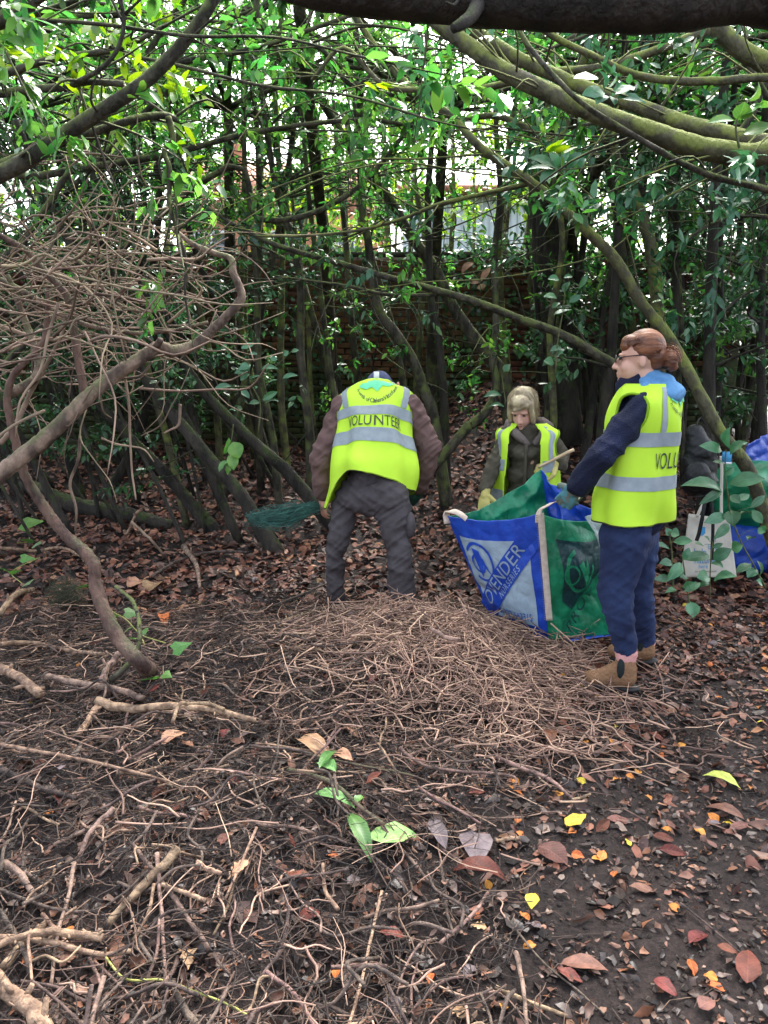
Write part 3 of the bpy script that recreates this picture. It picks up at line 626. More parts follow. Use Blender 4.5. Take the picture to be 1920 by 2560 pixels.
canopy_bough([(1600, -260, 4.6), (1560, -60, 4.6), (1500, 40, 4.6), (1400, 110, 4.6), (1300, 150, 4.6)], 14, 7, 60, MT['leaf_canopy'], .11, 'small leafy bough between the dark bough and the mossy limb', 59, 16, .6)
canopy_bough([(560, 90, 6.6), (700, 150, 6.6), (900, 170, 6.6), (1060, 150, 6.6), (1200, 60, 6.6)], 14, 8, 80, MT['leaf_canopy'], .11, 'high leafy bough crossing the middle of the canopy', 60, 20, .9)
canopy_bough([(200, -100, 6.6), (330, 20, 6.6), (470, 60, 6.6), (620, 30, 6.6), (760, -60, 6.6)], 14, 8, 80, MT['leaf_canopy'], .11, 'high leafy bough behind the grey limb', 61, 20, .9)

# --- grey-green limb at the top left, with its kinked hanging branch
limb_tree('grey_limb_tree', 'grey green limb rising to the right with a kinked branch hanging from it', 'tree',
          [([(-700, 1900, 3.0), (-600, 1200, 3.0), (-300, 640, 3.0), (-60, 470, 3.0), (60, 405, 3.0), (130, 355, 3.0), (230, 292, 3.0), (330, 228, 3.0), (400, 170, 3.0), (475, 85, 3.0), (530, 5, 3.0), (580, -90, 3.0)], 46, 28),
           ([(-60, 440, 3.02), (0, 412, 3.03), (100, 375, 3.05), (200, 342, 3.1), (330, 300, 3.15), (405, 288, 3.2), (440, 298, 3.25)], 27, 16),
           ([(420, 292, 3.2), (430, 330, 3.2), (432, 352, 3.2), (410, 378, 3.2), (424, 425, 3.2), (424, 500, 3.2), (440, 570, 3.2), (462, 640, 3.2), (465, 720, 3.25)], 17, 8),
           ([(310, 210, 3.0), (230, 205, 3.0), (180, 212, 3.0), (240, 180, 2.95), (290, 130, 2.95), (310, 60, 2.95), (300, -20, 2.95)], 16, 9)],
          MT['bark_mid'], base=P(-700, 1900, 3.0), seed=30, rough=.06, twigs=8, tw_len=.35, leaves=16, leafmat=MT['leaf_canopy'])

# --- bare rhododendron: brown limbs, bent stem rooted in the debris, and the tangle of dead twigs
rb = G(372, 1705)
rhod = empty('bare_rhododendron', rb, 'bare brown rhododendron with a bent stem and a tangle of leafless twigs', 'shrub')
def part_limb(name, pts, w0, w1, m, seed, parent=rhod, rough=.08):
    W = [p if isinstance(p, Vector) else P(*p) for p in pts]
    rad = []
    for i, p in enumerate(W):
        rad.append((w0 + (w1 - w0) * i / (len(W) - 1)) / 2 * (p.y * CP - (p.z - CAMZ) * SP) / F)
    mb = MB(); tube(mb, W, rad, sides=12 if max(w0, w1) > 24 else 7, n=(len(W) - 1) * 9 + 1, rough=rough, seed=seed)
    return obj(name, mb, m, parent)
part_limb('stem', [rb + Vector((0.02, 0, -.08)), rb + Vector((0, .02, .02)), (357, 1663, 2.95), (299, 1600, 3.0), (262, 1530, 3.05), (238, 1460, 3.1), (236, 1417, 3.12), (217, 1385, 3.15), (169, 1342, 3.2), (130, 1296, 3.22), (92, 1239, 3.25), (63, 1190, 3.25), (48, 1140, 3.25), (28, 1060, 3.25), (18, 1000, 3.25), (30, 945, 3.25), (62, 905, 3.25), (105, 860, 3.28), (118, 800, 3.3), (120, 730, 3.3)], 40, 11, MT['bark_red'], 1, rough=.14)
part_limb('limb', [(-420, 1560, 3.0), (-180, 1340, 3.0), (0, 1186, 3.05), (72, 1128, 3.08), (145, 1066, 3.12), (217, 995, 3.16), (270, 950, 3.2), (337, 905, 3.22), (395, 868, 3.25), (434, 877, 3.27), (487, 863, 3.3), (525, 831, 3.3), (564, 793, 3.3), (602, 749, 3.3), (598, 716, 3.3), (583, 682, 3.3), (578, 648, 3.32), (540, 634, 3.35), (482, 610, 3.4), (430, 570, 3.4)], 46, 11, MT['bark_brown'], 2)
part_limb('stub', [(385, 872, 3.24), (395, 860, 3.2), (402, 848, 3.18)], 22, 15, MT['bark_brown'], 3)
part_limb('limb', [(60, 1146, 3.25), (105, 1118, 3.25), (135, 1085, 3.26), (180, 1040, 3.27), (208, 1000, 3.3), (208, 965, 3.32), (196, 900, 3.35), (186, 833, 3.38), (180, 790, 3.4), (172, 750, 3.4), (150, 717, 3.4), (105, 672, 3.4), (70, 630, 3.4), (20, 600, 3.4), (-60, 560, 3.4)], 25, 15, MT['bark_red'], 4)
part_limb('limb', [(20, 985, 3.3), (70, 960, 3.35), (95, 930, 3.4), (90, 880, 3.45), (62, 800, 3.5), (40, 740, 3.5), (20, 690, 3.5)], 26, 12, MT['bark_brown'], 5)
for k, (pts, w0, w1) in enumerate([
        ([(0, 1110, 3.3), (40, 1060, 3.35), (75, 985, 3.4), (120, 905, 3.4), (158, 830, 3.4), (150, 820, 3.4)], 14, 8),
        ([(0, 700, 3.5), (60, 730, 3.5), (110, 760, 3.5), (180, 800, 3.5), (300, 830, 3.5), (420, 828, 3.5), (520, 805, 3.5)], 18, 8),
        ([(0, 815, 3.5), (90, 845, 3.5), (150, 850, 3.5), (240, 838, 3.5), (330, 850, 3.5)], 12, 6),
        ([(180, 640, 3.4), (240, 690, 3.4), (270, 740, 3.4), (330, 775, 3.4), (390, 770, 3.4), (470, 700, 3.4), (480, 640, 3.4)], 10, 5),
        ([(310, 930, 3.3), (322, 1010, 3.3), (325, 1090, 3.3), (330, 1180, 3.3), (340, 1250, 3.3)], 8, 4),
        ([(200, 1090, 3.4), (195, 1150, 3.4), (175, 1210, 3.4), (190, 1270, 3.4), (188, 1330, 3.4)], 9, 5),
        ([(450, 1010, 3.4), (447, 1060, 3.4), (425, 1075, 3.4), (410, 1083, 3.4)], 8, 4),
        ([(380, 905, 3.25), (350, 940, 3.25), (300, 950, 3.25), (240, 990, 3.25)], 7, 4)]):
    part_limb('branch', pts, w0, w1, MT['bark_brown'] if k % 2 else MT['twig_dead'], 10 + k)
tw = MB(); r = np.random.default_rng(5)
for q in range(300):
    px = r.uniform(-150, 470) ; py = r.normal(690, 105) if q % 3 else r.normal(820, 130); Yq = r.uniform(3.0, 4.3)
    if px > 430 and py > 830: continue
    p = np.array(P(px, py, Yq)); a = r.normal(0, .45) + (math.pi if r.random() < .4 else 0)
    d = np.array([math.cos(a), r.normal(0, .5), math.sin(a) * .8]); d = unit(d); L = r.uniform(.25, .8)
    pts = [p]; c = p
    for s in range(4):
        d = unit(d + r.normal(size=3) * .36); c = c + d * L / 4; pts.append(c)
    w = r.choice([.0028, .0036, .0048, .007], p=[.35, .35, .2, .1])
    tube(tw, pts, [w, w * .9, w * .8, w * .65, w * .4], sides=5, n=13, rough=.1, seed=q)
tag(obj('twigs', tw, MT['twig_dead'], rhod), kind='stuff')
# ------------------------------------------------------------------ litter: leaves, twigs and crumbs on the ground
def ground_normal(x, y, e=.03):
    hx = (Hsmooth(x + e, y) - Hsmooth(x - e, y)) / (2 * e); hy = (Hsmooth(x, y + e) - Hsmooth(x, y - e)) / (2 * e)
    return unit(np.stack([-hx, -hy, np.ones_like(hx)], -1))
def litter_leaves(x, y, L, wr, r, lift=.010, tilt=.35, curl=.25, jit=.05):
    n = ground_normal(x, y) + r.normal(size=(len(x), 3)) * tilt; n = unit(n)
    a = r.random(len(x)) * 6.283; d = np.stack([np.cos(a), np.sin(a), np.zeros_like(a)], -1)
    d = unit(d - n * (d * n).sum(1)[:, None])
    wr = wr * r.uniform(.55, 1.35, len(x))
    pos = np.stack([x, y, H(x, y) + lift * (.3 + r.random(len(x)))], -1)
    Vv, Qq, Tt_ = leaf_arrays(pos - d * (L * .5)[:, None], d, n, L, L * wr, curl * (r.random(len(x)) - .4), r.uniform(-.1, .45, len(x)))
    Vv = Vv + (r.normal(size=(len(x), 8, 3)) * (L * jit)[:, None, None] * np.array([1, 1, .5])).reshape(-1, 3)
    return Vv, Qq, Tt_
def twig_batch(x, y, L, rad, r, lift=.01, tilt=.12, bend=.12, k=4, sides=4, heap=None):
    N = len(x); a = r.random(N) * 6.283; d = np.stack([np.cos(a), np.sin(a)], -1); s = np.stack([-d[:, 1], d[:, 0]], -1)
    b1 = r.normal(size=N) * bend; b2 = r.normal(size=N) * bend * .5; ti = r.normal(size=N) * tilt
    rings = []
    t = np.linspace(-.5, .5, k + 1)
    pts = []
    zc = H(x, y)
    for q in t:
        o = (b1 * (q * q * 4 - .5) + b2 * np.sin(q * 9)) * L
        X = x + d[:, 0] * L * q + s[:, 0] * o; Yy = y + d[:, 1] * L * q + s[:, 1] * o
        Z = np.maximum(Hsmooth(X, Yy) * .5 + zc * .5, H(X, Yy) - .006) + lift * r.random(N) * 0 + ti * L * q
        if heap is not None: Z = Z + heap(X, Yy)
        pts.append(np.stack([X, Yy, Z], -1))
    Pn = np.stack(pts, 1); Pn[:, :, 2] += (lift * r.random(N))[:, None]
    T = unit(np.gradient(Pn, axis=1)); up = np.array([0, 0, 1.0])
    S = unit(np.cross(T, up)); U = np.cross(S, T)
    aa = np.arange(sides) * 6.2832 / sides
    rr = rad[:, None] * np.linspace(1, .6, k + 1)[None, :]
    V = Pn[:, :, None, :] + rr[:, :, None, None] * (np.cos(aa)[None, None, :, None] * S[:, :, None, :] + np.sin(aa)[None, None, :, None] * U[:, :, None, :])
    base = np.arange(N)[:, None, None] * ((k + 1) * sides); i = np.arange(k)[None, :, None] * sides; j = np.arange(sides)[None, None, :]
    Q = np.stack([base + i + j, base + i + (j + 1) % sides, base + i + sides + (j + 1) % sides, base + i + sides + j], -1).reshape(-1, 4)
    b = np.arange(N)[:, None] * ((k + 1) * sides)
    ends = np.concatenate([b + np.array([3, 2, 1, 0]), b + k * sides + np.array([0, 1, 2, 3])]) if sides == 4 else np.zeros((0, 4), int)
    return V.reshape(-1, 3), np.concatenate([Q, ends])
def ramp_island(name, stops, rough=.6, transl=0.0, scale=30, bump=.3, bscale=60):
    m = bpy.data.materials.new(name); m.use_nodes = True
    nt = m.node_tree; n = nt.nodes; l = nt.links; pb = n['Principled BSDF']
    ge = n.new('ShaderNodeNewGeometry'); rp = n.new('ShaderNodeValToRGB'); e = rp.color_ramp.elements
    while len(e) < len(stops): e.new(.5)
    for q, (p, c) in zip(e, stops): q.position = p; q.color = (*c, 1)
    l.new(ge.outputs['Random Per Island'], rp.inputs[0])
    tc = n.new('ShaderNodeTexCoord'); nz = n.new('ShaderNodeTexNoise'); nz.inputs['Scale'].default_value = scale; nz.inputs['Detail'].default_value = 4
    l.new(tc.outputs['Object'], nz.inputs['Vector'])
    mr = n.new('ShaderNodeMapRange'); mr.inputs['From Min'].default_value = .3; mr.inputs['From Max'].default_value = .7; mr.inputs['To Min'].default_value = .55; mr.inputs['To Max'].default_value = 1.3
    l.new(nz.outputs['Fac'], mr.inputs['Value'])
    hv = n.new('ShaderNodeHueSaturation'); l.new(rp.outputs[0], hv.inputs['Color']); l.new(mr.outputs[0], hv.inputs['Value'])
    l.new(hv.outputs[0], pb.inputs['Base Color']); pb.inputs['Roughness'].default_value = rough; pb.inputs['Specular IOR Level'].default_value = .45
    if bump:
        bn = n.new('ShaderNodeTexNoise'); bn.inputs['Scale'].default_value = bscale; l.new(tc.outputs['Object'], bn.inputs['Vector'])
        bp = n.new('ShaderNodeBump'); bp.inputs['Strength'].default_value = bump; bp.inputs['Distance'].default_value = .006
        l.new(bn.outputs['Fac'], bp.inputs['Height']); l.new(bp.outputs[0], pb.inputs['Normal'])
    return m
MT['litter_bank'] = ramp_island('litter_bank', [(0, (.022, .011, .009)), (.3, (.080, .030, .021)), (.55, (.155, .056, .034)), (.75, (.25, .094, .052)), (.9, (.16, .10, .08)), (1, (.40, .18, .08))], rough=.62)
MT['litter_dark'] = ramp_island('litter_dark', [(0, (.020, .014, .012)), (.35, (.052, .032, .025)), (.65, (.115, .056, .038)), (.85, (.21, .085, .042)), (1, (.17, .12, .09))], rough=.45)
MT['twig_pale'] = ramp_island('twig_pale', [(0, (.085, .048, .038)), (.35, (.24, .142, .105)), (.7, (.40, .25, .18)), (1, (.50, .34, .23))], rough=.75, scale=12)
MT['twig_brown'] = ramp_island('twig_brown', [(0, (.010, .007, .006)), (.45, (.033, .021, .016)), (.8, (.088, .054, .038)), (1, (.21, .13, .085))], rough=.75, scale=12)
MT['crumb'] = ramp_island('soil_crumb', [(0, (.018, .014, .012)), (.5, (.042, .032, .026)), (1, (.080, .058, .044))], rough=.9)
r = np.random.default_rng(21)
# bank and woodland floor behind the people
N = 26000
x = r.uniform(-5.5, 6, N); y = 4.7 + 5.0 * r.random(N) ** 1.0
k = (np.abs(x) / y < .62)
x, y = x[k], y[k]
L = r.uniform(.05, .105, len(x))
V, Q, T = litter_leaves(x, y, L, .46, r, .03, .42)
tag(obj('leaf_litter', mk_mesh('leaf_litter', V, Q, T), MT['litter_bank']), 'thick red brown leaf litter covering the bank and woodland floor', 'leaf litter', kind='stuff')
# near litter: small dark fragments, thinner on the path
N = 42000
x = r.uniform(-2.4, 2.6, N); y = 1.3 + 3.9 * r.random(N)
keep = r.random(N) < np.where(pathmask(x, y) > .5, .55, .8)
x, y = x[keep], y[keep]; L = r.uniform(.010, .040, len(x)) * (.55 + .7 * r.random(len(x)) + 1.0 * (r.random(len(x)) > .92))
V, Q, T = litter_leaves(x, y, L, .5, r, .012, .45, jit=.09)
tag(obj('leaf_fragments', mk_mesh('leaf_fragments', V, Q, T), MT['litter_dark']), 'small dark leaf fragments strewn over the near soil', 'leaf litter', kind='stuff')
# leaves blown over the path, thicker towards the bank
N = 9000
x = r.uniform(.2, 3.2, N); y = r.uniform(2.0, 5.4, N)
k = (r.random(N) < (.12 + .75 * sstep(2.6, 4.6, y))) & (pathmask(x, y) + sstep(4.2, 4.8, y) > .3) & (x / y < .56)
x, y = x[k], y[k]; L = r.uniform(.025, .075, len(x))
V, Q, T = litter_leaves(x, y, L, .5, r, .014, .34, jit=.06)
tag(obj('path_leaves', mk_mesh('path_leaves', V, Q, T), MT['litter_bank']), 'brown and rusty leaves strewn over the earth path', 'leaf litter', kind='stuff')
# soil crumbs
N = 9000
x = r.uniform(-2.2, 2.4, N); y = 1.3 + 3.2 * r.random(N) ** 1.3; s = r.uniform(.003, .012, N) * (1 + (r.random(N) > .95))
O = np.array([(1, 0, 0), (-1, 0, 0), (0, 1, 0), (0, -1, 0), (0, 0, 1), (0, 0, -1)], float)
V = np.stack([x, y, H(x, y) + s * .3], -1)[:, None, :] + O[None] * s[:, None, None] * r.uniform(.6, 1.2, (N, 6, 1))
Tt = np.array([(0, 2, 4), (2, 1, 4), (1, 3, 4), (3, 0, 4), (2, 0, 5), (1, 2, 5), (3, 1, 5), (0, 3, 5)])
tag(obj('soil_crumbs', mk_mesh('soil_crumbs', V.reshape(-1, 3), None, (np.arange(N)[:, None, None] * 6 + Tt[None]).reshape(-1, 3), smooth=False), MT['crumb']), 'dark crumbs of loose soil on the ground', 'soil', kind='stuff')
# twig carpet on the cleared ground
def carpet(N, xr, yr, Lr, Rr, accept, m, name, lab, lift=.02, heap=None, bend=.12, tilt=.1, kk=4):
    x = r.uniform(*xr, N); y = r.uniform(*yr, N); k = r.random(N) < accept(x, y); x, y = x[k], y[k]
    L = r.uniform(*Lr, len(x)) * (1 - .4 * r.random(len(x))); R = r.uniform(*Rr, len(x))
    V, Q = twig_batch(x, y, L, R, r, lift, tilt, bend, k=kk, heap=heap)
    tag(obj(name, mk_mesh(name, V, Q), m), lab, 'twigs', kind='stuff')
cleared = lambda x, y: (1 - pathmask(x, y)) * .95 * (x < 1.2 + .2 * y * 0)
carpet(14500, (-2.4, 1.3), (1.3, 5.0), (.04, .26), (.0008, .0030), cleared, MT['twig_brown'], 'twig_carpet', 'brown twigs and roots matted over the cleared ground', .07, tilt=.2)
carpet(850, (-2.4, 1.0), (1.4, 4.9), (.10, .42), (.0016, .0046), cleared, MT['twig_pale'], 'pale_twigs', 'paler dry twigs lying over the cleared ground', .08, tilt=.14, bend=.07, kk=8)
carpet(500, (.3, 2.4), (1.4, 5.6), (.05, .22), (.0010, .0024), lambda x, y: pathmask(x, y) * .9, MT['twig_brown'], 'path_twigs', 'few thin twigs lying on the earth path', .01)
# heap of dry stalks beside the bulk bag
def heapf(X, Yy): return .09 * gauss(X, Yy, .27, 4.12, .46, .34) + .05 * gauss(X, Yy, .62, 3.35, .42, .5)
hc = G(1150, 1640)
N = 2300
x = .27 + r.normal(size=N) * .42; y = 3.98 + r.normal(size=N) * .38
x2 = .62 + r.normal(size=650) * .34; y2 = 3.35 + r.normal(size=650) * .34
x = np.concatenate([x, x2]); y = np.concatenate([y, y2]); L = r.uniform(.08, .40, len(x)); R = r.uniform(.0016, .0046, len(x)) * (1 + .5 * (r.random(len(x)) > .93))
sc_ = r.random(len(x))
V, Q = twig_batch(x, y, L, R, r, .06, .30, .20, k=7, heap=lambda X, Yy: heapf(X, Yy) * sc_)
hp_ = empty('stalk_heap', (.4, 4.1, Hf(.4, 4.1)), 'heap of dry pinkish brown stalks raked up beside the bulk bag', 'heap')
tag(obj('stalks', mk_mesh('stalks', V, Q), MT['twig_pale'], hp_), kind='stuff')

# ------------------------------------------------------------------ single sticks, each a thing of its own
def ground_path(pix, lifts, bury=0):
    out = []
    for i, p in enumerate(pix):
        g = G(p[0], p[1]); l = lifts[min(i, len(lifts) - 1)]
        # a lifted point keeps its pixel: slide along the ray towards the camera
        if l: g = G(p[0], p[1], l)
        out.append(g)
    return out
def stick(pix, w0, w1, m, label, lifts=(.015,), group=None, name='cut_stick', seed=0, cat='stick', stubs=()):
    W = ground_path(pix, lifts)
    rad = [(w0 + (w1 - w0) * i / (len(W) - 1)) / 2 * (p.y * CP - (p.z - CAMZ) * SP) / F for i, p in enumerate(W)]
    W = [p + Vector((0, 0, rr * .8)) for p, rr in zip(W, rad)]
    rk = np.random.default_rng(seed + 40)        # knots and slight kinks
    Cc = catmull([tuple(p) for p in W], len(W) * 3); Rr_ = np.interp(np.linspace(0, 1, len(Cc)), np.linspace(0, 1, len(rad)), rad)
    Cc[1:-1] += rk.normal(size=(len(Cc) - 2, 3)) * (Rr_[1:-1, None] * .14); Rr_ = Rr_ * (1 + .14 * rk.random(len(Cc)) * (rk.random(len(Cc)) > .6))
    mb = MB(); tube(mb, list(Cc), list(Rr_), sides=9, n=len(Cc) * 3, rough=.07, seed=seed)
    for q in range(len(W)):
        i = int(rk.integers(1, len(Cc) - 1)); dd = unit(rk.normal(size=3) + np.array([0, 0, .6])); tube(mb, [Cc[i], Cc[i] + dd * Rr_[i] * rk.uniform(1.6, 3.2)], [Rr_[i] * .5, Rr_[i] * .34], sides=5, n=3, seed=q)
    for (a, b) in stubs:
        A = ground_path([a, b], lifts); tube(mb, [A[0] + Vector((0, 0, .01)), A[1] + Vector((0, 0, .03))], [rad[0] * .6, rad[0] * .35], sides=6, n=4, seed=seed + 5)
    o = tag(obj(name, mb, m), label, cat, group)
    return o
Zx = lambda a, b: (a * .5787, 1860 + b * .5787)         # photo quarter used while measuring
def zp(*pts): return [Zx(*p) for p in pts]
TP, TB, BB = MT['twig_pale'], MT['twig_brown'], MT['bark_brown']
MT['stick_tan'] = mat('stick_tan', (.31, .205, .130), (.13, .080, .052), rough=.8, scale=26, contrast=(.40, .58), bump=.9, bscale=80, objrand=.2)
MT['stick_pink'] = mat('stick_pink', (.235, .148, .115), (.085, .052, .042), rough=.8, scale=26, contrast=(.40, .58), bump=.9, bscale=80, objrand=.25)
MT['stick_dark'] = mat('stick_dark', (.110, .076, .060), (.035, .025, .021), rough=.85, scale=26, contrast=(.40, .58), bump=.9, bscale=80, objrand=.3)
MT['stick_green'] = mat('stick_green', (.32, .31, .08), (.22, .24, .06), rough=.5, scale=12)
ST, SPK, SD = MT['stick_tan'], MT['stick_pink'], MT['stick_dark']
for k, (pts, w0, w1, m, lab, lf) in enumerate([
    (zp((320, 490), (290, 640), (250, 800), (215, 990), (190, 1165)), 10, 9, SPK, 'long straight pink brown stick standing nearly upright on the debris', (.06, .05, .04, .03, .02)),
    (zp((680, 500), (690, 620), (700, 780), (710, 970)), 11, 9, SPK, 'hook topped straight stick among dark debris', (.05, .05, .03, .02)),
    (zp((770, 475), (670, 570), (560, 670), (455, 750)), 24, 18, ST, 'thick tan stick with frayed bark and a broken end', (.06, .05, .04, .03)),
    (zp((-20, 625), (120, 665), (260, 685), (400, 680), (520, 630), (640, 560)), 9, 6, SD, 'long thin dark stick lying across several others', (.05,)),
    (zp((-40, 870), (90, 845), (230, 810), (340, 780), (440, 790)), 16, 20, ST, 'pale tan branch with a pointed torn tip', (.07,)),
    (zp((-30, 830), (120, 845), (250, 860), (430, 875), (565, 845)), 15, 12, ST, 'tan branch lying beneath the torn tipped one', (.05,)),
    (zp((575, 470), (670, 560), (790, 700), (900, 860)), 10, 12, SPK, 'slim reddish stick running down to a knobbly end', (.05, .05, .04, .03)),
    (zp((920, 880), (960, 930), (1005, 975)), 8, 7, SPK, 'short reddish stick below the slim reddish one', (.03,)),
    (zp((700, 600), (800, 640), (890, 680)), 9, 11, ST, 'short tan stick crossing the hook topped stick', (.06,)),
    (zp((850, 510), (900, 530), (955, 545)), 11, 11, ST, 'stubby pale stick with a clean cut end', (.06,)),
    (zp((150, 640), (80, 570), (20, 525)), 14, 20, SPK, 'short knobbly stick with a splayed root end', (.05,)),
    (zp((330, 500), (390, 400), (490, 280)), 10, 14, SPK, 'pale stick leaning out of the dark soil', (.03, .05, .08)),
    (zp((230, 430), (320, 390), (390, 370)), 9, 9, SPK, 'short stick lying against the leaning pale stick', (.04,)),
    (zp((1235, 640), (1245, 720), (1215, 850), (1130, 970)), 10, 8, SD, 'dark curved stick on the black soil', (.04,)),
    (zp((1395, 480), (1405, 590), (1460, 685)), 9, 11, ST, 'tan bent stick with a split end', (.05,)),
    (zp((455, 885), (540, 955), (700, 965), (860, 1010), (980, 1060), (1065, 1145)), 6, 5, MT['stick_green'], 'thin yellow green stem curving over the debris', (.05,)),
    (zp((370, 1200), (450, 1080), (565, 900)), 9, 7, SD, 'thin grey stick slanting over the yellow green stem', (.03, .05, .07)),
    (zp((680, 1200), (700, 1100), (735, 960)), 8, 7, SD, 'upright grey stick crossing the yellow green stem', (.03, .05, .06)),
    (zp((740, 990), (790, 1080), (850, 1175)), 16, 20, SD, 'thick dark stick at the foot of the debris', (.04,)),
    (zp((-40, 1000), (60, 1060), (130, 1150), (200, 1240)), 36, 44, ST, 'stout pale branch with peeling bark at the edge of the debris', (.05,)),
    (zp((1150, 955), (1250, 1010), (1320, 1090), (1390, 1215)), 11, 9, SPK, 'pinkish arched stick beside the path edge', (.05,)),
    (zp((1650, 640), (1560, 960), (1490, 1220)), 8, 8, ST, 'long thin pale stick by the path edge', (.05,)),
    (zp((1430, 890), (1560, 895), (1670, 900)), 11, 10, SPK, 'level pink stick crossing the long thin pale one', (.06,)),
    (zp((1060, 1170), (1130, 1120), (1210, 1070)), 10, 9, SPK, 'short pink stick lying beside the arched one', (.05,)),
    (zp((20, 980), (100, 870), (200, 740)), 20, 16, ST, 'thick tan stick under the crossing branches', (.03,)),
    (zp((180, 700), (250, 790), (310, 830), (430, 855)), 10, 9, ST, 'bent tan stick passing under the branches', (.04,)),
    (zp((0, 740), (60, 820), (110, 930), (135, 1000)), 13, 12, SD, 'dark stick with a pale cut end', (.04,)),
    (zp((665, 600), (640, 720), (570, 810)), 8, 9, ST, 'slim tan stick running down from the thick frayed one', (.05,)),
    (zp((380, 880), (410, 940), (440, 1010)), 9, 8, SPK, 'short reddish stick under the tan branches', (.03,)),
    ([(0, 1640), (80, 1610), (180, 1620), (260, 1640)], 14, 9, ST, 'straw coloured stick lying across the foot of the bent stem', (.05,)),
    ([(118, 1705), (200, 1722), (290, 1740), (360, 1755)], 16, 16, SPK, 'pinkish stick running right from the ivy', (.06,)),
    ([(0, 1680), (50, 1710), (100, 1742)], 22, 22, ST, 'thick pale stick with a clean sawn end', (.07,)),
    ([(245, 1765), (320, 1775), (430, 1790), (540, 1800), (640, 1812)], 24, 12, ST, 'long tan branch with a side fork lying level', (.06,)),
    ([(196, 1828), (220, 1795), (245, 1775)], 15, 18, ST, 'stubby tan branch end pointing at the long tan branch', (.05,)),
    ([(432, 1815), (450, 1790), (480, 1775), (520, 1780), (560, 1795)], 9, 10, ST, 'pale hooked twig arching above the debris', (.09,)),
    ([(280, 1725), (320, 1690), (345, 1640), (350, 1590), (335, 1520), (290, 1470)], 15, 9, MT['bark_mid'], 'greyish stick curving upward beside the ivy', (.06, .12, .2, .26, .3, .34)),
    ([(300, 1652), (270, 1690), (255, 1735)], 16, 18, SPK, 'upright cut stump stick with a pale end', (.12, .08, .04)),
    ([(0, 1870), (130, 1885), (270, 1905), (420, 1930)], 10, 7, ST, 'long straw coloured stem lying level across the debris', (.06,)),
    ([(0, 1925), (100, 1965), (190, 1975)], 18, 12, SD, 'dark branch sunk in the black soil', (.04,)),
    ([(290, 1918), (370, 1905), (420, 1890)], 14, 9, ST, 'short tan stick with bark beside black soil', (.05,)),
    ([(700, 1560), (760, 1545), (820, 1530), (870, 1525)], 9, 6, ST, 'orange tan stick lying before the bending man', (.05,)),
    ([(555, 1530), (650, 1510), (750, 1490), (850, 1460)], 6, 5, SD, 'thin dark stick slanting in front of the man\'s legs', (.04, .07, .1, .14)),
    ([(930, 1575), (960, 1560), (1000, 1545), (1030, 1530)], 13, 9, SPK, 'knobbly stick at the man\'s right foot', (.05, .07, .09, .12)),
    ([(1075, 1605), (1120, 1628), (1150, 1632)], 10, 12, SPK, 'short thick stick resting on the stalk heap', (.2,)),
    ([(1000, 1890), (1060, 1925), (1160, 1945), (1280, 1950), (1285, 1975)], 9, 6, SPK, 'long pale stalk curving along the foot of the heap', (.05,)),
    ([(1240, 1905), (1310, 1930), (1370, 1950), (1430, 2005)], 11, 8, SPK, 'stiff pink stalk reaching onto the path', (.05, .05, .04, .03)),
    ([(1430, 2010), (1455, 2003), (1475, 1995)], 7, 6, ST, 'small pale stick end at the stiff pink stalk\'s tip', (.03,)),
    ([(1240, 2105), (1270, 2102), (1300, 2100)], 8, 9, ST, 'short bright split stick on the path edge', (.02,)),
    ([(880, 2100), (960, 2160), (1020, 2220)], 8, 6, SD, 'dark stick running to the large brown leaf', (.03,)),
    ([(1100, 2330), (1180, 2280), (1220, 2225)], 10, 8, SPK, 'brown stick lying beneath the large brown leaf', (.04,)),
    ([(1290, 2375), (1310, 2460), (1320, 2560)], 12, 9, SPK, 'pink upright stick on the path near the birch leaves', (.04,)),
    ([(1240, 2440), (1330, 2490), (1420, 2530)], 11, 9, ST, 'tan stick crossing the foot of the pink upright one', (.02,)),
    ([(1260, 2280), (1350, 2390), (1440, 2470), (1510, 2540)], 6, 4, SD, 'long thin grey stick lying across the path', (.015,)),
    ([(1700, 2270), (1770, 2330), (1850, 2395)], 5, 4, SD, 'thin dark twig on the bare path soil', (.01,)),
    ([(1330, 2620 - 2560 + 2250), (1300, 2330), (1270, 2400)], 4, 3, SD, 'short dark twig beside the birch leaves', (.012,)),
    ([(720, 1925), (830, 1975), (905, 2030), (960, 2075)], 14, 9, MT['bark_red'], 'reddish stem with green leaves torn from a laurel', (.05,)),
    ([(760, 1900), (900, 1930), (1020, 1950), (1090, 1975)], 7, 6, MT['bark_red'], 'reddish brown stalk above the fallen green leaf', (.05,)),
    ([(960, 1990), (1080, 2010), (1190, 2030), (1310, 2045)], 6, 5, SPK, 'slim level stalk running toward the path', (.04,)),
    ([(310, 1320), (318, 1350), (340, 1300), (355, 1285)], 7, 6, ST, 'pale twig stub poking out of the litter', (.0, .1, .25, .3)),
    ([(330, 1322), (370, 1340), (400, 1370), (410, 1395)], 7, 5, MT['twig_dead'], 'pale arched twig above the litter', (.25, .22, .12, .02)),
    ([(460, 1375), (490, 1420), (500, 1470)], 13, 8, SPK, 'forked reddish stub on the dark litter', (.06,)),
    ([(380, 1445), (450, 1400), (540, 1375), (620, 1380)], 8, 6, SD, 'dark stick lying up against the litter bank', (.06,)),
    ([(0, 1380), (90, 1365), (150, 1370), (210, 1400)], 9, 7, ST, 'straw stick lying behind the bent red stem', (.04,)),
    ([(0, 1540), (40, 1500), (80, 1460)], 16, 13, ST, 'brown stick slanting up at the debris edge', (.05, .08, .1)),
]):
    stick(pts, w0, w1, m, lab, lf, 'cut sticks on the debris', seed=k)
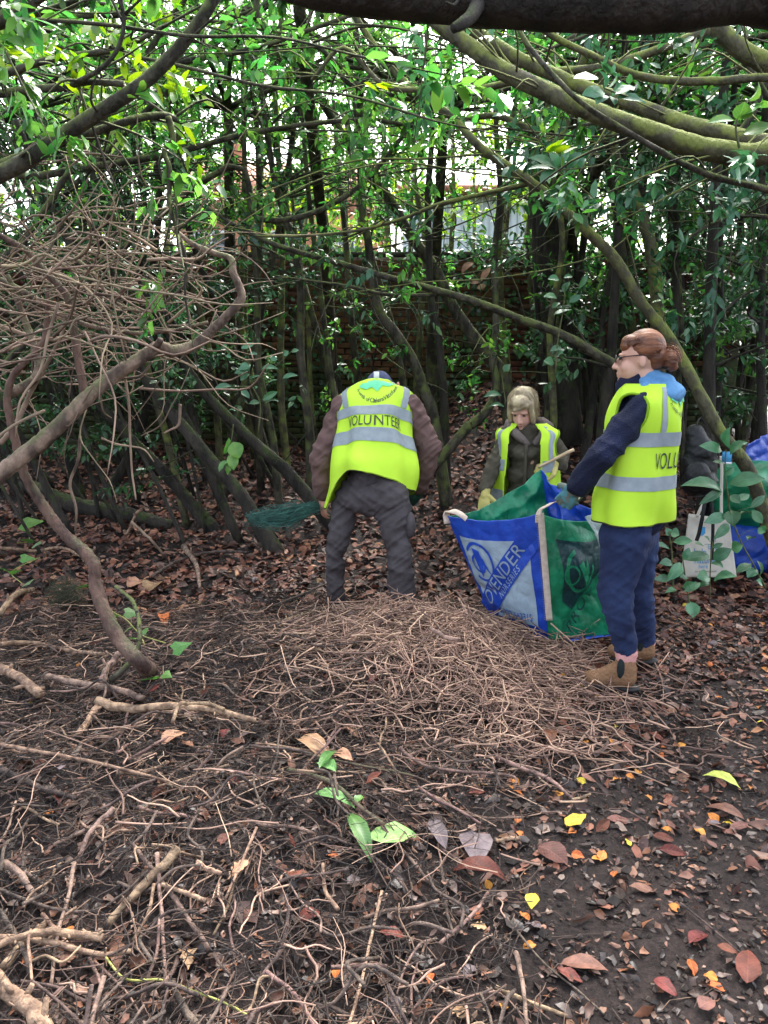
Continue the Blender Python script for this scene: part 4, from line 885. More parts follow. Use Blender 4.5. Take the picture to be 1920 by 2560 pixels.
# more sticks, told apart only by where they lie
kinds = [(ST, 'tan'), (SPK, 'pinkish'), (SD, 'dark')]; stick_look = {}
stick_meshes = {}
for k in range(9):
    rr = np.random.default_rng(300 + k); L = rr.uniform(.12, .34); R = rr.uniform(.0028, .0065)
    mb = MB(); b = rr.normal(size=2) * .05
    stick_look[k] = ('long ' if L > .26 else 'short ' if L < .18 else 'medium length ') + ('stout ' if R > .0045 else 'thin ') + ('bent ' if abs(b).max() > .06 else '') + kinds[k % 3][1] + ' cut stick strewn over the debris'
    tube(mb, [(-L / 2, 0, 0), (-L / 6, b[0] * L * 2, .01), (L / 6, b[1] * L * 2, .0), (L / 2, 0, .01)], [R, R, R * .9, R * .75], sides=7, n=13, rough=.1, seed=k)
    stick_meshes[k] = mb.mesh('cut_stick'); stick_meshes[k].materials.append(kinds[k % 3][0])
rr = np.random.default_rng(9); cnt = 0
while cnt < 230:
    x, y = rr.uniform(-2.0, .9), 1.45 + 3.2 * rr.random() ** 1.5
    if pathmask(np.array([x]), np.array([y]))[0] > .3 or abs(x) / y > .56: continue
    k = int(rr.integers(9)); o = bpy.data.objects.new('cut_stick', stick_meshes[k]); COL.objects.link(o)
    o.location = (x, y, Hf(x, y) + rr.uniform(.02, .08)); o.rotation_euler = (rr.uniform(0, 6), rr.normal() * .20, rr.uniform(0, 6.28))
    tag(o, stick_look[k], 'stick', 'loose ' + ['tan', 'pink', 'dark'][k % 3] + ' sticks on the debris'); cnt += 1

# ------------------------------------------------------------------ single fallen leaves
def leaf_mesh(name, outline, L, W, curl, fold, m, seed=0, wavy=.0):
    """outline: list of (t along, half width) ; a curved blade with a midrib and real thickness from its curl"""
    rr = np.random.default_rng(seed); V = []; n = len(outline)
    for (t, w) in outline:
        zc = -curl * L * (t - .5) ** 2 * 2
        for s in (-1, -.5, 0, .5, 1):
            V.append(((t - .5) * L, s * w * W / 2, zc + abs(s) * fold * W * .5 * w + wavy * rr.normal() * W * (abs(s) > .9)))
    me = mk_mesh(name, V, grid_quads(n, 5)); me.materials.append(m)
    return me
OV = [(0, .03), (.08, .35), (.22, .75), (.42, 1), (.62, .92), (.8, .62), (.93, .25), (1, .02)]
RD = [(0, .05), (.05, .4), (.18, .85), (.38, 1), (.6, .8), (.78, .5), (.92, .2), (1, .02)]
OAK = [(0, .06), (.1, .22), (.2, .55), (.28, .38), (.38, .85), (.47, .55), (.58, 1), (.68, .62), (.78, .8), (.9, .45), (1, .1)]
def lm(n, c, c2, rough=.45): return mat(n, c, tuple(q * .7 for q in c2), rough=max(rough, .5), scale=28, bump=.4, bscale=60, spec=.15, contrast=(.3, .7), veins=.35, objrand=.35)
MT['lf_orange'] = lm('orange_leaf', (.52, .20, .045), (.36, .12, .03)); MT['lf_yellow'] = lm('yellow_leaf', (.58, .47, .05), (.30, .22, .03))
MT['lf_redbrown'] = lm('redbrown_leaf', (.15, .046, .030), (.075, .026, .020), .32); MT['lf_brown'] = lm('brown_leaf', (.17, .085, .058), (.10, .05, .036))
MT['lf_grey'] = lm('grey_leaf', (.17, .135, .135), (.11, .085, .085), .35); MT['lf_tan'] = lm('tan_leaf', (.36, .215, .125), (.24, .135, .08))
MT['lf_green'] = lm('green_leaf', (.20, .36, .12), (.13, .28, .085), .35); MT['lf_lime'] = lm('lime_leaf', (.42, .46, .10), (.30, .34, .07))
def hero(name, mesh_args, base, tip, label, m, wpx, lift=.012, cat='leaf', tilt=0.0, group=None):
    A, B = G(*base), G(*tip); c = (A + B) / 2; d = B - A; L = d.length
    W = wpx * (c.y * CP - (c.z - CAMZ) * SP) / F * 1.25
    me = leaf_mesh(name, mesh_args[0], L, W, mesh_args[1], mesh_args[2], m, seed=int(base[0]), wavy=.04)
    o = bpy.data.objects.new(name, me); COL.objects.link(o)
    o.location = c + Vector((0, 0, lift + .01)); o.rotation_euler = (tilt, -math.atan2(d.z, d.xy.length) , math.atan2(d.y, d.x))
    return tag(o, label, cat, group)
hero('green_laurel_leaf', (OV, .15, .12), (920, 2118), (1042, 2112), 'pale green laurel leaf with a dark split lying on the debris', MT['lf_green'], 72, .05)
hero('green_laurel_leaf', (OV, .3, .3), (872, 2060), (930, 2170), 'crumpled bright green leaf beside the split laurel leaf', MT['leaf_ivy'], 36, .05)
hero('green_laurel_leaf', (OV, .2, .3), (840, 1985), (790, 1955), 'small green leaf on the reddish torn stem', MT['lf_green'], 34, .07)
hero('green_laurel_leaf', (OV, .2, .2), (800, 1985), (842, 1935), 'narrow bright green leaf at the tip of the torn stem', MT['leaf_ivy'], 24, .09)
hero('green_laurel_leaf', (RD, .3, .2), (790, 2020), (890, 2045), 'nibbled pale green leaf under the torn stem', MT['lf_green'], 34, .05)
hero('green_laurel_leaf', (OV, .3, .2), (890, 2050), (905, 2040), 'tiny green leaf beside the nibbled one', MT['leaf_ivy'], 20, .06)
hero('tan_laurel_leaf', (OV, .5, .3), (725, 1855), (830, 1938), 'long tan leaf curled over the twigs', MT['lf_tan'], 48, .06)
hero('tan_laurel_leaf', (OV, .3, .3), (820, 1920), (880, 1945), 'smaller tan leaf behind the long curled one', MT['lf_tan'], 34, .05)
hero('brown_laurel_leaf', (OV, .4, .3), (1135, 2185), (1268, 2215), 'large glossy dark red brown leaf at the end of a stick', MT['lf_redbrown'], 52, .05)
hero('red_leaf', (RD, .2, .15), (1865, 2485), (1868, 2400), 'broad rusty red leaf lying on bare path soil', MT['lf_redbrown'], 48, .02)
hero('red_leaf', (OV, .2, .15), (1790, 2395), (1840, 2420), 'narrow rusty leaf beside the broad red one', MT['lf_redbrown'], 26, .02)
hero('lime_leaf', (OV, .3, .25), (1755, 1935), (1850, 1975), 'long yellow green leaf on the earth path', MT['lf_lime'], 34, .02)
hero('yellow_leaf', (RD, .1, .1), (1415, 2082), (1465, 2058), 'bright yellow mottled leaf on the path edge', MT['lf_yellow'], 34, .015)
hero('purple_grey_leaf', (RD, .2, .15), (1185, 2090), (1195, 2170), 'large purplish grey leaf with an orange patch', MT['lf_grey'], 70, .03)
hero('purple_grey_leaf', (OV, .2, .2), (1075, 2070), (1115, 2130), 'purplish leaf beside the orange birch leaf', MT['lf_grey'], 36, .03)
hero('brown_laurel_leaf', (OV, .2, .2), (1345, 2135), (1420, 2175), 'broad dull brown leaf on the path edge', MT['lf_brown'], 60, .02)
hero('brown_laurel_leaf', (OV, .2, .2), (1400, 2410), (1520, 2430), 'long brown leaf half buried in the path soil', MT['lf_brown'], 44, .01)
hero('red_leaf', (RD, .2, .15), (1635, 2470), (1690, 2520), 'dull red leaf below the scattered birch leaves', MT['lf_redbrown'], 36, .015)
hero('red_leaf', (RD, .2, .15), (1745, 2556), (1785, 2538), 'dull red leaf curled at the path corner', MT['lf_brown'], 36, .015)
hero('brown_laurel_leaf', (OV, .3, .2), (1765, 2015), (1860, 2050), 'brown leaf below the long yellow green leaf', MT['lf_brown'], 34, .015)
hero('birch_leaf', (RD, .1, .1), (1330, 2262), (1328, 2298), 'whole golden birch leaf with a stalk', MT['lf_yellow'], 30, .03)
hero('oak_leaf', (OAK, .2, .1), (570, 2225), (620, 2190), 'pale tan lobed oak leaf among dark sticks', MT['lf_tan'], 34, .06)
hero('oak_leaf', (OAK, .2, .1), (1175, 2330), (1215, 2345), 'yellowish lobed oak leaf near the path edge', MT['lf_tan'], 26, .04)
hero('oak_leaf', (OAK, .2, .1), (1120, 2510), (1165, 2540), 'pinkish tan lobed oak leaf by crossing sticks', MT['lf_tan'], 40, .04)
hero('oak_leaf', (OAK, .3, .1), (150, 2430), (185, 2400), 'brown lobed oak leaf under the yellow green stem', MT['lf_brown'], 40, .04)
hero('brown_laurel_leaf', (OV, .4, .3), (370, 1490), (400, 1470), 'pale brown dead leaf beside the ivy', MT['lf_tan'], 44, .05)
hero('brown_laurel_leaf', (RD, .4, .2), (320, 1480), (370, 1470), 'broad pinkish dead leaf beside the ivy', MT['lf_tan'], 50, .05)
hero('brown_laurel_leaf', (OV, .3, .2), (405, 1545), (415, 1585), 'upright orange brown leaf by the ivy', MT['lf_orange'], 22, .06)
hero('brown_laurel_leaf', (RD, .3, .2), (405, 1885), (470, 1870), 'pinkish rounded dead leaf on the twigs', MT['lf_tan'], 40, .05)
hero('red_leaf', (OV, .3, .2), (1370, 1850), (1378, 1890), 'reddish leaf propped at the heap edge', MT['lf_redbrown'], 26, .06)
sorts = [('small_orange_leaf', RD, (.030, .048), .75, 'lf_orange', 'small orange birch leaf scattered on the earth path', 'small orange leaves on the path', 110, 'path'),
         ('small_yellow_leaf', RD, (.026, .042), .7, 'lf_yellow', 'small yellow birch leaf scattered on the ground', 'small yellow leaves', 14, 'path'),
         ('brown_leaf', OV, (.06, .11), .45, 'lf_brown', 'brown laurel leaf scattered on the ground', 'brown laurel leaves', 52, 'both'),
         ('red_brown_leaf', OV, (.05, .10), .5, 'lf_redbrown', 'wet red brown leaf scattered on the ground', 'wet red brown leaves', 58, 'both'),
         ('grey_leaf', RD, (.04, .07), .6, 'lf_grey', 'greyish dead leaf scattered on the ground', 'greyish dead leaves', 30, 'both'),
         ('tan_leaf', OAK, (.05, .09), .6, 'lf_tan', 'tan lobed leaf scattered on the debris', 'tan lobed leaves', 24, 'left')]
for k, (nm, out, Lr, wr, mk, lab, gr, num, where) in enumerate(sorts):
    rr = np.random.default_rng(500 + k)
    mes = [leaf_mesh(nm, out, L := rr.uniform(*Lr), L * wr, rr.uniform(-.1, .5), rr.uniform(0, .4), MT[mk], seed=q, wavy=.06) for q in range(6)]
    c = 0
    while c < num:
        x, y = rr.uniform(-2.0, 2.6), 1.45 + 4.2 * rr.random() ** 1.25
        if abs(x) / y > .54: continue
        pm = pathmask(np.array([x]), np.array([y]))[0]
        if where == 'path' and pm < .25 and rr.random() < .93: continue
        if where == 'both' and pm < .1 and rr.random() < .6: continue
        if where == 'left' and pm > .3: continue
        o = bpy.data.objects.new(nm, mes[int(rr.integers(6))]); COL.objects.link(o)
        o.location = (x, y, Hf(x, y) + rr.uniform(.010, .02) + (.02 if pm < .3 else 0)); o.rotation_euler = (rr.normal() * .3, rr.normal() * .25, rr.uniform(0, 6.28))
        tag(o, lab, 'leaf', gr); c += 1
# ------------------------------------------------------------------ people: bodies grown as one skin, clothes as parts
def lathe_capsule(bm, p0, r0, p1, r1, seg=14, flat=None):
    p0, p1 = Vector(p0), Vector(p1); ax = p1 - p0; L = ax.length or 1e-6; ax = ax / L
    u = ax.orthogonal().normalized(); w = ax.cross(u)
    prof = []
    for i in range(5): a = math.pi / 2 * i / 5; prof.append((-r0 * math.cos(a), r0 * math.sin(a)))
    prof.append((0, r0)); prof.append((L, r1))
    for i in range(1, 6): a = math.pi / 2 * i / 5; prof.append((L + r1 * math.sin(a), r1 * math.cos(a)))
    rings = []
    for (h, rr) in prof:
        if rr < 1e-5: rings.append([bm.verts.new(p0 + ax * h)])
        else: rings.append([bm.verts.new(p0 + ax * h + (u * math.cos(2 * math.pi * k / seg) + w * math.sin(2 * math.pi * k / seg)) * rr) for k in range(seg)])
    for A, B in zip(rings[:-1], rings[1:]):
        for k in range(seg):
            k2 = (k + 1) % seg
            if len(A) == 1 and len(B) == 1: continue
            if len(A) == 1: bm.faces.new((A[0], B[k2], B[k]))
            elif len(B) == 1: bm.faces.new((A[k], A[k2], B[0]))
            else: bm.faces.new((A[k], A[k2], B[k2], B[k]))
def organic(name, prims, m, parent, voxel=.008, smooth=6, wrinkle=0.0, wfreq=14, wdir=(1, 1, 1), seed=0):
    """prims: ('c', p0, r0, p1, r1) tapered limb, ('e', centre, radii, axes) ellipsoid; grown together into one surface"""
    bm = bmesh.new()
    for q in prims:
        if q[0] == 'c': lathe_capsule(bm, *q[1:5])
        elif q[0] == 'ch':
            for (a, ra), (b, rb_) in zip(q[1][:-1], q[1][1:]): lathe_capsule(bm, a, ra, b, rb_)
        else:
            mx = Matrix.Translation(Vector(q[1])) @ (q[3].to_4x4() if len(q) > 3 else Matrix.Identity(4)) @ Matrix.Diagonal((*q[2], 1))
            bmesh.ops.create_uvsphere(bm, u_segments=20, v_segments=14, radius=1, matrix=mx)
    bmesh.ops.recalc_face_normals(bm, faces=bm.faces[:])
    me = bpy.data.meshes.new(name + '_raw'); bm.to_mesh(me); bm.free()
    t = bpy.data.objects.new('tmp', me); COL.objects.link(t)
    md = t.modifiers.new('r', 'REMESH'); md.mode = 'VOXEL'; md.voxel_size = voxel; md.use_smooth_shade = True
    if smooth: sm = t.modifiers.new('s', 'SMOOTH'); sm.factor = .5; sm.iterations = smooth
    dg = bpy.context.evaluated_depsgraph_get(); out = bpy.data.meshes.new_from_object(t.evaluated_get(dg))
    bpy.data.objects.remove(t); bpy.data.meshes.remove(me); out.name = name
    if wrinkle:
        n = len(out.vertices); co = np.zeros(n * 3); no = np.zeros(n * 3)
        out.vertices.foreach_get('co', co); out.vertices.foreach_get('normal', no); co = co.reshape(-1, 3); no = no.reshape(-1, 3)
        wd = Vector(wdir)
        o1 = Vector((seed * 9.1, 3, 1))      # cloth: long creases in two slanting directions over broad swells
        def fold(c):
            x_, y_, z_ = c[0] * wd.x, c[1] * wd.y, c[2] * wd.z
            a = noise.noise(Vector((x_ * .45, y_ * .45, (z_ + .55 * x_) * 1.5)) * wfreq + o1)
            b = noise.noise(Vector((x_ * .5, y_ * .5, (z_ - .8 * x_ + .3 * y_) * 1.7)) * wfreq * 1.3 + o1 * 2)
            return .9 * (.28 - abs(a)) + .7 * (.28 - abs(b)) + .5 * noise.noise(Vector((x_, y_, z_)) * wfreq * .5 + o1)
        d = np.array([fold(c) for c in co])
        co = co + no * (d * wrinkle)[:, None]
        out.vertices.foreach_set('co', co.ravel()); out.update()
    out.polygons.foreach_set('use_smooth', np.ones(len(out.polygons), bool))
    out.materials.clear()
    return obj(name, out, m, parent)
def frame(d, up=(0, 0, 1)):      # axes with local X along d
    d = Vector(d).normalized(); up = Vector(up); y = up.cross(d).normalized(); z = d.cross(y)
    return Matrix((d, y, z)).transposed()
def hand_prims(wrist, palm_dir, back, thumb_side, size=1.0, curl=.6, r=.0095, spread=.18):
    """palm from the wrist along palm_dir; back is the normal of the hand's back; fingers bend away from the back"""
    d = Vector(palm_dir).normalized(); b = Vector(back); b = (b - d * b.dot(d)).normalized(); s = Vector(thumb_side); s = (s - d * s.dot(d) - b * s.dot(b)).normalized()
    w = Vector(wrist); k = size
    pr = [('e', w + d * .045 * k, (.050 * k, .040 * k, .017 * k), Matrix((d, s, b)).transposed()), ('c', w - d * .03, .027 * k, w + d * .02, .028 * k)]
    for i, (off, ln) in enumerate(((.030, .070), (.010, .080), (-.010, .075), (-.029, .058))):
        p = w + d * (.085 if i < 3 else .078) * k + s * off * k
        dd = (d + s * spread * (1.2 - i * .8) * .5).normalized(); pts = [(p - dd * .02 * k, r * k * 1.08)]
        for j in range(3):
            a = curl * (.35 + j * .75) * (1 + .08 * i); e = (dd * math.cos(a) - b * math.sin(a)).normalized()
            p = p + e * ln * k * (.46, .31, .25)[j]; pts.append((p, r * k * (1 - .09 * (j + 1))))
        pr.append(('ch', pts))
    p = w + d * .025 * k + s * .030 * k; q = p + (d * .55 + s * .7 - b * .25).normalized() * .042 * k; e = q + (d * .8 + s * .15 - b * (.3 + .4 * curl)).normalized() * .036 * k
    pr.append(('ch', [(p, r * 1.35 * k), (q, r * 1.15 * k), (e, r * .95 * k)]))
    return pr
def cr(A, t):                     # Catmull-Rom value of rows A at parameter t in 0..1 (arrays)
    A = np.asarray(A, float); k = len(A); E = np.vstack([2 * A[0] - A[1], A, 2 * A[-1] - A[-2]])
    u = np.clip(np.asarray(t, float), 0, 1) * (k - 1); i = np.minimum(u.astype(int), k - 2); f = (u - i)[..., None]
    p0, p1, p2, p3 = E[i], E[i + 1], E[i + 2], E[i + 3]
    return .5 * (2 * p1 + (p2 - p0) * f + (2 * p0 - 5 * p1 + 4 * p2 - p3) * f ** 2 + (3 * p1 - p0 - 3 * p2 + p3) * f ** 3)
class Garment:
    """rings: (centre, right axis, outward axis at theta 0, half width, half depth, v), hem to collar"""
    def __init__(s, rings, fold=.010, seed=0, hem=None, sq=1.0):
        s.C = [tuple(r[0]) for r in rings]; s.R = [tuple(Vector(r[1]).normalized()) for r in rings]; s.D = [tuple(Vector(r[2]).normalized()) for r in rings]
        s.ab = [(r[3], r[4]) for r in rings]; s.fold = fold; s.seed = seed; s.hem = hem
    def at(s, th, v, off=0.0):
        th = np.asarray(th, float); v = np.asarray(v, float); th, v = np.broadcast_arrays(th, v)
        C, R, D, ab = cr(s.C, v), unit(cr(s.R, v)), unit(cr(s.D, v)), cr(s.ab, v)
        sn, cs = np.sin(th), np.cos(th)
        sn2 = np.sign(sn) * np.abs(sn) ** .82; cs2 = np.sign(cs) * np.abs(cs) ** .82
        f = s.fold * (1.25 - v) * (np.sin(th * 4.3 + 2.2 * np.sin(v * 3.1 + s.seed)) + .7 * np.sin(th * 7.7 + 5 * v + s.seed * 2.1) + .5 * np.sin(v * 16 + th * 3 + s.seed))
        p = C + R * (sn2 * (ab[..., 0] + off + f))[..., None] + D * (cs2 * (ab[..., 1] + off + f))[..., None]
        if s.hem is not None: p = p + s.hem(th, v)
        return p
    def sheet(s, name, m, parent, keep, nt=200, nv=120, th0=-math.pi, th1=math.pi, v0=0.0, v1=1.0, off=0.0, thick=.004):
        th = np.linspace(th0, th1, nt); v = np.linspace(v0, v1, nv); TH, VV = np.meshgrid(th, v, indexing='ij')
        Vv = s.at(TH, VV, off).reshape(-1, 3); Qd = grid_quads(nt, nv)
        tc = ((TH[:-1, :-1] + TH[1:, 1:]) / 2).ravel(); vc = ((VV[:-1, :-1] + VV[1:, 1:]) / 2).ravel()
        Qd = Qd[keep(tc, vc)] if keep else Qd
        used = np.unique(Qd); mp = np.full(len(Vv), -1); mp[used] = np.arange(len(used))
        o = obj(name, mk_mesh(name, Vv[used], mp[Qd]), m, parent)
        if thick:
            sd_ = o.modifiers.new('thickness', 'SOLIDIFY'); sd_.thickness = thick; sd_.offset = 1
        return o
def armhole_binding(g, th_c, th_r, v_c, v_r, parent):
    for s in (-1, 1):
        a = np.linspace(0, 6.2832, 49); pts = g.at(s * (th_c + th_r * np.cos(a)), v_c + v_r * np.sin(a), .0045)
        mb = MB(); tube(mb, list(pts), .0068, sides=6, n=97, rough=0); obj('armhole_binding', mb, MT['hivis_edge'], parent)
def text_mesh(s, size=1.0, spacing=1.0):
    cu = bpy.data.curves.new('t', 'FONT'); cu.body = s; cu.size = size; cu.align_x = 'CENTER'; cu.align_y = 'CENTER'; cu.space_character = spacing; cu.resolution_u = 3
    t = bpy.data.objects.new('tmp', cu); COL.objects.link(t); dg = bpy.context.evaluated_depsgraph_get()
    me = bpy.data.meshes.new_from_object(t.evaluated_get(dg)); bpy.data.objects.remove(t); bpy.data.curves.remove(cu)
    bm = bmesh.new(); bm.from_mesh(me); bmesh.ops.triangulate(bm, faces=bm.faces[:])
    for _ in range(4):
        ed = [e for e in bm.edges if e.calc_length() > size * .13]
        if ed: bmesh.ops.subdivide_edges(bm, edges=ed, cuts=1, use_grid_fill=False); bmesh.ops.triangulate(bm, faces=bm.faces[:])
    co = np.array([v.co[:] for v in bm.verts]); bm.verts.index_update()
    tr = np.array([[v.index for v in f.verts] for f in bm.faces]); bm.free(); bpy.data.meshes.remove(me)
    return co, tr
def shape_mesh(poly):             # flat filled outline, finely cut so that it can follow a surface
    bm = bmesh.new(); vs = [bm.verts.new((x, y, 0)) for x, y in poly]; bm.faces.new(vs); bmesh.ops.triangulate(bm, faces=bm.faces[:])
    for _ in range(5):
        ed = [e for e in bm.edges if e.calc_length() > .025]
        if ed: bmesh.ops.subdivide_edges(bm, edges=ed, cuts=1); bmesh.ops.triangulate(bm, faces=bm.faces[:])
    co = np.array([v.co[:] for v in bm.verts]); bm.verts.index_update(); tr = np.array([[v.index for v in f.verts] for f in bm.faces]); bm.free()
    return co, tr
def ring_shape(cx, cy, r0, r1, a0=0.0, a1=6.2832, n=40):
    a = np.linspace(a0, a1, n); V = np.concatenate([np.stack([cx + r * np.cos(a), cy + r * np.sin(a), 0 * a], -1) for r in (r0, r1)])
    i = np.arange(n - 1); T = np.concatenate([np.stack([i, i + 1, n + i], -1), np.stack([i + 1, n + i + 1, n + i], -1)])
    return V, T

def cloth(name, c, c2, **k): return mat(name, c, c2, **{**dict(rough=.85, scale=5, bump=.35, bscale=26, spec=.25, bdist=.02), **k})
MT['hivis'] = cloth('hivis_yellow', (.48, .74, .045), (.41, .66, .035), rough=.7, bump=.12, bscale=14)
MT['hivis_edge'] = cloth('hivis_edge', (.24, .42, .012), (.16, .30, .010), rough=.8)
MT['reflective'] = mat('reflective_grey', (.27, .31, .34), (.21, .25, .28), rough=.5, scale=20, bump=.1, bscale=30)
MT['binding'] = cloth('vest_binding', (.05, .05, .02), (.03, .03, .015))
MT['print_dark'] = mat('print_dark', (.045, .06, .045), rough=.7)
MT['print_teal'] = mat('print_teal', (.14, .62, .33), (.10, .52, .28), rough=.7)
MT['jacket_brown'] = cloth('jacket_brown', (.165, .098, .092), (.100, .060, .056))
MT['trousers_grey'] = cloth('trousers_grey', (.082, .073, .080), (.040, .033, .034), scale=3)
MT['fleece_navy'] = cloth('fleece_navy', (.013, .018, .050), (.007, .010, .028), bump=.5, bscale=140)
MT['jeans_navy'] = cloth('jeans_navy', (.024, .040, .105), (.012, .020, .058))
MT['jacket_olive'] = cloth('jacket_olive', (.080, .070, .050), (.050, .043, .031), scale=7)
MT['hood_grey'] = cloth('hood_grey', (.150, .120, .110), (.10, .08, .075), bump=.5, bscale=60)
MT['hood_blue'] = cloth('hood_blue', (.125, .30, .52), (.085, .22, .42))
MT['skin'] = mat('skin', (.62, .34, .25), (.54, .27, .19), rough=.5, scale=7, spec=.35)
MT['skin_b'] = mat('skin_pale', (.66, .40, .31), (.58, .31, .235), rough=.5, scale=7, spec=.35)
MT['hair_red'] = mat('hair_auburn', (.29, .105, .042), (.085, .030, .016), rough=.40, scale=16, bump=.6, bscale=55, stretch=(.22, 1.8, 1.8), contrast=(.35, .68))
MT['hair_blonde'] = mat('hair_blonde', (.56, .46, .29), (.30, .235, .15), rough=.45, scale=13, bump=.8, bscale=45, stretch=(1.5, 1.5, .3))
MT['cap_navy'] = cloth('cap_navy', (.085, .10, .19), (.05, .06, .12))
MT['glove_yellow'] = cloth('glove_yellow', (.55, .48, .17), (.42, .36, .12))
MT['glove_teal'] = cloth('glove_teal', (.075, .22, .25), (.12, .14, .11), scale=30, contrast=(.45, .55))
MT['glove_green'] = cloth('glove_green', (.020, .075, .050), (.010, .035, .028))
MT['pink'] = cloth('cuff_pink', (.60, .30, .28), (.48, .22, .21))
MT['suede'] = cloth('boot_suede', (.235, .130, .070), (.150, .080, .042), bump=.5, bscale=70)
MT['rubber'] = mat('rubber_black', (.018, .018, .018), rough=.7)
MT['elastic'] = cloth('elastic_black', (.014, .022, .022), (.010, .014, .014))
MT['white_label'] = cloth('white_label', (.75, .76, .78), (.65, .66, .70), bump=.1)
MT['frame_black'] = mat('spectacle_frame', (.012, .012, .016), rough=.3)
MT['lens'] = mat('spectacle_lens', (.10, .12, .13), rough=.05, spec=.8)
lens = MT['lens'].node_tree.nodes['Principled BSDF']; lens.inputs['Transmission Weight'].default_value = .9; lens.inputs['IOR'].default_value = 1.1
MT['eye'] = mat('eye', (.05, .04, .035), rough=.15)
MT['lip'] = mat('lip', (.45, .17, .14), rough=.4)
MT['metal'] = mat('metal_bright', (.6, .6, .6), rough=.3, metal=1.0)

def vest_prints(g, vest, par, th_c, v_vol, v_arc, size, R_at):
    """VOLUNTEER across the back, the arched name and the tree emblem above it"""
    def put(name, co, tr, m, v0, arc=0.0):
        a = R_at                                        # metres of arc per radian at the back
        hgt = g.len
        th = th_c + co[:, 0] / a; v = v0 + co[:, 1] / hgt
        obj(name, mk_mesh(name, g.at(th, v, .0085), None, tr, smooth=False), m, par)
    co, tr = text_mesh('VOLUNTEER', size); put('volunteer_lettering', co, tr, MT['print_dark'], v_vol)
    s = 'Friends of Oakens Woodlands'; VV, TT, n = [], [], 0
    for i, ch in enumerate(s):
        if ch == ' ': continue
        c2, t2 = text_mesh(ch, size * .42); a = (i - (len(s) - 1) / 2) / (len(s) - 1) * 2.1; Rr = size * 1.75
        x = c2[:, 0] * math.cos(a) - c2[:, 1] * math.sin(a); y = c2[:, 0] * math.sin(a) + c2[:, 1] * math.cos(a)
        VV.append(np.stack([x + Rr * math.sin(a), y - Rr * math.cos(a), 0 * x], -1)); TT.append(t2 + n); n += len(c2)
    put('arched_lettering', np.concatenate(VV), np.concatenate(TT), MT['print_dark'], v_arc + size * .9 / g.len)
    k = size * 1.5
    leafs = [[(0, -.72), (.22, -.40), (.55, -.52), (.50, -.28), (.98, -.25), (.66, .02), (.95, .22), (.52, .28), (.58, .62), (.24, .48), (.10, .82), (-.02, .55), (-.20, .85), (-.26, .48), (-.62, .58), (-.52, .26), (-.96, .18), (-.66, .0), (-.98, -.28), (-.48, -.28), (-.50, -.52), (-.20, -.40)]]
    for L_ in leafs:
        co, tr = shape_mesh([(x * k, y * k) for x, y in L_]); put('tree_emblem', co, tr, MT['print_teal'], v_arc + size * .8 / g.len)

# ---- the bending man ----------------------------------------------------------------------------------------
MANY = 4.72
mroot = empty('person', G(925, 1550), 'person in brown jacket and grey trousers bending over, yellow volunteer vest seen from behind', 'person')
hipL, hipR = P(868, 1262, 4.78), P(976, 1258, 4.70)
kneeL, kneeR = P(840, 1378, 4.74), P(996, 1375, 4.62)
ankL, ankR = P(840, 1532, 4.80), P(1012, 1552, 4.64)
pel, chest, neck = P(928, 1228, 4.76), P(940, 1070, 5.00), P(942, 1000, 5.14)
shL, shR = P(862, 1022, 5.04), P(1022, 1017, 5.04)
elL, elR = P(806, 1150, 4.98), P(1074, 1118, 5.02)
wrL, wrR = P(806, 1243, 5.02), P(1052, 1225, 5.14)
headc = P(948, 974, 5.27)
body = [('c', pel, .09, chest, .11), ('c', chest, .11, neck, .08), ('c', neck, .055, headc, .06), ('e', headc, (.078, .098, .115)), ('e', P(900, 964, 5.26), (.012, .02, .028)), ('e', P(995, 964, 5.26), (.012, .02, .028)),
        ('ch', [(shL, .05), (elL, .038), (wrL, .027)]), ('ch', [(shR, .05), (elR, .038), (wrR, .027)]),
        ('ch', [(hipL, .065), (kneeL, .045), (ankL, .036)]), ('ch', [(hipR, .07), (kneeR, .05), (ankR, .04)]),
        ('c', shL, .055, shR, .055), ('c', hipL, .07, hipR, .07), ('c', ankL, .04, ankL + Vector((0, .14, -.05)), .035), ('c', ankR, .04, ankR + Vector((0, .14, -.05)), .035)]
hd = headc + Vector((0, .09, -.01))
body += [('e', hd, (.055, .04, .085)), ('e', hd + Vector((0, .045, -.01)), (.014, .02, .02)), ('e', hd + Vector((0, .02, -.075)), (.035, .03, .025))]
body += hand_prims(wrL, Vector((.03, .02, -1)), Vector((-.8, -.5, 0)), Vector((.3, .9, 0)), 1.0, .5)
organic('body', body, MT['skin'], mroot, voxel=.0065, smooth=3)
organic('jacket', [('c', pel + Vector((0, .06, .10)), .135, chest, .165), ('c', chest, .165, neck + Vector((0, .0, -.02)), .10), ('c', shL, .085, shR, .085),
                   ('ch', [(shL, .083), (elL + Vector((.0, 0, .02)), .078), (elL, .080), (wrL + Vector((0, 0, .035)), .062)]), ('ch', [(shR, .083), (elR, .078), (wrR + Vector((0, -.01, .03)), .060)]),
                   ('e', elR + Vector((.03, 0, .0)), (.06, .06, .06))],
        MT['jacket_brown'], mroot, voxel=.0075, smooth=6, wrinkle=.030, wfreq=8)
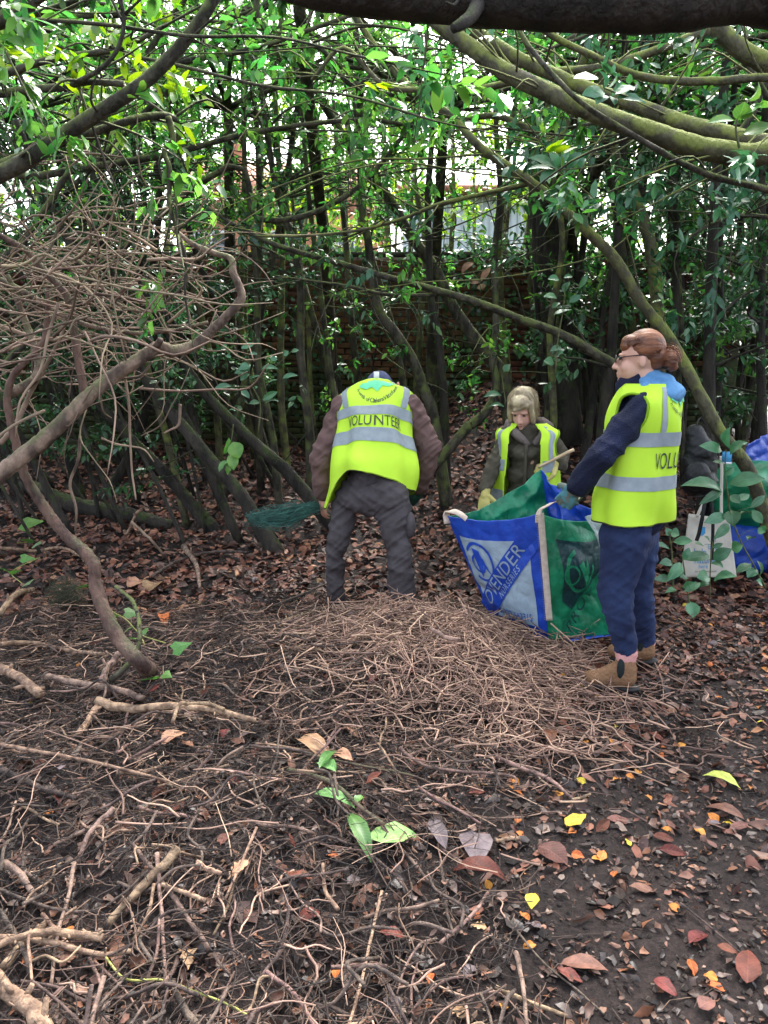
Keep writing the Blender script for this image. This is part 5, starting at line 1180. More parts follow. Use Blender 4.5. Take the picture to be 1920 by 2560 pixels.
organic('trousers', [('c', hipL + Vector((.05, 0, .05)), .125, hipR + Vector((-.02, 0, .04)), .14), ('c', pel + Vector((0, .02, .05)), .15, pel + Vector((.01, 0, -.03)), .135),
                     ('ch', [(hipL + Vector((-.01, 0, -.02)), .092), (kneeL.lerp(hipL, .45), .076), (kneeL, .064), (kneeL.lerp(ankL, .5), .060), (ankL + Vector((0, 0, .01)), .060)]),
                     ('ch', [(hipR + Vector((.01, 0, -.03)), .128), (kneeR.lerp(hipR, .45), .098), (kneeR, .080), (kneeR.lerp(ankR, .5), .074), (ankR + Vector((0, 0, .01)), .068)])],
        MT['trousers_grey'], mroot, voxel=.0075, smooth=6, wrinkle=.030, wfreq=8, wdir=(1, 1, 1), seed=2)
pk = kneeR.lerp(hipR, .55)
organic('cargo_pocket', [('e', pk + Vector((.100, -.03, .0)), (.035, .06, .085))], MT['trousers_grey'], mroot, voxel=.009, smooth=3, wrinkle=.004, wfreq=20)
for q, a in enumerate((ankL, ankR)):
    g0 = Vector((a.x, a.y, Hf(a.x, a.y)))
    organic('boot', [('ch', [(a + Vector((0, 0, .03)), .052), (g0 + Vector((0, 0, .09)), .052)]), ('c', g0 + Vector((0, -.02, .05)), .045, g0 + Vector((.01 * (2 * q - 1), .18, .045)), .042)], MT['rubber'], mroot, voxel=.009, smooth=3)
organic('glove', hand_prims(wrR, Vector((-.55, .1, -.6)), Vector((.3, -.9, .2)), Vector((-.6, .3, .5)), 1.12, .8, r=.0115), MT['glove_green'], mroot, voxel=.0055, smooth=2)
organic('cap', [('e', headc + Vector((0, -.005, .03)), (.092, .110, .098)), ('c', headc + Vector((-.05, .10, .035)), .016, headc + Vector((.05, .10, .035)), .016), ('e', headc + Vector((0, .14, .02)), (.075, .06, .010))], MT['cap_navy'], mroot, voxel=.007, smooth=3)
TB_ = math.radians(30); Dm = Vector((-.04, -math.cos(TB_), math.sin(TB_))); Rm = Vector((1, .02, -.04))
def mring(l, rr, Yc, b, tilt=TB_):
    A, B = P(l[0], l[1], Yc), P(rr[0], rr[1], Yc)
    return ((A + B) / 2, (B - A), Vector((-.03, -math.cos(tilt), math.sin(tilt))), (B - A).length / 2, b)
def mhem(th, v):
    k = np.clip(1 - v / .30, 0, 1) ** 1.4
    left = np.exp(-((th + 1.35) / .42) ** 2); mid = np.exp(-((th + .55) / .45) ** 2); rt = np.exp(-((th - 1.15) / .6) ** 2)
    dz = (-.13 * left + .055 * mid - .045 * rt) * k
    return np.stack([-.03 * left * k, 0 * th - .01 * k, dz], -1)
gm = Garment([mring((826, 1232), (1030, 1222), 4.80, .245), mring((830, 1190), (1036, 1190), 4.83, .24), mring((838, 1140), (1037, 1150), 4.90, .225), mring((848, 1085), (1028, 1092), 4.97, .205), mring((850, 1045), (1030, 1046), 5.03, .19), mring((843, 1012), (1038, 1004), 5.10, .15, math.radians(45)), mring((874, 992), (1005, 990), 5.13, .125, math.radians(50)), mring((905, 976), (980, 975), 5.16, .105, math.radians(50))], fold=.013, seed=1.3, hem=mhem)
gm.len = .62
def vkeep(th, v):
    side = ((np.abs(th) - math.pi / 2) / .48) ** 2 + ((v - .68) / .17) ** 2 < 1
    front = np.abs(th) > math.pi - .10
    return ~(side | front)
vest = gm.sheet('vest', MT['hivis'], mroot, vkeep); armhole_binding(gm, math.pi / 2, .48, .68, .17, vest)
gm.sheet('reflective_band', MT['reflective'], vest, lambda t, v: np.abs(t) < math.pi - .1, nt=96, nv=5, v0=.485, v1=.570, off=.0075, thick=0)
gm.sheet('reflective_band', MT['reflective'], vest, lambda t, v: np.abs(t) < math.pi - .1, nt=96, nv=5, v0=.300, v1=.385, off=.0075, thick=0)
for s in (-1, 1):
    gm.sheet('reflective_brace', MT['reflective'], vest, None, nt=6, nv=24, th0=s * .80 - .12, th1=s * .80 + .12, v0=.575, v1=.93, off=.0072, thick=0)
gm.sheet('hem_binding', MT['binding'], vest, None, nt=120, nv=3, v0=-.006, v1=.006, off=.003, thick=.003)
vest_prints(gm, vest, vest, .03, .432, .700, .070, .265)
tg = gm.at(np.array([-.10, .12, .12, -.10]), np.array([.985, .985, .985, .985]), .004); tg[2:] += np.array([0, .02, .045])
mb = MB(); mb.add(tg, [(0, 1, 2, 3)]); lb = obj('white_label', mb, MT['white_label'], vest); lb.modifiers.new('thickness', 'SOLIDIFY').thickness = .003
# wispy green tangle trailing from his left hand
gt = MB(); r = np.random.default_rng(3); hz_ = wrL + Vector((.0, .02, -.09))
for q in range(620):
    t0, t1 = sorted(r.random(2)); 
    def pt(t): 
        c = P(800 - 175 * t, 1262 + 12 * t + 26 * math.sin(t * 2.2), 5.02); return np.array(c) + r.normal(size=3) * np.array([.02, .035, .012 + .028 * math.sin(t * 3.0)])
    a = pt(t0); b = pt(min(1, t0 + .25 + .3 * r.random()))
    tube(gt, [a, (a + b) / 2 + r.normal(size=3) * .015, b], [.0016, .0016, .0010], sides=3, n=6, rough=0, seed=q)
MT['net'] = mat('green_fibre', (.055, .165, .135), (.030, .085, .075), rough=.7, scale=20, island=.4)
nt_ = empty('green_tangle', wrL + Vector((-.05, 0, -.1)), 'wispy dark green fibrous tangle trailing from the bending man\'s hand', 'netting')
tag(obj('fibres', gt, MT['net'], nt_), kind='stuff')

# ---- the woman with glasses -----------------------------------------------------------------------------------
WYc = 3.62
wroot = empty('person', G(1560, 1712), 'person with auburn bun and glasses standing in navy fleece and yellow volunteer vest', 'person')
f = Vector((-math.cos(math.radians(16)), math.sin(math.radians(16)), 0)); bk = -f; Rw = Vector((f.y, -f.x, 0))
whead = P(1596, 893, WYc)
def wl_(fwd, up, side=0.0): return whead + f * fwd + Vector((0, 0, up)) + Rw * side
aF = Matrix((f, Rw, Vector((0, 0, 1)))).transposed()
tilt = Matrix.Rotation(math.radians(12), 3, Rw)
whip = P(1590, 1330, WYc)
hipN, hipF = P(1568, 1345, WYc - .08), P(1588, 1345, WYc + .09)
knN, knF = P(1538, 1470, WYc - .10), P(1592, 1460, WYc + .13)
anN, anF = P(1563, 1640, WYc - .06), P(1610, 1606, WYc + .26)
chestw, neckw = P(1606, 1070, WYc), P(1612, 965, WYc)
shN, shF = P(1612, 1012, WYc - .135), P(1598, 1012, WYc + .135)
elN, wrN = P(1510, 1135, WYc - .20), P(1440, 1222, WYc - .08)
elF, wrF = P(1540, 1140, WYc + .24), P(1470, 1210, WYc + .30)
hp_ = [('e', whead + Vector((0, 0, .018)) - f * .015, (.092, .074, .100), aF), ('e', wl_(.030, -.050), (.062, .060, .070), aF), ('c', wl_(.010, -.09), .045, wl_(.062, -.100), .022),
       ('c', wl_(.086, -.012), .010, wl_(.106, -.046), .0115), ('e', wl_(.094, -.050, .012), (.010, .008, .008), aF), ('e', wl_(.094, -.050, -.012), (.010, .008, .008), aF),
       ('e', wl_(.082, -.074), (.014, .022, .0065), aF), ('e', wl_(.079, -.087), (.014, .020, .0065), aF), ('e', wl_(.070, -.110), (.020, .022, .016), aF),
       ('e', wl_(.074, .010, .030), (.016, .026, .010), aF), ('e', wl_(.074, .010, -.030), (.016, .026, .010), aF), ('e', wl_(.05, -.045, -.040), (.03, .02, .03), aF),
       ('e', wl_(-.018, -.018, -.073), (.017, .008, .030), aF), ('e', wl_(-.018, -.018, .073), (.017, .008, .030), aF), ('c', wl_(-.03, -.07), .052, neckw, .056)]
wb = hp_ + [('c', neckw, .056, chestw, .11), ('c', chestw, .11, whip + Vector((0, 0, .08)), .09), ('c', hipN, .06, hipF, .06), ('c', shN, .045, shF, .045),
            ('ch', [(shN, .047), (elN, .036), (wrN, .024)]), ('ch', [(shF, .047), (elF, .036), (wrF, .024)]),
            ('ch', [(hipN, .07), (knN, .05), (anN, .035)]), ('ch', [(hipF, .07), (knF, .05), (anF, .035)])]
organic('body', wb, MT['skin_b'], wroot, voxel=.0048, smooth=2)
for s in (-1, 1):
    organic('eye', [('e', wl_(.081, -.006, s * .030), (.008, .012, .006), aF)], MT['eye'], wroot, voxel=.003, smooth=1)
gl = MB()
for s in (-1, 1):
    a = np.linspace(0, 6.2832, 17)
    tube(gl, [wl_(.100, -.010 + .018 * math.sin(t), s * .033 + .025 * math.cos(t)) for t in a], .0022, sides=5, n=33, rough=0)
    tube(gl, [wl_(.099, -.004, s * .058), wl_(.06, .002, s * .072), wl_(-.02, .008, s * .078), wl_(-.045, -.012, s * .077)], .0024, sides=5, n=13, rough=0)
tube(gl, [wl_(.100, -.006, -.009), wl_(.104, -.003, 0), wl_(.100, -.006, .009)], .002, sides=5, n=7, rough=0)
gso = obj('glasses', gl, MT['frame_black'], wroot)
for s in (-1, 1):
    mb = MB(); a = np.arange(16) * 6.2832 / 16
    mb.add([tuple(wl_(.100, -.010, s * .033))] + [tuple(wl_(.100, -.010 + .017 * math.sin(t), s * .033 + .024 * math.cos(t))) for t in a], None, [(0, 1 + i, 1 + (i + 1) % 16) for i in range(16)])
    obj('lens', mb, MT['lens'], gso)
hair = organic('hair', [('e', wl_(-.030, .040), (.092, .082, .092), aF), ('e', wl_(.022, .072), (.060, .062, .036), aF), ('e', wl_(-.070, .005), (.055, .070, .070), aF), ('e', wl_(.055, .050, 0), (.030, .058, .030), aF), ('c', wl_(-.09, .0), .045, wl_(-.135, -.005), .035)], MT['hair_red'], wroot, voxel=.005, smooth=4)
bun = organic('bun', [('e', wl_(-.140, -.008), (.040, .046, .048), aF), ('e', wl_(-.148, -.032), (.030, .036, .034), aF), ('e', wl_(-.136, .016), (.028, .032, .028), aF)], MT['hair_red'], hair, voxel=.006, smooth=1, wrinkle=.013, wfreq=30)
r = np.random.default_rng(8); sm_ = MB()
for q in range(150):
    a = r.uniform(-.15, 1.0) * math.pi; s = r.uniform(-1, 1)
    c = wl_(-.137 + r.normal() * .008, -.008 + r.normal() * .012, r.normal() * .015); rad_ = r.uniform(.036, .048)
    p = [np.array(c) + rad_ * (np.array(f) * -math.cos(a + t) * 1.0 + np.array([0, 0, 1]) * math.sin(a + t)) + np.array(Rw) * (s * .03 + .02 * t) for t in (0, .5, 1.0, 1.5)]
    tube(sm_, p, .0016, sides=3, n=9, rough=.2, seed=q)
for q in range(240):
    s = r.uniform(-1, 1); t = r.uniform(0, 1)
    pp = []
    for u in (0, .33, .66, 1):
        ph = .35 + 2.3 * u; z_ = math.sin(ph); x_ = math.cos(ph)
        c = wl_(-.025 + .100 * x_ * (1 - .3 * s * s), .030 + .098 * z_ * math.sqrt(max(.05, 1 - (s * .85) ** 2)) - .04 * u * abs(s), s * .083 * (1 - .15 * u))
        pp.append(c)
    tube(sm_, pp, .0013, sides=3, n=10, rough=.1, seed=q)
tag(obj('loose_strands', sm_, MT['hair_red'], hair), kind='stuff')
organic('fleece', [('c', chestw + Vector((0, 0, .03)), .155, whip + Vector((0, 0, .12)), .150), ('c', shN, .052, shF, .052), ('c', neckw + Vector((0, 0, -.03)), .085, chestw, .13), ('c', neckw + f * .02 + Vector((0, 0, -.035)), .072, neckw + f * .035 + Vector((0, 0, .030)), .066),
                   ('ch', [(shN, .058), (shN.lerp(elN, .45), .068), (elN, .064), (elN.lerp(wrN, .6), .060), (wrN - (wrN - elN).normalized() * .03, .052)]), ('ch', [(shF, .078), (elF, .068), (wrF, .055)]), ('c', wl_(-.02, -.128), .058, wl_(.045, -.138), .050)],
        MT['fleece_navy'], wroot, voxel=.0075, smooth=5, wrinkle=.022, wfreq=8)
jj = organic('jeans', [('c', hipN + Vector((0, 0, .07)), .115, hipF + Vector((0, 0, .07)), .115), ('c', hipN + f * .01, .120, hipF, .112),
                  ('ch', [(hipN, .118), (hipN.lerp(knN, .55), .102), (knN, .080), (knN.lerp(anN, .5), .070), (anN + Vector((0, 0, .045)), .056)]),
                  ('ch', [(hipF, .115), (hipF.lerp(knF, .55), .100), (knF, .082), (knF.lerp(anF, .5), .070), (anF + Vector((0, 0, .02)), .058)])],
        MT['jeans_navy'], wroot, voxel=.0075, smooth=5, wrinkle=.016, wfreq=9, seed=4)
mb = MB(); box(mb, P(1577, 1316, WYc - .215), (.024, .006, .008)); obj('pocket_tab', mb, MT['white_label'], jj)
for q, (a, dz) in enumerate(((anN, .0), (anF, .0))):
    gz = Hf(a.x, a.y) + .02
    g0 = Vector((a.x, a.y, gz))
    organic('sock', [('c', a + Vector((0, 0, .01)), .045, g0 + Vector((0, 0, .10)), .040)], MT['elastic'], wroot, voxel=.008, smooth=2)
    up = a.z - gz
    cu = organic('pink_cuff', [('c', a + Vector((0, 0, .030)), .050, a + Vector((0, 0, .004)), .051), ('c', a + Vector((.012, 0, .02)), .046, a + Vector((.012, 0, .0)), .048)], MT['pink'], wroot, voxel=.007, smooth=2, wrinkle=.006, wfreq=30)
    bt = organic('boot', [('c', g0 + Vector((.005, 0, .15)), .050, g0 + bk * .005 + Vector((0, 0, .07)), .056), ('c', g0 + bk * .01 + Vector((0, 0, .055)), .045, g0 + f * .13 + Vector((0, 0, .050)), .042), ('e', g0 + f * .135 + Vector((0, 0, .052)), (.055, .046, .040), aF), ('c', g0 + f * .02 + Vector((0, 0, .11)), .045, g0 + f * .10 + Vector((0, 0, .065)), .038)], MT['suede'], wroot, voxel=.007, smooth=3, wrinkle=.004, wfreq=25)
    organic('sole', [('c', g0 + bk * .035 + Vector((0, 0, .014)), .030, g0 + f * .03 + Vector((0, 0, .014)), .026), ('e', g0 + bk * .02 + Vector((0, 0, .016)), (.060, .046, .018), aF), ('e', g0 + f * .10 + Vector((0, 0, .014)), (.092, .050, .016), aF)], MT['rubber'], bt, voxel=.007, smooth=1)
    organic('elastic_gusset', [('e', g0 + Rw * -.040 + f * .018 + Vector((0, 0, .125)), (.020, .020, .055), aF)], MT['elastic'], bt, voxel=.006, smooth=1)
hd_ = (wrN - elN).normalized()
gv = organic('glove', hand_prims(wrN, (hd_ + Vector((-.2, .25, -.25))), Vector((.0, -.85, .5)), Vector((-.4, .2, .8)), 1.1, 1.05, r=.0115), MT['glove_teal'], wroot, voxel=.005, smooth=2)
organic('glove_cuff', [('c', wrN - hd_ * .025, .038, wrN + hd_ * .01, .034)], MT['glove_teal'], gv, voxel=.006, smooth=2, wrinkle=.003, wfreq=40)
organic('glove', hand_prims(wrF, Vector((-.7, .1, -.6)), Vector((.3, .8, .4)), Vector((-.5, -.3, .6)), 1.08, 1.0, r=.0115), MT['glove_teal'], wroot, voxel=.0055, smooth=2)
organic('blue_hood', [('c', neckw + bk * .02 + Vector((0, 0, .012)), .075, neckw + bk * .075 + Vector((0, 0, .0)), .065), ('e', neckw + bk * .095 + Vector((0, 0, -.035)), (.085, .130, .060), aF), ('e', neckw + bk * .03 + Vector((0, 0, -.02)), (.10, .125, .045), aF), ('c', neckw + bk * .10 + Vector((0, 0, -.04)) , .055, neckw + bk * .125 + Vector((0, 0, -.105)), .034), ('c', neckw + Rw * -.09 + Vector((0, 0, -.01)), .032, neckw + f * .06 + Rw * -.075 + Vector((0, 0, -.035)), .022), ('c', neckw + Rw * .09 + Vector((0, 0, -.01)), .032, neckw + f * .06 + Rw * .075 + Vector((0, 0, -.035)), .022)],
        MT['hood_blue'], wroot, voxel=.006, smooth=6, wrinkle=.012, wfreq=10)
tw_ = Matrix.Rotation(math.radians(-16), 3, 'Z')          # the torso is turned a little towards us
def wring(px, py, a, b, Yo=0.0): return (P(px, py, WYc + Yo), tw_ @ Rw, tw_ @ bk, a, b)
gw = Garment([wring(1578, 1294, .235, .168), wring(1584, 1240, .228, .168), wring(1596, 1180, .215, .160), wring(1604, 1110, .205, .156), wring(1612, 1050, .205, .156), wring(1618, 1005, .195, .142), wring(1620, 978, .155, .125), wring(1618, 960, .108, .100)], fold=.010, seed=.4)
gw.len = .68
def wkeep(th, v):
    side = ((np.abs(th) - (math.pi / 2 + .16)) / .44) ** 2 + ((v - .665) / .165) ** 2 < 1
    return ~(side | (np.abs(th) > math.pi - .05))
vest = gw.sheet('vest', MT['hivis'], wroot, wkeep); armhole_binding(gw, math.pi / 2 + .16, .44, .665, .165, vest)
gw.sheet('reflective_band', MT['reflective'], vest, None, nt=96, nv=5, v0=.435, v1=.512, off=.0075, thick=0)
gw.sheet('reflective_band', MT['reflective'], vest, None, nt=96, nv=5, v0=.215, v1=.290, off=.0075, thick=0)
for s in (-1, 1):
    gw.sheet('reflective_brace', MT['reflective'], vest, None, nt=6, nv=24, th0=s * .72 - .10, th1=s * .72 + .10, v0=.513, v1=.95, off=.0072, thick=0)
gw.sheet('hem_binding', MT['binding'], vest, None, nt=120, nv=3, v0=-.006, v1=.006, off=.003, thick=.003)
vest_prints(gw, vest, vest, 0.0, .36, .71, .075, .235)

# ---- the fair-haired woman behind the bag ---------------------------------------------------------------------------
BY = 4.98
broot = empty('person', Vector((P(1310, 1400, BY).x, BY, Hf(P(1310, 1400, BY).x, BY))), 'person with a fair bob in olive jacket and open yellow vest behind the bag', 'person')
bh = P(1306, 1022, BY - .02)
fb = Vector((-.38, -.80, -.46)).normalized(); sb_ = Vector((fb.y, -fb.x, 0)).normalized(); ub = sb_.cross(fb).normalized()
if ub.z < 0: ub = -ub
aB = Matrix((fb, sb_, ub)).transposed()
def bl(fwd, up, side=0.0): return bh + fb * fwd + ub * up + sb_ * side
gz = Hf(broot.location.x, BY)
fwd2 = Vector((-.3, -.95, 0)).normalized(); sd2 = Vector((-.95, .3, 0)).normalized()
bneck, bchest, bhip = P(1318, 1072, BY + .02), P(1320, 1130, BY), P(1318, 1290, BY + .05)
bsL, bsR = P(1272, 1084, BY), P(1368, 1082, BY + .03)       # image-left and image-right shoulders
beL, beR = P(1236, 1160, BY - .05), P(1406, 1140, BY - .02)
bwL, bwR = P(1214, 1232, BY - .16), P(1392, 1162, BY - .13)
fa = Vector((broot.location.x - .09, BY + .06, gz)); fb_ = Vector((broot.location.x + .09, BY + .06, gz))
bb = [('e', bl(-.012, .015), (.092, .074, .100), aB), ('e', bl(.030, -.048), (.060, .058, .068), aB), ('c', bl(.085, -.012), .010, bl(.104, -.044), .012), ('e', bl(.092, -.05, .012), (.01, .008, .008), aB), ('e', bl(.092, -.05, -.012), (.01, .008, .008), aB),
      ('e', bl(.082, -.074), (.013, .022, .007), aB), ('e', bl(.068, -.105), (.02, .022, .018), aB), ('e', bl(.072, .012, .030), (.014, .026, .010), aB), ('e', bl(.072, .012, -.030), (.014, .026, .010), aB), ('c', bl(-.03, -.06), .05, bneck, .055),
      ('c', bneck, .055, bchest, .10), ('c', bchest, .11, bhip, .12), ('c', bsL, .05, bsR, .05), ('ch', [(bsL, .047), (beL, .036), (bwL, .024)]), ('ch', [(bsR, .047), (beR, .036), (bwR, .024)]),
      ('ch', [(bhip - Vector((.08, 0, 0)), .085), (fa + Vector((0, 0, .42)), .055), (fa + Vector((0, 0, .05)), .04)]), ('ch', [(bhip + Vector((.08, 0, 0)), .085), (fb_ + Vector((0, 0, .42)), .055), (fb_ + Vector((0, 0, .05)), .04)])]
organic('body', bb, MT['skin_b'], broot, voxel=.0055, smooth=2)
for s in (-1, 1): organic('eye', [('e', bl(.078, -.006, s * .030), (.008, .012, .005), aB)], MT['eye'], broot, voxel=.003, smooth=1)
organic('lips', [('e', bl(.091, -.076), (.007, .017, .0055), aB)], MT['lip'], broot, voxel=.0025, smooth=1)
for q, ff in enumerate((fa, fb_)):
    organic('boot', [('c', ff + Vector((0, 0, .16)), .055, ff + Vector((0, 0, .06)), .055), ('c', ff + Vector((0, 0, .045)), .045, ff + fwd2 * .14 + Vector((0, 0, .042)), .042)], MT['rubber'], broot, voxel=.01, smooth=3)
organic('trousers', [('c', bhip - Vector((.06, 0, 0)), .14, bhip + Vector((.06, 0, 0)), .14), ('ch', [(bhip - Vector((.08, 0, .02)), .115), (fa + Vector((0, 0, .42)), .085), (fa + Vector((0, 0, .12)), .07)]), ('ch', [(bhip + Vector((.08, 0, -.02)), .115), (fb_ + Vector((0, 0, .42)), .085), (fb_ + Vector((0, 0, .12)), .07)])], MT['trousers_grey'], broot, voxel=.011, smooth=4, wrinkle=.008, wfreq=11)
bhair = organic('hair', [('e', bl(-.030, .026), (.098, .094, .110), aB), ('e', bl(.034, .078), (.060, .064, .040), aB), ('e', bl(-.035, -.060), (.078, .093, .062), aB), ('ch', [(bl(.040, .055, .062), .022), (bl(.045, -.010, .074), .019), (bl(.035, -.075, .074), .016)]), ('ch', [(bl(.040, .055, -.062), .022), (bl(.045, -.010, -.074), .019), (bl(.035, -.075, -.074), .016)]), ('c', bl(.064, .060, -.045), .022, bl(.078, .035, .03), .016)], MT['hair_blonde'], broot, voxel=.005, smooth=9, wrinkle=.004, wfreq=14)
sm_ = MB(); r = np.random.default_rng(4)
for q in range(320):
    a = r.uniform(-1, 1) * 2.6; l0 = r.uniform(.0, 1)
    e = bl(-.028 + .100 * math.cos(a), .0 - r.uniform(0, .10), .092 * math.sin(a))
    if math.cos(a) > .72: e = bl(-.01 + .100 * math.cos(a), .045, .092 * math.sin(a))
    m1 = bl(-.028 + .092 * math.cos(a), .075, .084 * math.sin(a)); top = bl(-.028 + .03 * math.cos(a), .137, .02 * math.sin(a) + .01)
    tube(sm_, [top, m1 + Vector(r.normal(size=3) * .005), e + Vector(r.normal(size=3) * .006)], .0014, sides=3, n=8, rough=.1, seed=q)
tag(obj('loose_strands', sm_, MT['hair_blonde'], bhair), kind='stuff')
jk = organic('padded_jacket', [('c', bchest + Vector((0, 0, .0)), .120, bhip + Vector((0, 0, .10)), .13), ('c', bchest, .120, bneck + Vector((0, 0, -.03)), .09), ('c', bsL, .056, bsR, .056)]
        + [('e', bchest.lerp(bhip, t) + fwd2 * .035, (.138, .104, .075)) for t in (0, .33, .66, 1.0)]
        + [('ch', [(bsL, .056), (beL, .054), (bwL + Vector((0, .02, .03)), .045)]), ('ch', [(bsR, .056), (beR, .054), (bwR + Vector((.03, .01, .0)), .048)])],
        MT['jacket_olive'], broot, voxel=.0075, smooth=5, wrinkle=.018, wfreq=10)
mb = MB(); tube(mb, [bchest + fwd2 * .142 + Vector((.005, 0, .06)), bchest.lerp(bhip, .4) + fwd2 * .148, bhip + fwd2 * .148 + Vector((0, 0, .12))], [.012, .012, .012], sides=6, n=15, rough=.05); obj('zip_flap', mb, MT['jacket_olive'], jk)
organic('hood', [('ch', [(bneck + Vector((-.020, -.135, -.085)), .020), (bneck + Vector((-.075, -.100, -.040)), .030), (bneck + Vector((-.120, -.01, .012)), .038), (bneck + Vector((-.090, .080, .028)), .045), (bneck + Vector((.01, .115, .030)), .050), (bneck + Vector((.105, .085, .028)), .045), (bneck + Vector((.130, -.01, .012)), .040), (bneck + Vector((.080, -.100, -.040)), .030), (bneck + Vector((.028, -.135, -.085)), .020)])], MT['hood_grey'], broot, voxel=.008, smooth=3, wrinkle=.006, wfreq=20)
def bring(px, py, a, b, Yo=0.0): return (P(px, py, BY + Yo), sd2, -fwd2, a, b)
gb = Garment([bring(1312, 1262, .215, .190), bring(1314, 1210, .210, .188), bring(1316, 1160, .205, .182), bring(1318, 1110, .198, .172), bring(1320, 1082, .205, .140, .01), bring(1321, 1066, .150, .115, .02), bring(1321, 1058, .115, .095, .02)], fold=.006, seed=2.2)
gb.len = .5
def bkeep(th, v):
    side = ((np.abs(th) - math.pi / 2) / .42) ** 2 + ((v - .57) / .16) ** 2 < 1
    return ~(side | (np.abs(th) > math.pi - .52 + .12 * v))
vest = gb.sheet('vest', MT['hivis'], broot, bkeep); armhole_binding(gb, math.pi / 2, .42, .57, .16, vest)
bk_ = lambda t, v: np.abs(t) < math.pi - .53
gb.sheet('reflective_band', MT['reflective'], vest, bk_, nt=96, nv=5, v0=.295, v1=.385, off=.007, thick=0)
gb.sheet('reflective_band', MT['reflective'], vest, bk_, nt=96, nv=5, v0=.05, v1=.14, off=.007, thick=0)
for s in (-1, 1):
    gb.sheet('reflective_brace', MT['reflective'], vest, None, nt=6, nv=24, th0=s * 2.28 - .12, th1=s * 2.28 + .12, v0=.385, v1=.93, off=.007, thick=0)
organic('glove', hand_prims(bwL, Vector((-.15, -.35, -.9)), Vector((-.55, -.75, .3)), Vector((.7, -.6, 0)), 1.08, .75, r=.0115), MT['glove_yellow'], broot, voxel=.0055, smooth=2)
organic('glove', hand_prims(bwR, Vector((-.9, -.25, -.15)), Vector((.0, -.6, .8)), Vector((-.1, -.6, -.8)), 1.10, .9, r=.0120), MT['glove_yellow'], broot, voxel=.0055, smooth=2)
MT['cut_wood'] = mat('cut_wood', (.55, .42, .26), (.40, .29, .17), rough=.7, scale=12)
mb = MB(); tube(mb, [P(1345, 1168, BY - .20), P(1390, 1146, BY - .19), P(1434, 1124, BY - .16)], [.008, .010, .012], sides=8, n=11, rough=.12)
tag(obj('peeled_stick', mb, MT['cut_wood']), 'pale peeled stick held across the fair-haired woman\'s glove', 'stick')
# ------------------------------------------------------------------ the woven bulk bag the two women hold open
def woven(name, c, c2, rough=.36):
    m = mat(name, c, c2, rough=rough, scale=11, bump=.45, bscale=14, spec=.5, transl=.12, bdist=.03); return m
MT['bag_blue'] = woven('bag_blue', (.020, .085, .50), (.012, .050, .36)); MT['bag_green'] = woven('bag_green', (.012, .26, .125), (.007, .15, .07))
MT['bag_pale'] = woven('bag_print_pale', (.36, .46, .54), (.28, .37, .45)); MT['bag_ink'] = woven('bag_print_ink', (.010, .050, .055), (.006, .035, .04))
MT['webbing'] = mat('webbing', (.60, .50, .42), (.48, .39, .32), rough=.8, scale=40, bump=.4, bscale=150)
MT['webbing_edge'] = mat('webbing_stitch', (.20, .19, .17), rough=.9)
MT['liner'] = woven('bag_liner', (.44, .50, .48), (.20, .30, .28))
class Panel:
    """four corners (top left, top right, bottom right, bottom left) with sag and crumple along the normal"""
    def __init__(s, tl, tr, br, bl, sag=0.0, crumple=.010, seed=0, topsag=0.0, freq=5.0, bulge=None):
        s.c = [np.array(q) for q in (tl, tr, br, bl)]; n = np.cross(s.c[1] - s.c[0], s.c[3] - s.c[0]); s.n = n / np.linalg.norm(n)
        s.sag, s.cr, s.seed, s.ts, s.fq, s.bulge = sag, crumple, seed, topsag, freq, bulge
    def at(s, u, v, off=0.0):
        u = np.asarray(u, float); v = np.asarray(v, float); u, v = np.broadcast_arrays(u, v)
        U, W = u[..., None], v[..., None]
        p = (s.c[0] * (1 - U) + s.c[1] * U) * (1 - W) + (s.c[3] * (1 - U) + s.c[2] * U) * W
        e = 4 * np.clip(u, 0, 1) * (1 - np.clip(u, 0, 1)); ev = np.sin(np.clip(v, 0, 1) * math.pi)
        cm = sum(a * (1 - np.abs(2 * vnoise(u * f * s.fq * ax + 3 * v * sh, v * f * s.fq, s.seed + k) - 1)) for k, (a, f, ax, sh) in enumerate(((1, .5, 1, .6), (.6, 1.1, .8, -.8), (.16, 2.4, 1, .5)))) - .9
        d = s.sag * e * (.25 + ev) + s.cr * cm * np.minimum(1, e * 4)
        if s.bulge is not None: d = d + s.bulge(u, v)
        p = p + s.n * (d + off)[..., None]
        p[..., 2] -= s.ts * e * (1 - v) ** 2
        return p
    def sheet(s, name, m, parent, n=110, u0=0, u1=1, v0=0, v1=1, off=0.0, thick=.004):
        uu, vv = np.meshgrid(np.linspace(u0, u1, n), np.linspace(v0, v1, n), indexing='ij')
        o = obj(name, mk_mesh(name, s.at(uu, vv, off).reshape(-1, 3), grid_quads(n, n)), m, parent)
        if thick: sd_ = o.modifiers.new('thickness', 'SOLIDIFY'); sd_.thickness = thick; sd_.offset = 0
        return o
    def put(s, name, co, tr, m, parent, c, rot, off):       # flat artwork, in panel units, printed on the panel
        a = math.radians(rot); x = co[:, 0] * math.cos(a) - co[:, 1] * math.sin(a); y = co[:, 0] * math.sin(a) + co[:, 1] * math.cos(a)
        return obj(name, mk_mesh(name, s.at(c[0] + x, c[1] - y, off), None, tr, smooth=False), m, parent)
A0, B0, C0, D0 = P(1116, 1288, 4.50), P(1345, 1284, 4.12), P(1540, 1288, 4.30), P(1352, 1174, 4.64)
A1, B1, C1, D1 = P(1236, 1560, 4.55), P(1372, 1610, 4.20), P(1560, 1585, 4.36), P(1420, 1560, 4.66)
bag = empty('bulk_bag', (( A1 + B1 + C1 + D1) / 4).xy.to_3d(), 'open woven bulk bag in blue and green panels, held open by the two women', 'bag')
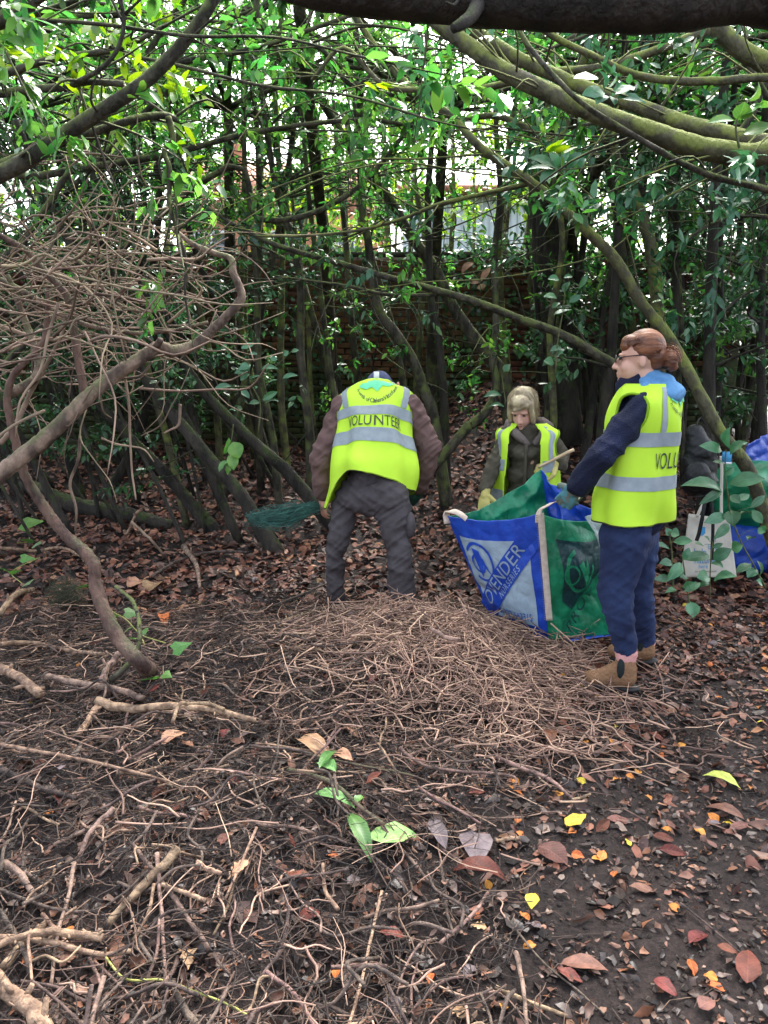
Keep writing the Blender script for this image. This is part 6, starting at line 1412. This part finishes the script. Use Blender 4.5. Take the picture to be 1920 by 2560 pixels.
front = Panel(A0, B0, B1, A1, sag=-.03, crumple=.026, seed=3, topsag=.030)
right = Panel(B0, C0, C1, B1, sag=.0, crumple=.030, seed=8, topsag=.035, bulge=lambda u, v: -.10 * np.exp(-((u - .38) / .28) ** 2 - ((v - .38) / .30) ** 2) + .05 * np.exp(-((u - .50 - .5 * (.75 - v)) / .25) ** 2) * sstep(.35, .7, v))
left = Panel(D0, A0, A1, D1, sag=.0, crumple=.06, seed=13, topsag=.06, freq=6)
back = Panel(C0, D0, D1, C1, sag=.0, crumple=.06, seed=17, topsag=.05, freq=6)
sgn = lambda p: 1 if p.n[1] < 0 else -1
fo, ro_ = sgn(front), sgn(right)
fp = front.sheet('front_panel', MT['bag_blue'], bag); rp_ = right.sheet('side_panel', MT['bag_green'], bag)
left.sheet('left_panel', MT['bag_green'], bag); back.sheet('back_panel', MT['bag_blue'], bag)
base = Panel(A1, B1, C1, D1, crumple=.01, seed=21); base.sheet('base', MT['bag_blue'], bag, n=16)
# print on the blue front
front.sheet('pale_print', MT['bag_pale'], fp, n=100, u0=.07, u1=.885, v0=.165, v1=.865, off=fo * .006, thick=0)
Lb = .017
co, tr = shape_mesh([(-.60, -.105), (.62, -.105), (.62, .105), (-.60, .105)])
cl = co.copy(); x = cl[:, 0]; 
front.put('diagonal_band', co, tr, MT['bag_blue'], fp, (.49, .50), 38, fo * .012)
co, tr = text_mesh('OVENDER', .165, 1.0); co[:, 0] *= 1.15; front.put('maker_lettering', co, tr, MT['bag_pale'], fp, (.47, .48), 38, fo * .015)
co, tr = text_mesh('NURSERIES', .078, 1.25); front.put('maker_lettering', co, tr, MT['bag_pale'], fp, (.57, .52), 38, fo * .015)
co, tr = text_mesh('01322 662315', .088, 1.05); front.put('phone_number', co, tr, MT['bag_blue'], fp, (.55, .80), 0, fo * .013)
for (c_, r0, r1, a0, a1) in (((.27, .36), .175, .150, -2.2, 2.6), ((.25, .37), .085, .065, 0, 6.2832)):
    co, tr = ring_shape(0, 0, r0, r1, a0, a1); front.put('round_emblem', co, tr, MT['bag_blue'], fp, c_, 0, fo * .013)
co, tr = shape_mesh([(-.06, .12), (.02, .10), (.12, -.13), (.04, -.02), (-.02, -.14)]); front.put('emblem_leaf', co, tr, MT['bag_blue'], fp, (.27, .36), 0, fo * .013)
co, tr = shape_mesh([(-.012, .34), (.012, .34), (.012, -.34), (-.012, -.34)]); 
# print on the green side
right.put('ink_panel', *shape_mesh([(-.25, .30), (.32, .30), (.34, .10), (-.06, -.30), (-.22, -.20)]), MT['bag_ink'], rp_, (.42, .46), 0, ro_ * .006)
for (c_, r0, r1, a0, a1) in (((.40, .40), .190, .160, 1.9, 6.6), ((.28, .43), .090, .070, 0, 6.2832)):
    co, tr = ring_shape(0, 0, r0, r1, a0, a1); right.put('round_emblem', co, tr, MT['bag_green'], rp_, c_, 0, ro_ * .009)
co, tr = shape_mesh([(-.07, .06), (0, .10), (.03, .03), (.06, .12), (.10, -.02), (.09, -.16)]); right.put('emblem_leaf', co, tr, MT['bag_green'], rp_, (.42, .40), 0, ro_ * .009)
co, tr = text_mesh('PROV', .17, 1.15); right.put('maker_lettering', co, tr, MT['bag_ink'], rp_, (.44, .75), 46, ro_ * .026)
# webbing seam, stitches, handles, liner
def strap(name, pts, w, m, parent, nrm, thick=.003):
    C_ = catmull([tuple(p) for p in pts], len(pts) * 6); T_ = unit(np.gradient(C_, axis=0)); S_ = unit(np.cross(T_, np.array(nrm)))
    Vv = np.stack([C_ - S_ * w / 2, C_, C_ + S_ * w / 2], 1); o = obj(name, mk_mesh(name, Vv.reshape(-1, 3), grid_quads(len(C_), 3)), m, parent)
    o.modifiers.new('thickness', 'SOLIDIFY').thickness = thick; return o
toC = np.array([-.25, -1, .3])
seam = [Vector(front.at(1.0, t)) + Vector((.010, -.024, 0)) for t in np.linspace(-.01, .80, 7)]
sw = strap('seam_webbing', seam, .036, MT['webbing'], bag, toC)
mb = MB()
for t in np.linspace(0.01, .80, 46):
    p = Vector(front.at(1.0, t)); tube(mb, [p + Vector((-.018, -.018, .004)), p + Vector((.002, -.020, -.004))], .0016, sides=4, n=2, rough=0)
tag(obj('seam_stitches', mb, MT['webbing_edge'], sw), kind='stuff')
strap('handle', [B0 + Vector((.0, -.012, -.05)), B0 + Vector((.004, -.016, .005)), P(1362, 1268, 4.08), P(1392, 1256, 4.0), P(1418, 1252, 3.78), P(1452, 1243, 3.72)], .034, MT['webbing'], bag, np.array([0, -.5, .9]))
strap('handle', [A0 + Vector((.005, -.012, -.05)), A0 + Vector((.0, -.012, .015)), P(1130, 1278, 4.42), P(1150, 1285, 4.40), P(1166, 1298, 4.40)], .040, MT['webbing'], bag, np.array([0, -.6, .8]))
ln = Panel(P(1462, 1292, 4.14), P(1515, 1272, 4.16), P(1500, 1368, 4.10), P(1487, 1330, 4.10), crumple=.02, seed=31)
ln.sheet('torn_liner', MT['liner'], bag, n=18)

# ------------------------------------------------------------------ full bulk bag standing in the thicket, tote bag, rucksack and card
g2 = G(1885, 1445)
fb2 = empty('filled_bulk_bag', g2, 'filled blue and green bulk bag half hidden by laurel leaves', 'bag')
def lump(name, m, prims, seed): return organic(name, prims, m, fb2, voxel=.02, smooth=3, wrinkle=.035, wfreq=6, seed=seed)
c = g2 + Vector((.12, .25, 0))
lump('lower_side', MT['bag_blue'], [('e', c + Vector((0, 0, .18)), (.42, .34, .22)), ('e', c + Vector((.05, 0, .08)), (.44, .36, .12))], 1)
lump('middle_side', MT['bag_green'], [('e', c + Vector((.02, 0, .52)), (.40, .33, .26)), ('e', c + Vector((-.1, -.05, .66)), (.30, .28, .16))], 2)
tp = Panel(P(1868, 1112, 5.75), P(1935, 1078, 6.0), P(1950, 1190, 6.0), P(1850, 1172, 5.75), crumple=.03, seed=41)
tp.sheet('top_flap', MT['bag_blue'], fb2, n=20)
tp2 = Panel(P(1935, 1078, 6.0), P(2010, 1110, 6.2), P(2020, 1200, 6.2), P(1950, 1190, 6.0), crumple=.03, seed=42); tp2.sheet('top_flap', MT['bag_blue'], fb2, n=14)

MT['canvas'] = cloth('canvas_cream', (.62, .58, .50), (.54, .50, .43), bump=.3, bscale=20)
MT['canvas_blue'] = mat('print_blue', (.06, .30, .58), rough=.8)
tY = 5.35
tote = empty('tote_bag', G(1772, 1445), 'cream canvas tote bag with blue printed words hanging among laurel leaves', 'bag')
tf = Panel(P(1722, 1286, tY), P(1823, 1300, tY), P(1841, 1442, tY - .02), P(1701, 1444, tY - .02), crumple=.012, seed=51)
tfo = tf.sheet('front', MT['canvas'], tote, n=26)
tb = Panel(P(1724, 1284, tY + .06), P(1821, 1298, tY + .06), P(1841, 1440, tY + .10), P(1703, 1442, tY + .10), crumple=.012, seed=52); tb.sheet('back', MT['canvas'], tote, n=16)
for (a, b) in ((0, 3), (1, 2)):
    sp_ = Panel(tf.c[a], tb.c[a], tb.c[b], tf.c[b], crumple=.004, seed=53 + a); sp_.sheet('gusset', MT['canvas'], tote, n=8)
so = -1 if tf.n[1] > 0 else 1
for (s, sz, c_, m) in (('of', .13, (.60, .36), 'canvas_blue'), ('land', .13, (.58, .49), 'canvas_blue'), ('help', .155, (.32, .58), 'canvas_blue'), ('nature', .155, (.42, .72), 'canvas_blue'), ('here', .10, (.40, .82), 'canvas_blue'), ('for wildlife and people', .045, (.45, .90), 'print_dark'), ('near you', .045, (.40, .94), 'print_dark')):
    co, tr = text_mesh(s, sz); tf.put('lettering', co, tr, MT[m], tfo, c_, 0, so * .006)
co, tr = shape_mesh([(-.08, .07), (.08, .07), (.08, -.03), (0, -.08), (-.08, -.03)]); tf.put('emblem', co, tr, MT['canvas_blue'], tfo, (.34, .24), 0, so * .006)
strap('strap', [P(1742, 1292, tY - .01), P(1755, 1265, tY), P(1778, 1235, tY + .03), P(1786, 1165, tY + .05), P(1790, 1140, tY + .07)], .022, MT['canvas'], tote, (0, -1, 0))
strap('strap', [P(1803, 1298, tY - .01), P(1803, 1240, tY + .02), P(1804, 1180, tY + .05), P(1803, 1140, tY + .07)], .022, MT['canvas'], tote, (0, -1, 0))
MT['nylon'] = mat('rucksack_nylon', (.007, .008, .010), (.004, .0045, .005), rough=.5, scale=9, bump=.4, bscale=24, bdist=.02)
ruck = empty('rucksack', P(1750, 1238, 5.0), 'black rucksack hanging on the diagonal trunk behind the woman with glasses', 'rucksack')
organic('main_body', [('e', P(1748, 1165, 5.02), (.115, .10, .19)), ('e', P(1748, 1205, 5.0), (.12, .11, .10)), ('c', P(1738, 1082, 5.03), .06, P(1750, 1130, 5.02), .105)], MT['nylon'], ruck, voxel=.010, smooth=3, wrinkle=.010, wfreq=12)
organic('front_pocket', [('e', P(1744, 1190, 4.92), (.085, .05, .10))], MT['nylon'], ruck, voxel=.009, smooth=2, wrinkle=.005, wfreq=16)
mb = MB(); tube(mb, [P(1735, 1085, 5.0), P(1742, 1060, 5.02), P(1752, 1045, 5.05), P(1762, 1060, 5.06)], .006, sides=6, n=13, rough=0); obj('haul_loop', mb, MT['nylon'], ruck)
strap('dangling_strap', [P(1764, 1240, 4.95), P(1757, 1285, 4.93), P(1748, 1330, 4.93), P(1741, 1352, 4.93)], .026, MT['nylon'], ruck, (0, -1, 0))
strap('dangling_strap', [P(1778, 1240, 4.95), P(1782, 1300, 4.93), P(1781, 1360, 4.93), P(1779, 1400, 4.93)], .022, MT['nylon'], ruck, (0, -1, 0))
cd = empty('blue_card', P(1817, 1160, 5.0), 'small blue card with a white strip caught on the laurel sapling', 'card')
mb = MB(); box(mb, P(1817, 1143, 5.0), (.064, .004, .075)); obj('sheet', mb, MT['canvas_blue'], cd)
mb = MB(); box(mb, P(1818, 1158, 4.995), (.058, .004, .014)); obj('white_strip', mb, MT['white_label'], cd)

# ------------------------------------------------------------------ laurel saplings and sprigs: each leaf a part
MT['stem_green'] = mat('stem_green', (.105, .125, .040), (.060, .065, .026), rough=.7, scale=30)
def sprig(name, label, cat, stems, leaves, Yd, m, group=None, stem_mat='stem_green', base=None, curl=.18):
    """stems: pixel paths with width; leaves: (base px, tip px, width px, depth shift)"""
    root = empty(name, P(*stems[0][0][0], Yd) if base is None else base, label, cat, group)
    for pts, w0, w1 in stems:
        W = [P(*p, Yd) if len(p) == 2 else P(*p) for p in pts]
        mb = MB(); tube(mb, W, [M(w0 + (w1 - w0) * i / (len(W) - 1), 1200, Yd) / 2 for i in range(len(W))], sides=6, n=(len(W) - 1) * 4 + 1, rough=.05); obj('stem', mb, MT[stem_mat], root)
    rr = np.random.default_rng(int(stems[0][0][0][0])); allp = np.concatenate([catmull([tuple(P(*p, Yd)) if len(p) == 2 else tuple(P(*p)) for p in pts], 40) for pts, _, _ in stems])
    for (b, t, w, dy) in leaves:
        A = P(*b, Yd); B = P(*t, Yd + dy); d = B - A; L = d.length
        nrm = Vector((rr.normal() * .45, -.65 + rr.normal() * .3, .65)); nrm = (nrm - d.normalized() * nrm.dot(d.normalized())).normalized()
        W_ = M(w, 1200, Yd) * 1.3
        me = leaf_mesh('leaf', OV, L, W_ * rr.uniform(.8, 1.1), curl * rr.uniform(.3, 2.2), rr.uniform(.05, .45), m, seed=int(b[0] + t[1]), wavy=.03)
        o = bpy.data.objects.new('leaf', me); COL.objects.link(o); o.parent = root
        q_ = Vector(allp[np.argmin(((allp - np.array(A)) ** 2).sum(1))])
        if (q_ - A).length > .008:      # leaf stalk
            mb = MB(); tube(mb, [q_, q_.lerp(A, .5) + Vector((0, 0, .006)), A + d * .04], [.0018, .0016, .0014], sides=5, n=7, rough=0); obj('leaf_stalk', mb, MT[stem_mat], root)
        X_ = d.normalized(); Z_ = nrm; Y_ = Z_.cross(X_)
        o.matrix_local = Matrix.Translation((A + B) / 2 - root.location) @ Matrix((X_, Y_, Z_)).transposed().to_4x4()
    return root
S6 = lambda x, y: (1600 + x * .2532, 1040 + y * .2532)
def L6(*q): return [(S6(a, b), S6(c, d), w * .2532, s) for a, b, c, d, w, s in q]
LL = MT['leaf_laurel']
sprig('laurel_sapling', 'young laurel with broad leaves standing in front of the tote bag', 'sapling',
      [([S6(690, 1800), S6(692, 1600), S6(700, 1380), S6(720, 1250)], 3.5, 2.5), ([S6(1240, 1700), S6(1100, 1430), S6(990, 1230), S6(890, 950), S6(865, 750), S6(840, 560), S6(850, 330)], 4.5, 2.5)],
      L6((850, 330, 850, 120, 110, -.03), (840, 330, 615, 280, 90, -.05), (870, 360, 1040, 240, 100, -.04), (830, 460, 720, 440, 45, .02), (840, 590, 930, 500, 50, -.02), (850, 700, 445, 640, 120, -.06), (880, 650, 1230, 600, 130, -.08), (830, 720, 600, 860, 85, -.05), (890, 780, 990, 860, 90, -.05), (960, 830, 1080, 770, 80, .03), (900, 920, 920, 1080, 120, -.06), (860, 970, 640, 1050, 95, -.06), (970, 960, 1110, 950, 90, .0), (890, 1050, 740, 1210, 75, -.05), (1100, 900, 1240, 780, 70, .02), (1110, 930, 1210, 1060, 70, -.03), (1170, 1100, 1240, 1150, 80, -.02), (1130, 1190, 1060, 1210, 70, -.03),
         (700, 1370, 430, 1410, 90, -.06), (720, 1420, 900, 1310, 110, -.05), (900, 1310, 1010, 1280, 100, -.04), (710, 1440, 830, 1490, 85, -.04), (690, 1580, 570, 1590, 100, -.05), (720, 1600, 950, 1560, 130, -.06), (700, 1640, 570, 1670, 50, -.03), (640, 1270, 560, 1250, 60, -.04), (690, 1240, 640, 1190, 55, -.04), (720, 1300, 820, 1260, 40, -.02), (1100, 1450, 950, 1540, 90, -.04), (1150, 1500, 1060, 1590, 90, -.04), (1200, 1600, 1190, 1430, 90, -.02), (1220, 1660, 1160, 1620, 80, -.02)),
      4.75, LL, base=G(1790, 1500))
sprig('laurel_sapling', 'small laurel with low leaves beside the woman\'s legs', 'sapling',
      [([S6(330, 1750), S6(320, 1500), S6(310, 1300), S6(285, 1150)], 5, 3), ([S6(500, 1950), S6(450, 1600), S6(420, 1400)], 4, 3)],
      L6((290, 1180, 260, 1110, 70, 0), (300, 1150, 390, 1170, 110, -.02), (300, 1300, 115, 1260, 70, -.05), (330, 1240, 520, 1230, 80, -.03), (330, 1440, 200, 1450, 80, -.03), (420, 1440, 280, 1620, 110, -.06), (310, 1600, 140, 1610, 70, -.05), (370, 1700, 260, 1730, 60, -.04), (420, 1700, 550, 1650, 70, -.03), (450, 1560, 400, 1590, 80, -.03), (500, 1830, 530, 1990, 120, -.06), (430, 1420, 490, 1300, 70, 0), (600, 1640, 440, 1730, 60, -.03)),
      4.5, LL, base=G(1690, 1520))
Z3 = lambda x, y: (x * .482, 600 + y * .482)
def L3(*q): return [(Z3(a, b), Z3(c, d), w * .482, s) for a, b, c, d, w, s in q]
sprig('shining_laurel_sprig', 'sprig of pale shining leaves standing out before the dark stems', 'sprig',
      [([Z3(1340, 1000), Z3(1350, 850), Z3(1300, 740), Z3(1290, 640)], 4, 2), ([Z3(1300, 740), Z3(1400, 680), Z3(1520, 570)], 3, 2), ([Z3(1300, 760), Z3(1200, 760)], 3, 2)],
      L3((1250, 560, 1320, 535, 26, 0), (1180, 560, 1150, 545, 22, 0), (1290, 590, 1335, 588, 18, 0), (1300, 640, 1240, 670, 34, -.03), (1300, 660, 1215, 690, 34, -.03), (1350, 660, 1440, 658, 26, -.02), (1290, 690, 1245, 725, 26, -.02), (1400, 610, 1440, 620, 24, 0), (1460, 710, 1540, 695, 26, -.02), (1470, 600, 1495, 575, 26, 0), (1510, 580, 1550, 570, 30, 0), (1390, 740, 1440, 720, 22, 0), (1200, 750, 1105, 770, 24, -.02), (1240, 770, 1165, 775, 22, -.02), (1250, 780, 1295, 820, 26, -.02), (1290, 720, 1350, 700, 22, 0), (1360, 830, 1440, 785, 36, -.02), (1350, 840, 1290, 845, 26, -.02), (1370, 840, 1445, 825, 22, 0), (1320, 770, 1335, 760, 24, 0), (1170, 600, 1200, 605, 16, 0), (1180, 880, 1225, 882, 16, 0)),
      5.3, LL, base=P(640, 1082, 5.3))
sprig('hanging_green_sprig', 'drooping sprig of fresh green leaves hanging over the dark litter', 'sprig',
      [([Z3(1210, 955), Z3(1205, 1010), Z3(1195, 1060)], 3, 2)],
      L3((1195, 1030, 1165, 1115, 44, 0), (1205, 1045, 1240, 1130, 60, -.03), (1195, 1110, 1215, 1190, 50, -.03), (1180, 1140, 1130, 1200, 44, -.02), (1180, 1145, 1195, 1195, 30, -.03), (1190, 1150, 1175, 1220, 24, 0)),
      4.4, MT['leaf_ivy'], base=P(583, 1060, 4.4))
Z2 = lambda x, y: (960 + x * .5787, y * .5787)
def L2(*q): return [(Z2(a, b), Z2(c, d), w * .5787, s) for a, b, c, d, w, s in q]
sprig('fresh_laurel_sprig', 'spray of pale green leaves hanging under the mossy bough', 'sprig',
      [([Z2(1080, 605), Z2(1000, 660), Z2(940, 710), Z2(860, 725), Z2(760, 735)], 4, 3)],
      L2((760, 730, 720, 650, 42, -.03), (765, 725, 800, 650, 50, -.03), (790, 725, 850, 655, 40, -.02), (750, 735, 675, 790, 44, -.05), (750, 715, 635, 670, 40, -.04), (745, 725, 620, 720, 28, -.03), (840, 720, 870, 680, 30, 0)),
      3.9, LL, base=Vector(P(*Z2(1080, 605), 3.9)))
sprig('broad_laurel_sprig', 'cluster of broad pale leaves resting over the mossy limbs', 'sprig',
      [([Z2(1060, 420), Z2(1000, 400), Z2(950, 380)], 5, 3)],
      L2((960, 390, 860, 400, 60, -.03), (960, 380, 940, 300, 50, -.03), (970, 380, 1010, 320, 56, -.03), (950, 400, 920, 440, 56, -.03), (990, 400, 1080, 370, 50, -.03), (930, 330, 820, 330, 46, -.03), (1000, 420, 1130, 440, 40, -.02), (980, 410, 1000, 450, 40, -.02)),
      3.2, LL, base=Vector(P(*Z2(1060, 420), 3.2)))
sprig('bright_edge_sprig', 'bright yellow green leaves sprouting from the thick mossy bough', 'sprig',
      [([Z2(1535, 640), Z2(1520, 560), Z2(1530, 500), Z2(1580, 430)], 6, 3)],
      L2((1530, 520, 1560, 440, 60, -.03), (1540, 500, 1640, 440, 70, -.03), (1550, 570, 1680, 540, 70, -.05), (1580, 440, 1630, 360, 60, -.02), (1520, 510, 1400, 520, 30, -.02), (1590, 460, 1690, 460, 50, -.02)),
      3.1, MT['leaf_ivy'], base=Vector(P(*Z2(1535, 640), 3.1)))
Z4 = lambda x, y: (700 + x * .482, 500 + y * .482)
def L4(*q): return [(Z4(a, b), Z4(c, d), w * .482, s) for a, b, c, d, w, s in q]
sprig('dead_leaf_twig', 'twig with four pale dry leaves catching light before the wall', 'sprig',
      [([Z4(1045, 470), Z4(1030, 420), Z4(1000, 370)], 3, 2)],
      L4((1000, 315, 935, 375, 34, 0), (1090, 345, 1040, 420, 34, 0), (1035, 420, 990, 430, 24, 0), (1040, 435, 1050, 465, 34, 0)), 6.2, MT['lf_tan'], base=Vector(P(*Z4(1045, 470), 6.2)))
sprig('thicket_sprig', 'sprig of rounded leaves beside the head of the woman with glasses', 'sprig',
      [([Z4(1430, 900), Z4(1440, 740), Z4(1470, 560), Z4(1480, 430)], 4, 2)],
      L4((1450, 410, 1390, 405, 34, 0), (1470, 400, 1520, 395, 24, 0), (1470, 480, 1500, 420, 40, 0), (1440, 500, 1370, 490, 34, 0), (1450, 530, 1410, 560, 34, 0), (1500, 530, 1560, 490, 30, 0), (1420, 590, 1515, 565, 44, 0), (1460, 760, 1400, 780, 30, 0), (1440, 800, 1470, 770, 40, 0), (1420, 850, 1370, 830, 50, 0), (1550, 460, 1600, 380, 24, 0), (1160, 890, 1190, 850, 36, 0), (1460, 740, 1455, 725, 30, 0)), 5.2, LL, base=Vector(P(*Z4(1430, 900), 5.2)))
sprig('leaf_bank_sprig', 'two glossy leaves on a thin stem before the leaf bank', 'sprig', [([Z4(1170, 1050), Z4(1160, 980), Z4(1150, 900)], 3, 2)],
      L4((1150, 1000, 1055, 1010, 32, 0), (1165, 1060, 1085, 1060, 30, 0), (1165, 890, 1190, 855, 30, 0)), 5.6, LL, base=Vector(P(*Z4(1170, 1050), 5.6)))

# ivy runner and moss clump in the debris at the left
def ivy_leaf(name):
    pts = [(0, 0), (.30, -.34), (.62, -.30), (.55, .02), (.62, .02)]
    out = [(0, 0), (-.12, .30), (.18, .52), (.42, .34), (1.0, 0), (.42, -.34), (.18, -.52), (-.12, -.30)]
    V = [(.3, 0, .03)] + [(x, y, -.05 * abs(y) * 2 - (.06 if x > .8 else 0)) for x, y in out]
    return mk_mesh(name, V, None, [(0, 1 + i, 1 + (i + 1) % 8) for i in range(8)], smooth=False)
Z5 = lambda x, y: (x * .482, 1200 + y * .482)
def ivy(label, stems, leaves, lifts):
    b = G(*Z5(*stems[0][0])); root = empty('ivy_runner', b, label, 'ivy')
    for s in stems:
        W = [G(*Z5(*p), lifts) for p in s]; mb = MB(); tube(mb, W, .003, sides=5, n=len(W) * 4, rough=.05); obj('stem', mb, MT['stick_green'], root)
    for i, (x, y, w, rot) in enumerate(leaves):
        p = G(*Z5(x, y), lifts + .02); me = ivy_leaf('leaf'); me.materials.append(MT['leaf_ivy']); o = bpy.data.objects.new('leaf', me); COL.objects.link(o); o.parent = root
        o.location = p - root.location; s = w * .482 * (p.y / F) * 1.05; o.scale = (s, s, s); o.rotation_euler = (.5, random.uniform(-.3, .3), math.radians(rot))
ivy('ivy runner with lobed leaves crossing the bent red stem', [[(460, 570), (560, 650), (650, 720), (730, 790), (860, 880)], [(600, 700), (600, 780), (640, 790)], [(740, 850), (750, 880)]],
    [(450, 560, 60, 200), (600, 680, 76, 170), (650, 680, 80, 20), (680, 750, 70, 240), (740, 770, 60, 300), (720, 860, 66, 180), (900, 900, 100, 20), (820, 1030, 108, 200), (850, 1010, 60, 330)], .14)
ivy('ivy stem with pale leaves at the edge of the tangle', [[(90, 330), (150, 290), (130, 230)], [(210, 420), (60, 450), (110, 500)]],
    [(110, 210, 110, 10), (170, 300, 70, 200), (180, 340, 60, 330), (30, 440, 90, 170), (110, 410, 70, 20), (90, 460, 66, 250), (140, 500, 76, 300)], .16)
ms = MB(); r = np.random.default_rng(61); mc = np.array(G(165, 1500, .10))
for q in range(900):
    p = mc + r.normal(size=3) * np.array([.055, .05, .055]); d = unit(r.normal(size=3) + np.array([0, -.3, -.4])); tube(ms, [p, p + d * .03 + r.normal(size=3) * .008, p + d * .055 + r.normal(size=3) * .015], [.0012, .0011, .0007], sides=3, n=4, rough=0, seed=q)
MT['moss_fibre'] = mat('moss_fibre', (.075, .078, .045), (.040, .042, .026), rough=.95, scale=30, island=.4)
mroot2 = empty('moss_clump', Vector(mc) - Vector((0, 0, .1)), 'grey green clump of dried moss hanging beside the bent red stem', 'moss'); tag(obj('fibres', ms, MT['moss_fibre'], mroot2), kind='stuff')
